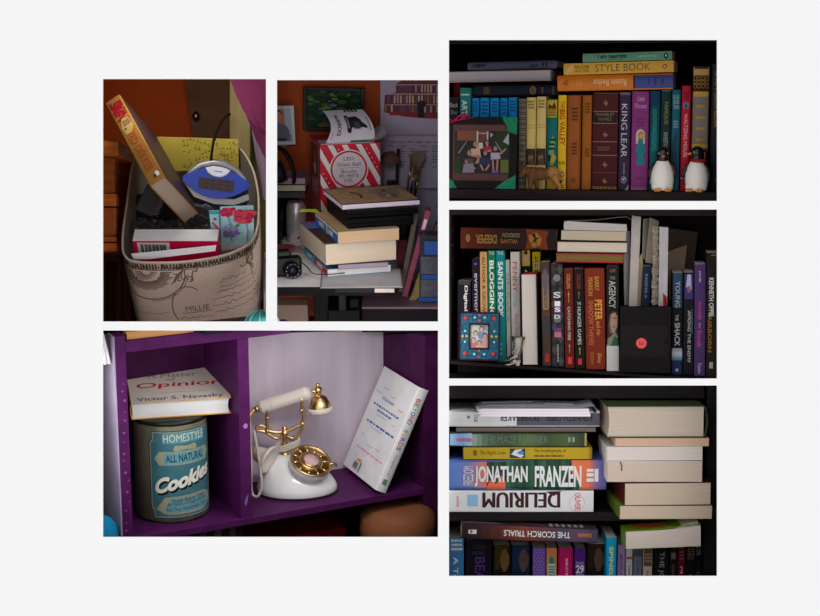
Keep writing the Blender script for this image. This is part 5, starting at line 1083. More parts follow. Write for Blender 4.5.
std(671, 680, 90, (26, 82, 98), 'slate-teal spine with pale title box between green-black and red spines', [('h', .05, .09, .15, .85, (130, 160, 165), 'BLUE'), ('h', .1, .14, .15, .85, (130, 160, 165), 'SILVER'), ('h', .15, .19, .15, .85, (130, 160, 165), 'TRAIN'), ('n', .3, .38, .2, .8, (110, 140, 150), 3), ('p', .4, .9, .05, .9, (34, 60, 74), [(.2, 0), (.9, .1), (.7, 1), (.1, .8)]), ('e', .72, .86, .1, .6, (20, 40, 50))])
std(680.6, 690.2, 86, (166, 22, 44), 'bright red spine with white sideways capitals and a small blue number box', [('n', .05, .13, .2, .8, (96, 20, 34), 4), ('r', .16, .215, .22, .78, (60, 120, 150)), ('h', .165, .21, .35, .65, (20, 40, 70), '6', {'bold': .03}), ('d', .265, .68, .32, .7, (210, 170, 175), 'WALTZING MOUSE', {'bold': .02}), ('n', .77, .785, .3, .6, (200, 150, 160), 1), ('r', .855, .87, .1, .95, (40, 30, 34)), ('r', .875, .885, .1, .95, (190, 170, 170)), ('r', .89, .9, .1, .95, (40, 30, 34))])
g2 = (168, 130, 64)
am = [('r', 0, .035, 0, 1, (60, 30, 20)), ('r', .02, .07, .04, .96, (180, 146, 90)), ('r', .07, .2, .02, .98, (52, 26, 18)), ('r', .2, .24, .04, .96, (176, 140, 60))]
am += [('o', .075 + .03 * i, .115 + .03 * i, .05 + .24 * j, .25 + .24 * j, g2, 0, {'w': .1}) for i in range(3) for j in range(4)]
am += [('n', .3 + .09 * i, .34 + .09 * i, .2, .8, g2, 1, {'n': 1.6}) for i in range(4)]
am += [('r', .62, .655, .02, .98, (176, 140, 60)), ('r', .665, .77, 0, 1, (66, 22, 22)), ('h', .685, .745, .15, .85, (200, 170, 110), 'A-M', {'bold': .015}), ('r', .78, .81, .02, .98, (176, 140, 60)), ('n', .9, .95, .2, .8, g2, 1)]
std(691.6, 708.4, 66.8, (116, 106, 100), 'tall grey dictionary spine with ornate gold bands and maroon title panel', am, Y=.02, bulge=.003)
std(710.5, 726, 64, (34, 31, 36), 'tall charcoal spine with gold sideways lettering, cut by the right edge', [('d', .06, .5, .2, .5, (130, 104, 56), 'ENCYCLOPEDIA', {'bold': .02})], Y=.02)
# --- lying on top
book(P, (472.6, 85, 552, 96.0), .03, .16, 'lay', (24, 26, 38), 'navy cloth book lying over the blue set, gold crest on its spine', hard=True, roll=-.4, rough=.4, deco=[('e', .72, .8, .1, .9, (86, 70, 50)), ('o', .72, .8, .1, .9, (110, 90, 60), 0, {'w': .15}), ('n', .14, .22, .15, .85, (96, 76, 50), 4), ('r', .87, .89, .2, .8, (90, 72, 50))])
book(P, (447, 70.9, 550.5, 81.6), .0, .2, 'fore_lay', (150, 118, 110), 'large flat hardcover lying page edge outward with pinkish-grey boards', hard=True, page=(150, 144, 150), roll=-1.0, yaw=0, square=.002)
book(P, (467.5, 61.2, 556, 69.6), .01, .19, 'lay', (70, 70, 92), 'slate-blue hardcover lying topmost at left with dark spine lettering', roll=-1.4, hard=True, deco=[('nd', .05, .2, .3, .8, (28, 28, 44), 1), ('d', .08, .2, .3, .75, (30, 30, 46), 'LIFE ∙ 71', {}), ('d', .7, .8, .15, .55, (26, 26, 40), 'FRENCH', {'bold': .03}), ('r', .84, .86, .25, .75, (26, 26, 40)), ('r', .88, .9, .25, .75, (26, 26, 40))])
rr = [('r', 0, .325, 0, 1, (52, 62, 122)), ('r', .325, .34, 0, 1, (24, 24, 40)), ('d', .4, .69, .28, .72, (206, 170, 120), 'Room Redux', {}), ('n', .78, .84, .3, .7, (190, 130, 70), 4), ('d', .9, .96, .3, .7, (90, 50, 26), 'ly', {'shear': .4}), ('r', .08, .1, .3, .7, (36, 42, 96)), ('r', .14, .16, .3, .7, (36, 42, 96)), ('r', .2, .215, .3, .7, (36, 42, 96))]
book(P, (557.2, 74.3, 672.5, 90.3), .0, .17, 'layi', (190, 104, 26), 'orange book with blue right end and upside-down white title', roll=-1.0, hard=True, bulge=.005, deco=rr, rough=.35)
sb_ = [('d', .29, .79, .22, .82, (52, 36, 60), 'STYLE BOOK', {'bold': -.01}), ('h', .1, .24, .5, .78, (70, 50, 40), 'THE GLOBE') if False else ('d', .1, .235, .52, .78, (70, 50, 40), 'THE GLOBE', {}), ('d', .105, .235, .2, .45, (70, 50, 40), 'AND MAIL', {}), ('e', .9, .94, .3, .7, (120, 50, 50)), ('e', .907, .933, .38, .62, (190, 150, 90)), ('p', .03, .09, .0, 1, (206, 160, 110), [(0, 1), (.5, 1), (1, 0), (.5, 0)])]
book(P, (563.2, 61.9, 673.3, 73.6), .0, .18, 'lay', (196, 148, 56), 'golden-yellow book with dark serif capitals lying second from top at right', roll=-1.5, deco=sb_, rough=.4)
ne = [('d', .17, .5, .36, .86, (22, 30, 28), 'i am neurotic', {'bold': .03}), ('d', .27, .45, .08, .28, (34, 48, 44), 'and so are you', {'bold': .02}), ('d', .62, .82, .38, .62, (150, 176, 156), 'LIANNA KONG', {}), ('e', .91, .96, .12, .78, (24, 28, 30)), ('e', .925, .945, .35, .6, (200, 200, 196))]
book(P, (582.5, 52.3, 671.6, 61), .0, .15, 'lay', (90, 138, 112), 'sage green paperback with black lowercase title lying topmost at right', roll=-1.6, deco=ne, rough=.4)
# --- penguins
def penguin(px, Y, top, label, head_turn, scarf):
    c = P.pt(px, 190.5, y=Y); c.z = ZS + .0003; h = (P.pt(px, top, y=Y) - P.pt(px, 190, y=Y)).length
    o = thing('penguin_figurine', label, 'figurine', P.G @ T(c) @ R(head_turn[0], 'Z'), 'black and white penguin figurines')
    bl = mat((22, 20, 22), .2, coat=.6, var=.1); wh = mat((216, 210, 204), .25, coat=.5, var=.05); og = mat((196, 128, 50), .3, coat=.4, var=.1)
    prof = [(.05, .02), (.19, .03), (.235, .12), (.25, .25), (.245, .4), (.2, .56), (.14, .66), (.115, .71)]
    mb = MB(); n = 28; vs = []; fs = []
    for r, z in prof:
        for i in range(n):
            a_ = 2 * PI * i / n; vs.append((r * h * math.cos(a_) * 1.02, r * h * math.sin(a_) * .88, z * h))
    k = len(prof)
    wi = mb.mi(wh); bi = mb.mi(bl)
    bv = [mb.bm.verts.new(v) for v in vs]
    for q in range(k - 1):
        for i in range(n):
            j = (i + 1) % n; f = mb.bm.faces.new([bv[q * n + i], bv[q * n + j], bv[(q + 1) * n + j], bv[(q + 1) * n + i]]); f.smooth = True
            a_ = (i + .5) / n * 360; d = abs((a_ - 270 + 180) % 360 - 180)
            f.material_index = wi if d < (84 if prof[q][1] < .6 else 60) else bi
    f = mb.bm.faces.new(bv[:n][::-1]); f = mb.bm.faces.new(bv[(k - 1) * n:])
    for s_ in (-1, 1): mb.ball((s_ * .12 * h, -.03 * h, .11 * h), (.125 * h, .14 * h, .11 * h), wh, n=14)
    mb.done('body', o)
    hd = MB(); M2 = T((0, 0, .76 * h)) @ R(head_turn[1], 'Z') @ R(head_turn[2], 'X')
    hd.ball((0, 0, .07 * h), (.145 * h, .15 * h, .165 * h), bl, M=M2, n=20); hd.lathe([(.13 * h, -.12 * h), (.14 * h, -.04 * h), (.143 * h, .06 * h)], bl, M=M2)
    hd.done('head', o)
    bk = MB(); bk.lathe([(.05 * h, 0), (.035 * h, .05 * h), (.012 * h, .10 * h), (0, .115 * h)], og, M=M2 @ T((0, -.13 * h, .07 * h)) @ R(97, 'X'), sx=1.1, sy=.7, n=12); bk.done('beak', o)
    for s_ in (-1, 1):
        e = MB(); e.ball((s_ * .095 * h, -.1 * h, .11 * h), .018 * h, mat((206, 200, 190), .3), M=M2, n=8); e.ball((s_ * .099 * h, -.113 * h, .111 * h), .009 * h, mat((20, 20, 20), .2), M=M2, n=6); e.done('eye', o)
        w_ = MB(); w_.tube([(s_ * .16 * h, 0, .64 * h), (s_ * .25 * h, -.01 * h, .52 * h), (s_ * .3 * h, -.02 * h, .38 * h), (s_ * .29 * h, -.03 * h, .27 * h)], [.05 * h, .085 * h, .08 * h, .02 * h], bl, n=10, flat=.45); w_.done('flipper', o)
        ft = MB()
        for t_ in (-1, 0, 1): ft.ball((s_ * .115 * h + t_ * .045 * h, -.19 * h - (0 if t_ else .02 * h), .035 * h), (.034 * h, .075 * h, .034 * h), og, n=10)
        ft.ball((s_ * .115 * h, -.13 * h, .03 * h), (.08 * h, .08 * h, .029 * h), og, n=10); ft.done('foot', o)
    if scarf:
        s2 = MB(); rd = mat((150, 26, 36), .5, var=.2)
        s2.lathe([(.15 * h + .034 * h * math.cos(t), .685 * h + .04 * h * math.sin(t)) for t in [2 * PI * i / 10 for i in range(11)]], rd, M=R(3, 'Y')); s2.done('scarf', o)['label'] = 'red scarf'
    return o
penguin(662, -.022, 144.6, 'white-bellied penguin figurine facing forward with bowed beak, left of the red-scarfed one', (8, 0, 14), False)
penguin(696.5, -.022, 143.8, 'penguin figurine with a red scarf and orange beak turned to the left', (-12, -62, 0), True)
# --- carved lion
def lion():
    c = P.pt(541, 190.5, y=-.022); c.z = ZS + .0014; u = (P.pt(551, 180, y=-.022) - P.pt(541, 180, y=-.022)).length / 10   # one picture unit
    o = thing('lion_figurine', 'carved wooden lion figurine with dark mane standing at the shelf edge', 'figurine', P.G @ T(c))
    lt = mat((150, 102, 60), .45, var=.2, stripes=(60, 300, 300)); dk = mat((96, 62, 38), .4, var=.25, stripes=(60, 300, 300))
    def blob(name, balls, tubes, m, vox=.5):
        mb = MB()
        for cx, cz, rx, rz, ry, *yy in balls: mb.ball((cx * u, (yy[0] if yy else 0) * u, cz * u), (rx * u, ry * u, rz * u), m, n=20)
        for pts, rr_ in tubes: mb.tube(smooth4([(x * u, y * u, z * u) for x, y, z in pts]), [r_ * u for r_ in smoothr(rr_)], m, n=12)
        ob = mb.done(name); rm = ob.modifiers.new('r', 'REMESH'); rm.mode = 'VOXEL'; rm.voxel_size = vox * u; sm = ob.modifiers.new('s', 'SMOOTH'); sm.iterations = 7; sm.factor = .5
        me2 = bpy.data.meshes.new_from_object(ob.evaluated_get(bpy.context.evaluated_depsgraph_get())); bpy.data.objects.remove(ob)
        me2.materials.clear(); me2.materials.append(m)
        for p in me2.polygons: p.use_smooth = True
        ob2 = bpy.data.objects.new(name, me2); COL.objects.link(ob2); ob2.parent = o; return ob2
    def smooth4(pts):
        pts = [Vector(p) for p in pts]; out = []
        for i in range(len(pts) - 1):
            for j in range(4): out.append(pts[i].lerp(pts[i + 1], j / 4))
        return out + [pts[-1]]
    def smoothr(rr_):
        out = []
        for i in range(len(rr_) - 1):
            for j in range(4): out.append(rr_[i] + (rr_[i + 1] - rr_[i]) * j / 4)
        return out + [rr_[-1]]
    blob('body', [(-9, 15.2, 6.3, 7.4, 5), (-2, 15.4, 8, 6.6, 4.8), (5, 15.6, 7, 5.6, 4.5), (-13, 17.5, 4, 5, 4)], [([(-10, s_ * 2.6, 12), (-11 - s_, s_ * 3, 7), (-13 - s_ * 2.5, s_ * 3, 2.6), (-14.6 - s_ * 2.5, s_ * 3, 1.0), (-16 - s_ * 2.5, s_ * 3, .9)], [3.8, 2.6, 1.9, 1.5, 1.0]) if s_ < 0 else ([(-7, 2.6, 11), (-5, 3, 6), (-3.6, 3, 2.2), (-4.4, 3, 1.0), (-6.4, 3, .9)], [3.4, 2.3, 1.8, 1.5, 1.0]) for s_ in (-1, 1)], dk)['label'] = 'dark brown carved forebody'
    blob('hindquarters', [(11.4, 17, 6.9, 6.3, 5.3)], [([(13, s_ * 2.6, 14), (15.6 - 2.5 * (s_ > 0), s_ * 3, 8.5), (18.4 - 4.5 * (s_ > 0), s_ * 3, 4.2), (19.6 - 5.5 * (s_ > 0), s_ * 3, 1.3), (17.6 - 5.5 * (s_ > 0), s_ * 3, .9)], [4.4, 2.9, 1.8, 1.5, 1.1]) for s_ in (-1, 1)], lt)['label'] = 'light wood hindquarters'
    blob('head', [(-17, 17.6, 3.4, 4.2, 3.4), (-19.2, 14.8, 2.4, 2.6, 2.4), (-20, 13, 1.5, 1.5, 1.8)], [], mat((104, 68, 42), .45, var=.2))
    for s_ in (-1, 1):
        e = MB(); e.ball((-15.2 * u, s_ * 2.8 * u, 21.2 * u), (1.2 * u, .8 * u, 1.3 * u), dk, n=10); e.done('ear', o)
    t_ = MB(); t_.tube([(18 * u, 0, 18 * u), (20.2 * u, 0, 15 * u), (20.8 * u, 0, 11 * u), (21.6 * u, 0, 8 * u)], [1.0 * u, .8 * u, .8 * u, 1.2 * u], lt, n=8); t_.done('tail', o)
lion()
# --- black photo frame
def black_frame():
    Y = -.024; cc = P.pt(480.2, 190.4, y=Y); w = (P.pt(516, 150, y=Y) - P.pt(444.5, 150, y=Y)).length; h = (P.pt(480, 118.4, y=Y) - P.pt(480, 190, y=Y)).length; W2 = w / 2
    cc.z = ZS + .0016
    o = thing('photo_frame', 'black photo frame with glittery green corners and a family photo, at the left', 'photo frame', P.G @ T(cc) @ R(-4, 'X'))
    bk = mat((26, 22, 22), .4, var=.15); X = lambda px: W2 * ((px - 480.25) / 35.75); Zz = lambda py: h * (190 - py) / 71.6
    ix0, ix1, iz0, iz1 = X(451.5), X(508.5), Zz(182.2), Zz(126)
    mb = MB()
    for b in ((-W2, ix0, 0, .012, 0, h), (ix1, W2, 0, .012, 0, h), (ix0, ix1, 0, .012, 0, iz0), (ix0, ix1, 0, .012, iz1, h)): mb.box(*b, bk)
    mb.done('frame', o)
    gl = mat((14, 120, 84), .15, var=.8, scale=700, bump=1.0, metal=.5)
    for tri in ([(W2, h), (X(501), h), (X(503), Zz(124)), (X(506), Zz(127)), (X(507), Zz(133)), (W2, Zz(136))], [(X(515.5), Zz(176)), (X(515.5), Zz(190)), (X(495), Zz(190)), (X(503), Zz(183))], [(-W2, Zz(178)), (-W2, 0), (X(457), 0), (X(453), Zz(183))]):
        g = MB(); g.prism(tri, -.003, -.0002, gl); recalc(g).done('glitter_corner', o)['label'] = 'glittery emerald corner'
    bw = MB(); pk = mat((176, 24, 92), .4, var=.15)
    for pts, r in (([(-W2, -.004, Zz(125.5)), (X(456), -.008, Zz(122)), (X(464), -.006, Zz(120.5)), (X(474), -.004, Zz(118.5))], [.002, .003, .0035, .002]), ([(X(452), -.006, Zz(124)), (X(458), -.010, Zz(118)), (X(464.5), -.008, Zz(114.5)), (X(466), -.006, Zz(117)), (X(459), -.007, Zz(121))], [.0025, .004, .004, .004, .003]), ([(X(452), -.005, Zz(123)), (X(447), -.008, Zz(119)), (X(444), -.006, Zz(121)), (X(448), -.006, Zz(124))], [.003, .004, .004, .003])):
        bw.tube(pts, r, pk, n=8, flat=.5)
    bw.ball((X(455), -.009, Zz(121.5)), (.005, .004, .004), pk, n=10); bw.done('ribbon_bow', o)['label'] = 'hot pink ribbon bow'
    ph = MB(); k = [0]
    def fn(u, v, f): return (ix0 + (ix1 - ix0) * u, .003 - f, iz0 + (iz1 - iz0) * v)
    def dec(g, c): k[0] += 1; ph.decal(g, mat(c, .4, var=.06, scale=60), fn, k[0] * .00006)
    U = lambda px: (px - 451.5) / 57.0; V = lambda py: (182.2 - py) / 56.2
    ph.box(ix0, ix1, .0031, .008, iz0, iz1, mat((84, 56, 54), .6))
    def rc(x0, y0, x1, y1, c): dec(fit(RECT, U(x0), V(y1), U(x1), V(y0)), c)
    def el(cx, cy, rx, ry, c): dec(fit(ell_geo(), U(cx - rx), V(cy + ry), U(cx + rx), V(cy - ry)), c)
    def pg(pts, c): dec(poly_geo([(U(x), V(y)) for x, y in pts]), c)
    rc(453.5, 132.3, 508, 175, (44, 40, 40)); rc(456, 132.3, 477, 142, (110, 66, 52)); rc(477, 132.5, 487, 143, (100, 56, 50)); rc(475.6, 132.5, 477, 150, (170, 160, 160)); rc(485.8, 132.5, 487.2, 148, (170, 160, 160)); rc(477, 134.2, 487, 135.2, (150, 140, 140))
    rc(496, 132.3, 508, 152, (40, 52, 34)); pg([(502, 143), (507.6, 134), (508, 146)], (150, 150, 156)); pg([(489, 134), (492, 136), (489.5, 139)], (150, 150, 150)); rc(453.5, 158, 460, 175, (40, 54, 30)); rc(500, 161, 508, 174, (84, 96, 48)); rc(477.5, 144, 482, 150, (170, 160, 156))
    for a_, b_ in (((457, 155), (465, 143)), ((500, 153), (494, 143))): dec(([(U(x), V(y)) for x, y in (a_, (a_[0] + 1.2, a_[1]), (b_[0] + .9, b_[1]), b_)], [(0, 1, 2, 3)]), (120, 120, 132))
    skin = (150, 108, 92)
    def person_(hx, hy, top, low, hair, legs):
        pg(top[1], top[0])
        if low: pg(low[1], low[0])
        for l in legs: dec((line_geo([(U(x), V(y)) for x, y in l], .032)), skin)
        el(hx, hy - .5, 2.3, 3.0, hair); el(hx, hy, 1.7, 2.3, skin)
    person_(474.4, 146, ((176, 140, 120), [(470, 150), (479, 150), (480, 157), (470.5, 158)]), None, (120, 90, 60), [[(472, 157), (478, 159), (475, 165)], [(475, 156), (480, 158), (477, 165)]])
    person_(486, 144.5, ((150, 36, 62), [(482, 148), (490, 147.5), (492, 153), (483, 154)]), None, (70, 50, 40), [[(483, 153), (490, 152)]])
    person_(494.6, 150, ((150, 144, 160), [(490, 154), (499, 154), (500, 160), (490, 161)]), None, (80, 60, 48), [[(492, 160), (493, 171)], [(497, 160), (496.5, 171)], [(498, 157), (505, 150)]])
    person_(468.6, 155, ((70, 66, 70), [(464, 160), (472.5, 160), (473, 167), (463, 167)]), ((110, 108, 126), [(463, 166), (473, 165), (474, 174), (462, 174.5)]), (120, 90, 56), [[(465, 162), (468, 168), (475, 170)]])
    person_(484.6, 154.5, ((44, 50, 78), [(479, 159), (490, 159), (490.5, 166), (478.5, 167)]), ((36, 40, 62), [(479, 166), (490, 166), (489, 172), (480, 172)]), (84, 60, 46), [[(480, 166), (483, 172)], [(489, 166), (485, 172)]])
    rc(491.5, 171, 494.5, 174.2, (100, 80, 150)); rc(495, 171, 498, 174.2, (100, 80, 150))
    ph.done('photograph', o)['label'] = 'colour photo of people sitting on house steps'
black_frame()
# ================= niche at the middle right: books, jewelled frame, papers
GAIN = .84
P = Pan(583, 294, .27, -8, 5)
B5 = (34, 25, 25)
o = thing('bookcase', 'dark brown bookcase holding the jewelled frame and upright teen novels', 'bookcase', P.G)
wm = mat(B5, .55, var=.3, stripes=(4, 60, 60))
MB().box(*pbox(P, 444, 207.5, 750, 215.5, .0, .27), wm, bev=.001).done('shelf', o)
# the lower board follows the picture's slope: it sags to the right
a = P.pt(449, 361, y=-.03); b = P.pt(717, 379.5, y=-.03); ang = math.degrees(math.atan2(a.z - b.z, b.x - a.x)); L5 = (b - a).length
def shelf_z(x, y=0): return a.z + (b.z - a.z) * (x - a.x) / (b.x - a.x)
MB().box(-.012, L5 + .05, 0, .27, -.008, 0, wm, M=T(a) @ R(ang, 'Y'), bev=.001).done('shelf', o)
sp = MB(); sx = P.pt(451, 294, y=0).x
sp.box(sx - .012, sx, 0, .27, P.pt(450, 360, y=0).z, P.pt(450, 214, y=0).z, wm); sp.done('side_panel', o)
pin = mat((150, 120, 80), .3, metal=1)
for yy in (230, 245, 260, 275): q = P.pt(452, yy, y=.03); MB().ball((sx + .001, .03, q.z), (.001, .0022, .0022), pin, n=8).done('shelf_pin', o)
MB().box(sx - .012, sx + 1.0, .271, .28, P.pt(450, 372, y=.27).z, P.pt(450, 213, y=.27).z, wm).done('back_panel', o)
MB().box(P.pt(722, 294, y=0).x, P.pt(722, 294, y=0).x + .03, .0, .27, P.pt(720, 374, y=0).z, P.pt(720, 214, y=0).z, wm).done('side_panel', o)
G5 = 'upright books on the middle bookcase shelf'
def floor_px(px, Y, guess, lift=.0012):
    """the height in the picture at which a thing at depth Y meets the sloping board"""
    lo, hi = guess - 40, guess + 40
    for _ in range(40):
        m_ = (lo + hi) / 2; p = P.pt(px, m_, y=Y)
        if p.z > shelf_z(p.x) + lift: lo = m_
        else: hi = m_
    return lo
def up(x0, x1, xt0, xt1, yt, yb, c, label, deco=(), Y=.0, dep=.16, hard=False, **k):
    yb = floor_px((x0 + x1) / 2, Y, yb, .0006 + (x1 - x0) * .5 * .0027 * .095)
    w = ((x1 - x0) + (xt1 - xt0)) / 2 - .5; cb, ct = (x0 + x1) / 2, (xt0 + xt1) / 2; cx = (cb + ct) / 2
    roll = math.degrees(math.atan2(ct - cb, yb - yt))
    return book(P, (cx - w / 2, yt, cx + w / 2, yb), Y, dep, 'up', c, label, G5, roll=roll, deco=deco, hard=hard, **k)
TW = (214, 208, 200)
up(457, 471.5, 457.5, 471, 281, 366, (26, 26, 34), 'dark spine with white sideways letters, shortest book at the far left end', [('d', .06, .75, .45, .75, TW, 'Digital Photo', {'bold': .03}), ('r', 0, .05, 0, 1, (60, 60, 70))], Y=.03)
up(473, 481, 471.5, 479.3, 259, 366, (32, 27, 38), 'black-violet spine with pale lowercase letters and a small red flower', [('d', .14, .58, .3, .68, (190, 180, 190), 'evermore', {}), ('e', .04, .06, .3, .7, (120, 90, 160)), ('e', .6, .625, .15, .5, (150, 30, 50)), ('e', .61, .64, .5, .85, (150, 30, 50))], Y=.02)
up(481, 488.6, 479.3, 487, 252, 366, (196, 150, 98), 'tan-orange spine with dark sideways capitals', [('d', .04, .7, .28, .72, (70, 50, 36), 'AUTHOR & GROW RICH', {}), ('r', .62, .7, .1, .9, (60, 40, 30)), ('d', .63, .7, .3, .7, (200, 150, 90), 'BE')], Y=.01, dep=.15)
up(489, 497, 487, 495.4, 250.5, 368, (20, 112, 82), 'green spine with heavy white serif capitals', [('h', .01, .04, .15, .85, (180, 210, 190), 'THE'), ('d', .09, .6, .2, .78, (226, 226, 214), 'BLOGGING', {'bold': .03})], Y=.01)
up(497.4, 506.5, 495.4, 504.6, 250.5, 369, (18, 128, 128), 'teal spine with heavy white serif capitals', [('h', .01, .04, .15, .85, (180, 210, 205), 'THE'), ('d', .1, .6, .2, .78, (226, 226, 214), 'SAINTS BOOK', {'bold': .03}), ('n', .82, .95, .2, .6, (90, 170, 160), 3)], Y=.01)
up(507, 511.6, 505, 509.5, 260, 369, (188, 188, 176), 'thin white spine wedged beside the teal spine', [('nd', .1, .6, .2, .8, (120, 130, 110), 2)], Y=.02)
up(512.2, 521.4, 509.7, 519.2, 252, 369, (188, 180, 174), 'off-white spine with faded red sideways lettering', [('d', .09, .36, .25, .75, (170, 70, 76), 'PENNY', {}), ('d', .56, .9, .35, .75, (186, 90, 90), 'Bury Your Dead', {}), ('r', .43, .48, .3, .7, (70, 66, 60)), ('e', .36, .5, .3, .8, (160, 170, 174))], Y=.01)
dm = [('r', 0, .14, 0, 1, (206, 172, 20)), ('r', .03, .12, .15, .85, (200, 164, 130)), ('e', .0, .04, .3, .7, (70, 50, 30)), ('d', .17, .5, .3, .7, (230, 224, 200), 'Digital', {'bold': .02, 'shear': .3}), ('r', .55, 1, 0, 1, (206, 176, 20)), ('d', .6, .9, .3, .7, (90, 76, 20), 'Photography', {'shear': .2})]
up(523.2, 533, 520.4, 530.5, 250.5, 370, (24, 22, 20), 'black spine with yellow bands and slanted white handwriting', dm, Y=.055, dep=.12)
up(534.5, 543, 531.5, 540, 252, 371, (206, 176, 20), 'yellow spine with a small pale square, mostly hidden behind the white-paged book', [('r', .1, .16, .3, .8, (220, 220, 210)), ('nd', .02, .3, .3, .7, (70, 60, 20), 2)], Y=.06, dep=.12)
def tilted():
    c = P.pt(530.2, floor_px(531.6, -.03, 371.5, .002), y=-.03); t = P.pt(528.6, 273.5, y=-.03); H = (t - c).length; w_ = (P.pt(539, 320, y=-.03) - P.pt(524.8, 320, y=-.03)).length
    roll = math.degrees(math.atan2(t.x - c.x, t.z - c.z))
    o = make_book(P.G @ T(c) @ R(roll, 'Y') @ R(-6, 'Z') @ T((0, .075, 0)) @ R(180, 'Z'), w_ + .006, .075, H, (26, 21, 23), 'black hardcover standing with its white page edge outward and a red top', G5, hard=True, page=(206, 196, 186), rough=.4)
    MB().box(-w_ / 2 + .0008, w_ / 2 - .0008, .004, .071, H - .003, H - .0004, mat((170, 24, 40), .5)).done('page_top', o)['label'] = 'red stained page top'
tilted()
up(543, 551.6, 539.6, 549.6, 262, 373, (72, 54, 48), 'brown spine with ornate pale centre panel and red square at its foot', [('r', .12, .46, .15, .85, (140, 118, 94)), ('nd', .14, .44, .3, .7, (90, 64, 44), 2), ('e', .06, .3, .2, .8, (96, 86, 96)), ('r', .5, .7, .05, .95, (64, 60, 62)), ('p', .44, .52, .05, .95, (96, 60, 40), [(0, 0), (1, 0), (.9, 1), (.5, .4), (.2, .9)]), ('r', .88, .96, .35, .75, (190, 40, 40)), ('r', .7, 1, .02, .1, (52, 36, 34))], Y=-.01)
ar = []
for i in range(9):
    for j in range(2): ar.append(('p', i / 9, (i + 1) / 9, j / 2, (j + 1) / 2, (72, 70, 72) if (i + j) % 2 else (56, 54, 56), [(.5, 0), (1, .5), (.5, 1), (0, .5)]))
ar += [('e', .1, .17, .2, .8, (120, 116, 116)), ('e', .5, .57, .2, .8, (110, 106, 106)), ('h', .27, .33, .2, .8, (200, 196, 190), 'S', {'bold': .03}), ('r', .36, .41, .25, .8, (170, 40, 60)), ('h', .36, .41, .3, .75, (230, 230, 225), 'I', {'bold': .03}), ('r', .42, .47, .25, .8, (120, 60, 140)), ('h', .42, .465, .3, .75, (230, 230, 225), 'S', {'bold': .03}), ('h', .49, .53, .25, .75, (210, 205, 200), 'D', {'bold': .03}), ('r', .62, .66, .25, .8, (110, 60, 130)), ('r', .66, .71, .25, .8, (180, 110, 120)), ('nd', .78, .95, .4, .6, (150, 146, 140), 1)]
up(552, 565, 549.8, 562.6, 264, 374, (40, 38, 40), 'charcoal spine patterned with diamonds and a column of coloured letter blocks', ar, Y=-.015)
def arrow(s0, s1, c): return ('p', s0, s1, .3, .7, c, [(.5, 1), (.8, .6), (.6, .65), (.6, 0), (.4, 0), (.4, .65), (.2, .6)])
gold = (176, 134, 60)
up(565.4, 575, 563.2, 572.6, 269, 375, (96, 28, 26), 'dark red slim spine with silvery sideways capitals and gold arrows', [('d', .05, .2, .3, .7, (186, 130, 60), 'COLLINS', {'bold': .02}), arrow(.22, .34, gold), ('d', .38, .72, .35, .65, (190, 180, 170), 'CATCHING FIRE', {'bold': .015}), arrow(.75, .85, gold), ('r', .89, .96, .3, .75, (206, 60, 56))], Y=-.015)
up(575.4, 585.6, 573, 583, 269, 376, (27, 23, 23), 'black slim spine with white sideways capitals and gold arrows', [('d', .05, .2, .3, .7, (140, 44, 36), 'COLLINS', {'bold': .02}), arrow(.22, .3, (120, 100, 50)), ('h', .33, .36, .3, .7, (180, 176, 170), 'THE'), ('d', .38, .76, .32, .68, (205, 200, 192), 'HUNGER GAMES', {'bold': .025}), arrow(.78, .86, gold), ('r', .9, .96, .3, .7, (200, 50, 50))], Y=-.015)
up(586.2, 606.4, 583.4, 604.4, 268.5, 377.5, (118, 42, 28), 'widest rust-red spine with golden decorated lettering', [('d', .09, .27, .18, .4, gold, 'PEARSON', {}), ('d', .08, .22, .5, .72, gold, 'BARRY', {}), ('d', .31, .51, .5, .85, (206, 150, 60), 'PETER', {'bold': .02}), ('d', .52, .66, .56, .78, (190, 130, 50), 'and the', {'shear': .2}), ('d', .32, .76, .18, .42, (176, 104, 60), 'SHADOW THIEVES', {}), ('d', .84, .94, .55, .8, (190, 140, 70), 'Disney', {'shear': .3}), ('d', .83, .95, .25, .4, (170, 110, 60), 'EDITIONS')], Y=-.015, hard=True)
pr = [('h', .03, .06, .3, .75, (150, 90, 60), 'LEE'), ('h', .1, .13, .3, .7, (130, 130, 124), 'THE'), ('d', .14, .4, .2, .75, (168, 168, 160), 'AGENCY', {}), ('r', .4, .74, .02, .98, (26, 24, 24)), ('p', .42, .74, 0, 1, (58, 44, 38), [(.1, .4), (.2, .8), (.5, 1), (.85, .95), (1, .8), (1, .1), (.7, 0), (.1, 0)]), ('p', .44, .64, .1, .95, (160, 128, 110), [(.15, .55), (.3, .9), (.7, 1), (.95, .8), (.9, .3), (.6, .0), (.35, .05), (.15, .35)]), ('p', .62, .76, 0, 1, (120, 120, 104), [(0, 0), (1, 0), (1, .5), (.7, 1), (.4, .7), (.1, .5)]), ('p', .66, .76, .3, 1, (50, 84, 66), [(0, 0), (1, 0), (1, .7), (.5, .9)]), ('p', .44, .66, .1, .5, (110, 84, 72), [(.2, .5), (.5, .9), (.8, 1), (.5, .5), (.9, .05), (.4, .1)]), ('r', .49, .5, .55, .85, (90, 66, 58)), ('r', .575, .585, .5, .72, (128, 76, 70)), ('r', .76, 1, 0, 1, (186, 184, 182))]
up(607.2, 619.6, 605.4, 618.4, 266, 378.5, (30, 29, 29), 'black spine with pale face portrait and a white label at its foot', pr, Y=-.02)
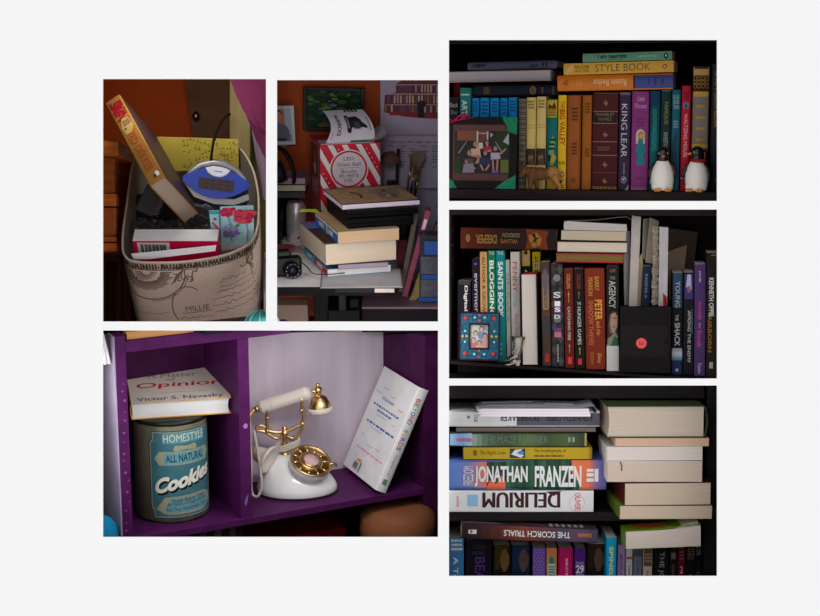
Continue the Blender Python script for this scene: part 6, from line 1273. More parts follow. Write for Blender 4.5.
# --- lying books
deep = grad(0, 1, 16, [(30, 20, 18), (44, 24, 20), (38, 20, 18), (50, 26, 20), (74, 28, 20), (90, 36, 20)])
deep += [('d', .62, .84, .32, .74, (140, 100, 44), 'DEEPER', {'bold': .03}), ('d', .4, .58, .52, .72, (150, 100, 50), 'WILLIAMS', {}), ('d', .38, .56, .22, .42, (120, 116, 80), 'GORDON', {}), ('e', .9, .945, .3, .7, (130, 96, 50)), ('p', .08, .32, 0, 1, (104, 44, 22), [(0, 0), (.5, .1), (1, .0), (.9, .5), (1, 1), (.5, .9), (.1, 1)]), ('p', .15, .29, .15, .9, (140, 96, 30), [(.2, 0), (.6, .1), (1, .4), (.8, .9), (.4, 1), (0, .6)]), ('p', .17, .27, .2, .85, (40, 22, 18), [(.1, .1), (.4, .45), (.8, .1), (.6, .5), (1, .7), (.5, .65), (.3, 1), (.35, .6), (0, .5)])]
book(P, (460.5, 228.5, 556, 249.2), .0, .14, 'layi', (44, 24, 20), 'dark fiery-red thick spine with upside-down gold title, lying across the upright books', roll=.8, deco=deep, rough=.4)
book(P, (555.5, 253.6, 624, 262.6), -.02, .15, 'fore_lay', (166, 28, 54), 'gilt-edged hardcover with crimson boards, lying at the bottom of its pile', hard=True, page=(120, 92, 50), roll=.5, square=.002)
book(P, (557, 241.6, 627, 252.8), -.02, .15, 'fore_lay', (52, 44, 42), 'cream-paged hardcover with dark boards, lying second from bottom of its pile', hard=True, page=(196, 182, 164), roll=.5, square=.001)
book(P, (561, 230.8, 626, 240.6), -.02, .15, 'fore_lay', (60, 54, 48), 'cream-paged paperback lying second from top of its pile', page=(178, 162, 140), roll=.9)
def floppy():
    c = P.pt(564, 230.2, y=-.02); L = P.pt(627, 230, y=-.02).x - c.x; h = .026
    o = thing('paperback_book', 'white-paged floppy paperback on top of the lying pile, its grey cover lifting', 'book', P.G @ T(c) @ R(1, 'Y'))
    pm = mat((172, 166, 162), .85, var=.2, stripes=(6, 6, 1500)); mb = MB()
    mb.prism([(0, .0012), (L, .0005), (L * .99, h * .72), (L * .6, h * .8), (L * .05, h * .93), (.0, h * .85), (-.001, h * .4)], 0, .14, pm)
    recalc(mb).done('pages', o)
    cv = MB(); cm = mat((96, 92, 84), .5)
    out = [(-.001, h * .2), (-.0015, h * .95), (L * .1, h * 1.0), (L * .5, h * 1.12), (L * .85, h * 1.45), (L * 1.0, h * 1.5), (L * 1.06, h * 1.2)]
    vs = []; fs = []
    for y in (0, .14): vs += [(p[0], y, p[1]) for p in out] + [(p[0], y, p[1] - .0012) for p in out]
    n = len(out)
    for i in range(n - 1): fs += [(i, i + 1, n + i + 1, n + i), (2 * n + i, 3 * n + i, 3 * n + i + 1, 2 * n + i + 1), (i, 2 * n + i, 2 * n + i + 1, i + 1), (n + i, n + i + 1, 3 * n + i + 1, 3 * n + i)]
    cv.geo(vs, fs, cm); recalc(cv).done('cover', o)
floppy()
# --- papers and folders standing in the black box
def sheet(pts, Y0, Y1, c, label, name='paper_sheet', cat='paper', th=.0012, group=None, wav=0, deco=None):
    """a standing sheet: outline given in picture units; left side at depth Y0, right side at depth Y1"""
    xs = [p[0] for p in pts]; x0, x1 = min(xs), max(xs)
    vv = []
    for px, py in pts:
        Y = Y0 + (Y1 - Y0) * (px - x0) / max(1e-6, x1 - x0); vv.append(P.pt(px, py, y=Y))
    base = sum(vv, Vector()) / len(vv); base.z = min(v.z for v in vv); n = len(vv)
    q = [v - base for v in vv]; nrm = (q[1] - q[0]).cross(q[2] - q[0]).normalized()
    if nrm.y > 0: nrm = -nrm
    tri = tessellate_polygon([[Vector((p[0], -p[1], 0)) for p in pts]])
    mb = MB(); vs = q + [v - nrm * th for v in q]
    mb.geo(vs, [tuple(t) for t in tri] + [tuple(k + n for k in t) for t in tri] + [(i, (i + 1) % n, n + (i + 1) % n, n + i) for i in range(n)], mat(c, .7, var=.1, scale=20))
    ob = recalc(mb).done(name, None, P.G @ T(base)); tag(ob, label, cat, group); return ob
def torn():
    a_ = [P.pt(653.5 + rnd.uniform(-1.6, 1.6), 228 + i * 1.6, y=.01 + rnd.uniform(-.004, .004)) for i in range(50)]
    return a_
GP = 'loose papers standing in the black file box'
sheet([(623.5, 231), (630.5, 231), (630, 305), (624.5, 305)], .04, .06, (163, 156, 156), 'narrow grey paper edge nearest the portrait spine, standing upright', group=GP)
sheet([(632, 215.5), (641, 217), (637, 306), (629, 306)], .03, .05, (209, 197, 192), 'tall white paper leaning left, tallest in the file box', group=GP)
sheet([(643.5, 219), (650, 218), (648.5, 262), (642.5, 258)], .06, .09, (179, 168, 161), 'white sheet behind the leaning tall paper and above the navy spine', group=GP)
sheet([(650, 217.5), (659, 221), (655, 264), (645.5, 262.5)], .05, .07, (168, 156, 143), 'crumpled grey-beige sheet leaning beside the torn notebook', group=GP)
bk = book(P, (642, 266, 650.4, 306), .035, .08, 'up', (32, 44, 66), 'navy spine with pale sideways letters standing among the loose papers', None, roll=1.5, deco=[('d', .2, .8, .35, .65, (120, 140, 170), 'RAISING A')])
sheet([(638, 262), (641.5, 253), (643, 262), (640.5, 306), (635.5, 306)], .05, .055, (170, 150, 118), 'narrow tan card strip left of the navy spine', 'card_strip', 'card')
def notebook():
    o = thing('torn_notebook', 'white notebook with ragged torn page edges standing upright among the papers', 'notebook', P.G @ T(P.pt(656, 306, y=.0)))
    inv = (P.G @ T(P.pt(656, 306, y=.0))).inverted() @ P.G
    mb = MB(); L_ = []; R_ = []
    r2 = random.Random(3); y = 227
    while y < 306:
        L_.append((652.6 - (y - 228) * .01 + r2.uniform(-1.0, .8), y)); R_.append((658.4 - (y - 228) * .012 + r2.uniform(-.8, 1.0), y)); y += 1.3
    vs = []; fs = []
    m1 = mat((150, 138, 122), .9, var=.35, scale=120, bump=.6)
    for (a1, y1), (b1, _) in zip(L_, R_):
        vs += [inv @ P.pt(a1, y1, y=.0 + r2.uniform(0, .006)), inv @ P.pt((a1 + b1) / 2 + r2.uniform(-.7, .7), y1, y=-.004 + r2.uniform(-.003, .003)), inv @ P.pt(b1, y1, y=.0 + r2.uniform(0, .006))]
    k = len(L_)
    for i in range(k - 1): fs += [(3 * i, 3 * i + 1, 3 * i + 4, 3 * i + 3), (3 * i + 1, 3 * i + 2, 3 * i + 5, 3 * i + 4)]
    mb.geo(vs, fs, m1)
    back = [v + Vector((0, .03, 0)) for v in vs]
    mb.geo(back, fs, m1); mb.done('torn_edge', o)
    c2 = MB(); m2 = mat((176, 172, 172), .5)
    for x0, x1, Y, h in ((659.5, 662, .004, 227), (662.6, 667.2, .0, 227.5)):
        aa = inv @ P.pt(x0, h, y=Y); bb = inv @ P.pt(x1, 306, y=Y); c2.box(aa.x, bb.x, aa.y, aa.y + .1, bb.z, aa.z, m2)
    r_ = [inv @ P.pt(*p, y=-.001) for p in ((663, 293), (667, 297), (667, 306), (663, 306))]
    c2.geo(r_, [(0, 1, 2, 3)], mat((160, 30, 34), .5))
    c2.done('cover', o)
notebook()
sheet([(668, 228), (698, 232), (690, 300), (670, 300)], .17, .2, (92, 78, 68), 'dark brown-grey folder behind the beige card, receding into the shelf', 'file_folder', 'folder')
sheet([(668, 252), (676, 248.5), (687, 245), (684, 272), (679, 300), (669, 300)], .163, .166, (168, 146, 122), 'beige card with notched corner leaning behind the dark file box', 'index_card', 'card')
def filebox():
    x0, x1, y, y1, z0, z1 = pbox(P, 619.8, 306.5, 670.8, floor_px(645, -.045, 379, .006), -.045, .12)
    M = P.G @ T(((x0 + x1) / 2, y, z0)); w = (x1 - x0) / 2; h = z1 - z0
    o = thing('file_box', 'black file box with an empty label window and a coral round sticker', 'box', M)
    m = mat((21, 18, 18), .6, var=.15); mb = MB(); t = .002
    for bx in ((-w, w, 0, t, 0, h), (-w, w, .1, .1 + t, 0, h * .98), (-w, -w + t, t, .1, 0, h * .98), (w - t, w, t, .1, 0, h * .98), (-w, w, 0, .1, 0, t)): mb.box(*bx, m)
    mb.done('body', o)
    wl = MB(); lw = mat((40, 36, 34), .4, var=.1); X0, X1, Z0_, Z1 = -w * .96, w * .9, h * .24, h * .72
    pts = [(X0, Z0_), (X1, Z0_), (X1, h * .42)] + [(X1 - .012 * math.sin(t_), h * .48 - .010 * math.cos(t_)) for t_ in [PI * i / 8 for i in range(1, 8)]] + [(X1, h * .54), (X1, Z1), (X0, Z1)]
    for i in range(len(pts)): wl.tube([(pts[i][0], -.0005, pts[i][1]), (pts[(i + 1) % len(pts)][0], -.0005, pts[(i + 1) % len(pts)][1])], .0006, lw, n=5)
    wl.decal(poly_geo(pts), mat((25, 22, 22), .4), lambda u, v, f: (u, -.0003, v)); wl.done('label_window', o)
    st = MB(); st.decal(fit(ell_geo(28), -w * .36, h * .37, w * .06, h * .37 + w * .42), mat((226, 84, 84), .6), lambda u, v, f: (u, -.0012 - f, v))
    st.decal(fit(text_geo('Lo', .02, .2), -w * .24, h * .37 + w * .15, -w * .06, h * .37 + w * .28), mat((90, 40, 60)), lambda u, v, f: (u, -.0016, v))
    st.done('sticker', o)['label'] = 'coral round sticker'
filebox()
# --- right end
sh = [('r', 0, .34, 0, 1, (44, 66, 92)), ('d', .08, .34, .3, .75, (150, 160, 170), 'YOUNG', {}), ('h', .36, .38, .3, .7, (170, 170, 170), 'THE') if False else ('d', .41, .47, .3, .6, (190, 190, 190), 'THE'), ('d', .49, .72, .25, .75, (205, 203, 200), 'SHACK', {})] + grad(.74, .86, 6, [(150, 160, 170), (200, 205, 208), (70, 110, 140)], 0, 1) + [('r', .86, 1, 0, 1, (36, 52, 84)), ('e', .94, .97, .35, .65, (170, 180, 190))]
up(672.2, 683, 671.6, 682.4, 273, 382, (24, 24, 28), 'black and blue spine with white sideways serif letters, right beside the file box', sh, Y=.0)
up(683.6, 694.2, 682.8, 693.4, 272.5, 383, (28, 26, 36), 'black spine with bold white sideways capitals and a violet picture at the top', [('r', .02, .26, .1, .9, (66, 56, 110)), ('p', .02, .24, .15, .85, (170, 170, 200), [(.1, .4), (.3, 1), (.8, 1), (.9, .3), (.5, .5)]), ('e', .13, .2, .35, .7, (150, 90, 100)), ('d', .37, .88, .42, .72, (205, 205, 200), 'AMONG THE ENEMY', {'bold': .03}), ('d', .36, .6, .78, .92, (130, 130, 130), 'HADDIX')], Y=.005)
up(694.6, 706.2, 693.8, 705, 264.5, 384, (78, 54, 104), 'purple spine with pink script lettering between two black spines', [('d', .06, .16, .35, .6, (190, 170, 200), 'panda', {'bold': .02}), ('d', .33, .5, .25, .7, (200, 70, 140), 'moody', {'shear': .2, 'bold': .01}), ('d', .52, .58, .4, .6, (190, 130, 180), 'for'), ('d', .59, .74, .25, .7, (200, 70, 140), 'bonds', {'shear': .2, 'bold': .01}), ('d', .88, .98, .35, .65, (190, 180, 200), 'Tundra')], Y=.0)
up(707, 722, 705.6, 720.4, 253, 385, (38, 32, 30), 'tall black-brown spine with white sideways capitals at the far right edge', [('d', .2, .52, .16, .5, (210, 206, 200), 'KENNETH OPPEL', {'bold': .03}), ('d', .5, .8, .1, .36, (150, 108, 40), 'AIRBORN', {'bold': .02}), ('r', .88, .93, .2, .45, (170, 166, 160)), ('n', .01, .03, .3, .7, (120, 110, 100), 1)], Y=-.005)
# --- jewelled picture frame
def jewel_frame():
    c = P.pt(479.2, floor_px(479.2, -.02, 360.6, .0072), y=-.02); w = (P.pt(499, 337, y=-.02) - P.pt(459.6, 337, y=-.02)).length; h = (P.pt(479, 313.6, y=-.02) - P.pt(479, 360.6, y=-.02)).length
    o = thing('picture_frame', 'small turquoise jewelled picture frame with a family photo at the left end', 'picture frame', P.G @ T(c) @ R(-8, 'X'))
    W2 = w / 2; bl = mat((40, 92, 116), .5, var=.6, scale=140, bump=.5); pu = mat((66, 30, 54), .6, var=.3, scale=300)
    ix0, ix1, iz0, iz1 = -W2 * .5, W2 * .46, h * .24, h * .76
    mb = MB()
    for b in ((-W2, ix0, 0, .008, 0, h), (ix1, W2, 0, .008, 0, h), (ix0, ix1, 0, .008, 0, iz0), (ix0, ix1, 0, .008, iz1, h)): mb.box(*b, bl)
    mb.box(-W2, W2, .008, .011, 0, h, pu); mb.done('frame', o)
    for (x0, x1, z0, z1), n in (((-W2, W2, 0, h), 26), ((ix0, ix1, iz0, iz1), 16)):
        bd = MB()
        for i in range(n + 1):
            q = i / n
            for p in ((x0 + (x1 - x0) * q, z0), (x0 + (x1 - x0) * q, z1), (x0, z0 + (z1 - z0) * q), (x1, z0 + (z1 - z0) * q)): bd.ball((p[0], 0, p[1]), .0027, pu, n=6)
        bd.done('bead_edging', o)['label'] = 'dark plum bead edging'
    red = mat((206, 40, 36), .12, coat=1, var=.05); org = mat((210, 96, 70), .2, var=.05); wht = mat((190, 214, 206), .15, var=.05); yel = mat((206, 176, 40), .25, var=.05)
    def gem(x, z, r, m, nm): 
        g = MB(); g.ball((W2 * x, -.0008, h * z), (r, r * .6, r), m, n=12); g.done(nm, o)
    for x in (-.72, .7):
        for z in (.13, .88): gem(x, z, .0062, red, 'red_gem')
    for z in (.06, .19): gem(-.02, z, .0036, org, 'coral_gem')
    for z in (.83, .95): gem(-.02, z, .0036, org, 'coral_gem')
    for x in (-.26, .25):
        for z in (.12, .9): gem(x, z, .0036, wht, 'white_gem')
    for x in (-.74, .74):
        for z in (.38, .61): gem(x, z, .0032, wht, 'white_gem')
    for x in (-.86, -.66, .62, .84): gem(x, .5, .0038, yel, 'yellow_gem')
    ph = MB(); fn = lambda u, v, f: (ix0 + (ix1 - ix0) * u, .004 - f, iz0 + (iz1 - iz0) * v); k = [0]
    def dec(g, c): k[0] += 1; ph.decal(g, mat(c, .35, var=.03), fn, k[0] * .0001)
    ph.box(ix0, ix1, .0041, .006, iz0, iz1, mat((206, 206, 204), .4))
    dec(fit(RECT, 0, .45, 1, 1), (190, 200, 190)); dec(fit(RECT, .5, .75, .9, 1), (140, 150, 176))
    for x, z, sk, sh_, hr in ((.3, .6, (206, 166, 146), (196, 200, 206), (110, 80, 64)), (.62, .78, (206, 170, 150), (120, 140, 180), (90, 70, 60)), (.8, .5, (200, 160, 140), (200, 150, 150), (84, 56, 44)), (.2, .32, (206, 166, 150), (190, 120, 120), (150, 110, 80)), (.5, .2, (200, 160, 140), (206, 180, 180), (120, 84, 60))):
        dec(fit(ell_geo(), x - .2, z - .42, x + .2, z - .02), sh_); dec(fit(ell_geo(), x - .13, z - .1, x + .13, z + .15), hr); dec(fit(ell_geo(), x - .1, z - .1, x + .1, z + .1), sk)
    dec(fit(RECT, 0, 0, 1, .06), (200, 150, 150))
    ph.done('photograph', o)['label'] = 'colour photo of a smiling group'
jewel_frame()
def boot():
    c = P.pt(513.5, floor_px(513.5, -.05, 367), y=-.05); k = (P.pt(523, 353, y=-.05) - P.pt(504, 353, y=-.05)).length / 1.0; hh = (P.pt(513, 339.5, y=-.05) - P.pt(513, 367.6, y=-.05)).length
    o = thing('cowboy_boot_figurine', 'small shiny silver cowboy boot standing beside the jewelled frame', 'figurine', P.G @ T(c))
    m = mat((150, 146, 138), .2, metal=1, var=.4, scale=300, bump=.5); mb = MB()
    prof = [(.10, .0, .24, .15), (.22, .03, .22, .15), (.38, .1, .24, .18), (.62, .15, .31, .23), (.85, .17, .35, .26), (1.0, .18, .38, .28)]
    n = 16; vs = []; fs = []
    for zf, cxx, rx, ry in prof:
        for i in range(n):
            a_ = 2 * PI * i / n; z = zf * hh + (.04 * hh * abs(math.cos(a_)) if zf == 1.0 else 0)
            vs.append((k * (cxx + rx * math.cos(a_)), .012 + k * ry * math.sin(a_), z))
    for r in range(len(prof) - 1):
        for i in range(n): j = (i + 1) % n; fs.append((r * n + i, r * n + j, (r + 1) * n + j, (r + 1) * n + i))
    fs.append(tuple((len(prof) - 1) * n + i for i in range(n))); mb.geo(vs, fs, m, smooth=True); mb.done('shaft', o)
    ft = MB(); pts = [(.2, .32), (.0, .3), (-.22, .22), (-.42, .15), (-.56, .09)]; rad = [.24, .22, .18, .14, .05]
    ft.tube([(k * x, .012, z * hh) for x, z in pts], [k * r for r in rad], m, n=12, flat=.85); ft.done('foot', o)
    he = MB(); he.prism([(k * .12, 0), (k * .3, 0), (k * .36, hh * .2), (k * .1, hh * .16)], .012 - k * .1, .012 + k * .1, m); he.prism([(-k * .48, hh * .03), (-k * .3, hh * .0), (k * .0, hh * .06), (k * .2, hh * .14), (k * .2, hh * .18), (-k * .02, hh * .1), (-k * .3, hh * .05)], .012 - k * .13, .012 + k * .13, m); recalc(he).done('heel', o)
    for s_ in (-1, 1):
        st = MB(); st.tube([(k * (.2 + s_ * .33), .012, hh * .9), (k * (.2 + s_ * .38), .012, hh * 1.03), (k * (.2 + s_ * .27), .008, hh * .96)], k * .03, m, n=6); st.done('pull_strap', o)
    st = MB(); st.tube([(k * (-.08 + .28 * i / 8 + .1), -.012 - k * .15 - .001, hh * (.5 + .1 * math.sin(i * 1.6))) for i in range(9)], k * .02, m, n=6)
    st.done('ankle_chain', o)
boot()
# ================= niche at the lower right: lying books on a dark bookcase
GAIN = .74
P = Pan(583, 480, .25, 0, 6)
WOOD = (33, 28, 30)
def bookcase(P, label, boards, wood=WOOD, G=None, rough=.6):
    o = thing('bookcase', label, 'bookcase', P.G)
    for nm, px, Y, dep in boards:
        a = pbox(P, *px, Y, dep)
        MB().box(*a, mat(wood, rough, var=.25, stripes=(3, 60, 60)), bev=.001).done(nm, o)
    return o
bookcase(P, 'dark bookcase behind the big lying novels and the row of teen paperbacks', [
    ('shelf', (447.3, 387, 704.5, 398.5), 0, .26), ('shelf', (447.3, 512.3, 704.5, 521), 0, .26), ('shelf', (447.3, 633.5, 704.5, 645), 0, .26),
    ('side_panel', (705, 387, 740, 645), 0.0, .26), ('side_panel', (441.5, 387, 447, 645), 0.0, .26), ('back_panel', (441.5, 387, 740, 645), .262, .01)])
# things lying on the top board, seen only as a sliver
tag(MB().box(*pbox(P, 452, 384.6, 478, 386.0, .01, .1), mat((70, 72, 80))).done('notebook', None, P.G), 'thin grey notebook, a sliver showing above the top board of the lower bookcase', 'notebook')
# --- left stack
W_ = (224, 222, 226)
book(P, (449, 490.6, 593.5, 512.2), -.01, .15, 'layi', (222, 216, 218), 'white hardcover spine with big dark upside-down title, bottom of the left stack', hard=True, bulge=.001, rough=.4,
     deco=[('r', .93, 1, 0, 1, (232, 228, 230)), ('h', .93, .95, .25, .75, (205, 90, 110), 'HARPER'),
           ('r', .8, .873, .18, .72, (140, 180, 220)), *[('d', .235 + q, .765 + q, .08, .78, (62, 36, 40), 'DELIRIUM') for q in (-.005, 0, .005)],
           ('p', .22, .33, .02, .25, (62, 36, 40), [(0, 1), (1, .5), (.5, .2), (.1, 0)]),
           ('h', .09, .13, .1, .9, (205, 70, 95), 'OLIVER', {}), ('o', .06, .17, .2, .95, (226, 170, 180), 0, {'w': .04})])
greens = [(40, 70, 48), (26, 52, 38), (44, 92, 60), (20, 40, 32), (60, 100, 70), (30, 62, 44)]
fz = grad(0, .24, 12, [(74, 108, 176), (92, 122, 190), (120, 122, 186), (176, 120, 140), (222, 112, 84)]) + grad(.24, .84, 24, greens * 3) + grad(.83, 1, 8, [(226, 110, 70), (210, 110, 80), (120, 96, 150), (70, 84, 150)])
fz += [('p', .24, .36, 0, 1, (226, 104, 76), [(0, 0), (.25, .0), (.5, .2), (.2, .5), (.35, .8), (.1, 1), (0, 1)]), ('p', .78, .9, 0, 1, (226, 108, 70), [(1, 0), (.3, .0), (.2, .3), (.45, .55), (.3, .8), (.6, 1), (1, 1)])]
fz += [('d', .163, .5, .1, .82, (238, 238, 236), 'JONATHAN', {'bold': .035}), ('d', .545, .842, .1, .82, (238, 238, 236), 'FRANZEN', {'bold': .035}),
       ('h', .09, .155, .16, .8, (225, 222, 226), 'FREEDOM', {'bold': .02}),
       ('r', .925, .95, .28, .72, (235, 235, 235)), ('r', .875, .92, .28, .4, (235, 235, 235)), ('r', .875, .92, .46, .58, (235, 235, 235)), ('r', .875, .92, .62, .72, (235, 235, 235))]
book(P, (449, 460.2, 606, 489.4), -.01, .16, 'lay', (70, 100, 170), 'thick novel with tall white author name over orange, green and blue', hard=True, deco=fz, rough=.3, bulge=.002)
book(P, (463.5, 447.4, 592, 459.3), -.01, .14, 'lay', (178, 150, 40), 'mustard yellow paperback spine with small picture and script lettering', rough=.5,
     deco=[('r', .36, .48, .1, .9, (60, 66, 70)), ('p', .37, .47, .12, .88, (200, 208, 214), [(0, .2), (.4, 1), (.9, .7), (1, .1), (.6, .4), (.3, 0)]), ('e', .42, .47, .4, .7, (90, 130, 180)),
           ('d', .13, .33, .3, .75, (110, 84, 30), 'The Virgin\'s Lover', {'shear': .35}), ('d', .55, .8, .52, .88, (110, 84, 30), 'The Autobiography of', {'shear': .35}), ('nd', .55, .78, .15, .4, (110, 84, 30), 1),
           ('e', .075, .105, .3, .8, (120, 92, 30)), ('r', .98, 1, 0, 1, (140, 112, 30))])
mz = grad(0, .16, 6, [(150, 185, 225), (120, 160, 205), (170, 190, 215)]) + grad(.16, .98, 22, [(150, 170, 160), (70, 96, 66), (60, 82, 52), (84, 110, 62), (58, 78, 44), (70, 92, 50), (52, 60, 40)], 0, .92)
mz += [('d', .05, .16, .35, .62, (200, 70, 90), 'DASHNER', {'bold': .02}), ('d', .235, .715, .24, .8, (104, 112, 104), 'THE MAZE RUNNER', {'bold': .012}), ('n', .86, .92, .3, .7, (150, 160, 140), 2), ('r', .985, 1, 0, 1, (160, 150, 90))]
book(P, (450, 433, 586.5, 446.2), -.01, .14, 'lay', (52, 66, 46), 'dark green foliage-patterned paperback spine with pale title and blue left end', deco=mz, rough=.35)
sk = [('r', 0, .62, 0, .98, (84, 82, 92)), ('p', .55, .66, 0, 1, (226, 224, 230), [(0, 0), (1, 0), (1, 1), (0.4, 1)]), ('d', .40, .665, .14, .62, (40, 40, 52), 'SKYBREAKER', {'bold': .02}), ('d', .05, .37, .14, .62, (40, 40, 52), 'KENNETH OPPEL', {'bold': .02}),
      ('h', .81, .835, .2, .7, (90, 90, 100), 'TOR') , ('e', .86, .88, .25, .45, (120, 120, 130))]
book(P, (449, 411.5, 599.5, 426.8), -.01, .15, 'layi', (222, 220, 226), 'white jacketed book with upside-down lettering, under the silver magazine', hard=True, deco=sk, rough=.35, bulge=.003)
book(P, (456, 427.4, 596, 431.9), 0, .15, 'fore_lay', (66, 60, 62), 'thin brown-grey volume pressed between the white book and the foliage spine', page=(120, 110, 104))
def magazine():
    Y = -.09; a = P.pt(477, 416.6, y=Y); x0 = a.x; L = P.pt(592, 416.6, y=Y).x - x0; z0 = a.z
    o = thing('magazine', 'silver-grey glossy magazine with white page layers on top of the left stack', 'magazine', P.G @ T((x0, Y, z0)))
    wm = mat((214, 206, 212), .5, var=.04); gm = mat((122, 122, 132), .25, var=.12)
    pg = MB(); h = (P.pt(530, 408.6, y=Y) - P.pt(530, 416.6, y=Y)).length
    for k in range(3):
        b = k * h / 3; q = h / 6.4
        pts = [(.012 - .004 * k + .005 * math.cos(t), b + q + q * math.sin(t)) for t in [PI / 2 + PI * i / 6 for i in range(7)]] + [(L - .004 - .002 * k, b + .0001), (L - .004 - .002 * k, b + 2 * q)]
        pg.prism(pts, .001 * k, .086, wm)
    recalc(pg).done('pages', o)
    cv = MB(); N = 26; top = []
    for i in range(N + 1):
        q = i / N
        top.append((-.003 + (L + .003) * q, h + .0012 + .003 * math.sin(PI * q) + (.006 * ((q - .88) / .12) if q > .88 else 0) - (.006 * (1 - q / .07) ** 2 if q < .07 else 0)))
    zt = top[-1][1]
    top += [(L + .005, zt - .001), (L + .009, zt - .006), (L + .011, zt - .014), (L + .008, zt - .024)]
    vs = []; fs = []
    for x, z in top:
        for y in (-.002, .087): vs += [(x, y, z + .04 * y), (x, y, z - .0008 + .04 * y)]
    for i in range(len(top) - 1):
        a0, b0 = i * 4, i * 4 + 4
        fs += [(a0, b0, b0 + 2, a0 + 2), (a0 + 1, a0 + 3, b0 + 3, b0 + 1), (a0, a0 + 1, b0 + 1, b0), (a0 + 2, b0 + 2, b0 + 3, a0 + 3)]
    cv.geo(vs, fs, gm, smooth=True)
    wt = mat((170, 170, 178), .3)
    def fn(u, v, off): return (u, v, h + .0014 + .003 * math.sin(PI * u / L) + .04 * v + off)
    for g in (fit(RECT, .10 * L, .02, .42 * L, .028), fit(RECT, .6 * L, .03, .85 * L, .045), fit(RECT, .05 * L, .06, .5 * L, .068)): cv.decal(g, wt, fn, .0004, (L / 20, 0))
    cv.done('cover', o)
magazine()
# --- right stack, page edges to the front
def pstack(rect, Y, dep, face, c, label, page, hard=False, **k):
    return book(P, rect, Y, dep, face, c, label, None, page=page, hard=hard, **k)
pstack((606.5, 406, 705, 437.6), -.08, .2, 'tailr', (58, 70, 44), 'fattest book, page ends out under a rounded green-black cover, topping the right stack', (180, 166, 152), hard=True, bulge=.008, yaw=1)
pstack((615, 438.2, 709, 446.2), -.08, .18, 'tail', (205, 170, 140), 'thin tan paperback lying second from top of the right stack', (190, 158, 136))
pstack((606.5, 446.8, 702.6, 460.4), -.08, .18, 'tail', (226, 214, 208), 'white-paged paperback lying third from top of the right stack', (198, 186, 180), roll=-.3)
b4 = pstack((607, 461.2, 702.3, 481.8), -.08, .18, 'tail', (220, 210, 200), 'cream-paged book with a dark ribbon marker hanging from its page edge', (186, 170, 154))
def ribbon():
    a = P.pt(620.5, 461.8, y=-.0812); b = P.pt(622, 471, y=-.0812)
    m = mat((40, 38, 40)); mb = MB()
    inv = b4.matrix_world.inverted() @ P.G
    pts = [a, a * .6 + b * .4 + Vector((.0015, 0, 0)), b * .8 + a * .2, b, b + Vector((-.002, 0, .004))]
    mb.tube([inv @ p for p in pts], .0011, m, n=6)
    mb.done('ribbon_marker', b4)['label'] = 'dark ribbon marker'
ribbon()
pstack((624, 482.6, 710.6, 504.6), -.08, .19, 'tail', (92, 30, 34), 'cream-paged paperback with a dark red spine, second from bottom of the right stack', (184, 168, 150), yaw=2.5, pivot=.5)
pstack((619, 505.2, 712, 518.6), -.08, .2, 'tail', (96, 120, 40), 'lowest book of the right stack, cream pages and a green spine', (186, 168, 148), roll=.4, yaw=2.5, pivot=.5)
# --- under the shelf: spine book and the green paperback with its cover lifting
sc_ = grad(0, 1, 14, [(62, 56, 76), (92, 74, 96), (70, 58, 80), (110, 62, 60), (120, 56, 46), (92, 44, 40), (60, 36, 36), (48, 30, 32)])
sc_ += [('d', .2, .69, .28, .72, (226, 220, 220), 'THE SCORCH TRIALS', {'bold': .015}), ('d', .045, .145, .32, .6, (205, 120, 60), 'DASHNER', {'bold': .015}), ('r', .89, .95, .35, .65, (215, 210, 210)), ('p', .9, .94, .3, .68, (60, 36, 36), [(0, 0), (.5, .6), (1, 0), (.5, .2)])]
sb = [('r', 0, 1, 0, 1, (66, 50, 58)), ('p', 0, 1, 0, 1, (150, 70, 56), [(0, .3), (.4, .35), (.8, .6), (1, .7), (.7, .5), (.3, .2)]), ('p', 0, 1, 0, 1, (100, 90, 120), [(0, 0), (.8, 0), (.9, .3), (.5, .2), (0, .25)])]
sb += [('r', .1 + .045 * i, .125 + .045 * i, .62, .9, (170, 160, 170)) for i in range(6)]
book(P, (461.5, 526.8, 597.5, 540.6), -.035, .13, 'layi', (60, 44, 50), 'paperback with dark burnt-orange spine, upside-down title, lying on the paperback row', roll=2.2, tilt=-2, deco=sc_, back=sb, rough=.4)
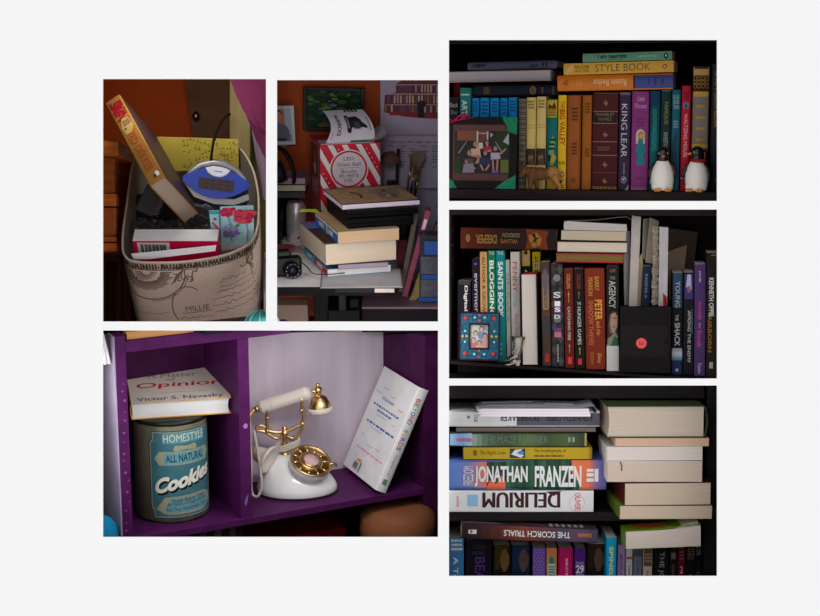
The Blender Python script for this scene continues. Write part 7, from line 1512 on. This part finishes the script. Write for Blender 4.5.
def lifted():
    c = P.pt(626, 549.2, y=-.085); w_ = (P.pt(701.6, 540, y=-.085) - P.pt(626, 540, y=-.085)).x; h = (P.pt(660, 528.5, y=-.085) - P.pt(660, 549.2, y=-.085)).length
    o = thing('paperback_book', 'green paperback with its cover lifting open, page ends out, below the right stack', 'book', P.G @ T(c) @ R(-1.5, 'Y') @ R(3, 'Z'))
    pm = mat((198, 184, 176), .85, var=.16, stripes=(6, 6, 1500))
    mb = MB(); N = 12; pts = [(0, .0008), (w_, .0008)]
    up = [(w_ * (1 - i / N), h * (.84 + .16 * ((1 - i / N) ** 3))) for i in range(N + 1)]
    mb.prism(pts + up, 0, .07, pm); 
    for k in range(3):
        mb.prism([(w_ * .66, h * .9), (w_ * .97, h * (1.0 + .09 * k)), (w_ * .97, h * (1.025 + .09 * k)), (w_ * .66, h * .915)], .002 * k, .07, mat((196, 184, 180), .8))
    recalc(mb).done('pages', o)
    gm = mat((112, 140, 30), .3, var=.3, scale=40); cv = MB()
    out = [(w_, 0), (-.0008, 0), (-.0008, h * .86)] + [(w_ * i / 10, h * (.87 + .05 * (i / 10)) + .010 * (i / 10) ** 2.2) for i in range(1, 11)]
    inn = [(w_, .0006), (0, .0006), (0, h * .85)] + [(w_ * i / 10, h * (.86 + .05 * (i / 10)) + .010 * (i / 10) ** 2.2 - .0004) for i in range(1, 11)]
    n = len(out); vs = []; fs = []
    for y in (-.001, .072): vs += [(p[0], y, p[1]) for p in out] + [(p[0], y, p[1]) for p in inn]
    for i in range(n - 1):
        fs += [(i, i + 1, n + i + 1, n + i), (2 * n + i, 3 * n + i, 3 * n + i + 1, 2 * n + i + 1), (i, 2 * n + i, 2 * n + i + 1, i + 1), (n + i, n + i + 1, 3 * n + i + 1, 3 * n + i)]
    cv.geo(vs, fs, gm); cv.decal(fit(RECT, 0.03, .02, .11, .06), mat((190, 90, 40), .4), lambda u, v, f: (u, v, h * (.875 + .05 * u / w_) + .010 * (u / w_) ** 2.2 + .0008), 0, (.005, 0))
    recalc(cv).done('cover', o)
lifted()
# --- the row of paperbacks standing at the bottom
ROW = 'paperbacks standing in the bottom row'
def row(x0, x1, y0, c, label, deco=(), Y=.03, dep=.13, hard=False, roll=0, **k):
    return book(P, (x0 + .2, y0, x1 - .2, 627.2), Y, dep, 'up', c, label, ROW, deco=deco, hard=hard, roll=roll, **k)
f = lambda y: (y)  # spine fraction helper below: the row is ~ 90 picture units tall, of which the top 30-40 show
def face_spine(c0, skin, hair): return [('r', 0, .36, .04, .96, c0), ('p', .03, .33, .3, .95, skin, [(.2, 1), (.7, .95), (1, .6), (.95, .3), (.7, .05), (.45, 0), (.25, .2), (.1, .55)]), ('p', 0, .3, 0, 1, hair, [(0, 1), (1, 1), (1, .8), (.8, .88), (.55, .8), (.42, .55), (.4, .2), (.3, 0), (0, 0)]), ('n', .4, .6, .55, .85, (84, 78, 70), 5)]
row(448.5, 464, 537, (60, 122, 176), 'blue spine with white sideways lettering, far left end of the paperback row', [('n', .02, .16, .1, .9, (210, 220, 230), 3), ('d', .22, .8, .3, .62, (215, 225, 235), 'A Touch of', {})], hard=False)
row(466, 491.5, 539.5, (24, 22, 32), 'wide black spine with big purple letters, second in the paperback row', [('h', .06, .11, .25, .75, (60, 56, 72), 'ALYSON'), ('h', .13, .18, .25, .75, (60, 56, 72), 'NOEL'), ('d', .2, .78, .34, .74, (84, 50, 120), 'BEAUTY', {'bold': .01}), ('r', 0, 1, .0, .03, (50, 48, 56))])
row(493, 510.3, 545, (22, 20, 22), 'black spine with a golden-haired face at the top, third in the paperback row', face_spine((28, 22, 16), (104, 78, 44), (62, 46, 18)))
row(511, 529.8, 545, (22, 20, 24), 'black spine with a half-lit pale face and blue glow at the top', face_spine((20, 34, 60), (84, 68, 64), (24, 42, 78)))
row(532.4, 545.4, 548, (116, 84, 168), 'purple spine with pale dots in the paperback row', [('e', .02 + .035 * i, .035 + .035 * i, .12 + .25 * j + (.12 if i % 2 else 0), .2 + .25 * j + (.12 if i % 2 else 0), (170, 146, 210)) for i in range(14) for j in range(3)])
row(546, 556.8, 548, (208, 130, 84), 'orange spine with pale label and green circle in the paperback row', [('r', .2, .37, .15, .85, (190, 200, 190)), ('e', .11, .2, .25, .75, (40, 130, 110)), ('n', .22, .36, .2, .8, (60, 110, 90), 4), ('r', .38, .44, .2, .8, (176, 96, 50))])
row(558, 572.6, 548, (188, 28, 96), 'magenta spine with thin white sideways title in the paperback row', [('d', .13, .55, .5, .66, (240, 200, 215), 'SECRETS', {}), ('r', 0, 1, .04, .08, (150, 16, 70)), ('r', 0, 1, .9, .94, (150, 16, 70))])
row(574, 585.4, 548, (84, 38, 128), 'violet spine with a large white number in the paperback row', [('h', .17, .21, .15, .85, (190, 160, 210), 'FALLING'), ('h', .215, .32, .12, .88, (240, 235, 245), '29', {'bold': .03}), ('h', .33, .37, .15, .85, (220, 210, 230), 'THINGS'), ('r', .4, .6, .3, .7, (24, 18, 30)), ('h', .45, .55, .45, .55, (235, 235, 235), 'I', {'bold': .05})])
row(586.4, 604.6, 544, (24, 20, 20), 'black spine with a brown-haired face at the top, left of the bright blue spine', face_spine((30, 22, 20), (90, 66, 54), (44, 30, 22)))
row(605.6, 616.2, 537.6, (22, 146, 190), 'bright blue spine with yellow sideways letters in the paperback row', [('d', .1, .52, .3, .7, (232, 214, 120), 'SPINELLI', {'bold': .015})], Y=-.01)
row(617, 624.6, 545, (190, 150, 206), 'lilac spine with dark sideways lettering in the paperback row', [('d', .12, .62, .3, .7, (80, 50, 110), 'BEVERLY CLEARY', {'bold': .01})])
row(625.4, 632.2, 549, (206, 206, 206), 'white spine with small black sideways title in the paperback row', [('r', .1, .13, .1, .9, (180, 70, 60)), ('d', .2, .52, .3, .7, (40, 40, 44), 'Triple Trouble', {'bold': .02})])
row(633, 641.8, 549, (112, 120, 140), 'grey-blue spine with dark sideways lettering in the paperback row', [('d', .15, .45, .35, .65, (60, 66, 84), 'SILVERWING'), ('r', 0, .1, 0, 1, (80, 84, 100))])
row(642.6, 652, 549, (200, 186, 172), 'cream spine with brown upper band in the paperback row', [('r', 0, .22, 0, 1, (110, 80, 60)), ('d', .28, .42, .35, .65, (110, 90, 80), 'Heist'), ('n', .05, .18, .1, .9, (170, 140, 110), 3)])
row(653, 668.2, 548, (30, 28, 28), 'black spine with tall grey sideways capitals, right half of the paperback row', [('d', .05, .8, .3, .72, (150, 146, 140), 'THE JOSEPHINE', {})])
row(669, 676.8, 548, (38, 32, 34), 'narrow charcoal spine with faint square emblem, left of the wine-red spine', [('r', .06, .14, .2, .8, (120, 110, 110)), ('d', .2, .42, .35, .65, (120, 110, 108), 'Warrior')])
row(677.4, 684.8, 548, (104, 24, 34), 'wine-red spine with a white number in the paperback row', [('h', .23, .32, .3, .7, (225, 190, 190), '2'), ('n', .03, .16, .2, .8, (160, 90, 90), 3)])
row(685.6, 694.8, 547, (26, 26, 26), 'black spine with yellowish sideways letters and a pale picture at the top', [('h', .02, .1, .1, .9, (130, 110, 100), '55'), ('r', .1, .16, .1, .9, (90, 60, 50)), ('d', .34, .62, .28, .72, (170, 160, 60), 'GUESS', {'bold': .01})])
row(695, 701, 548, (28, 26, 30), 'black spine with bluish sideways letters at the far right of the paperback row', [('h', .02, .09, .1, .9, (140, 130, 124), '55'), ('d', .3, .62, .25, .7, (84, 86, 120), 'DIARY', {'bold': .01})])
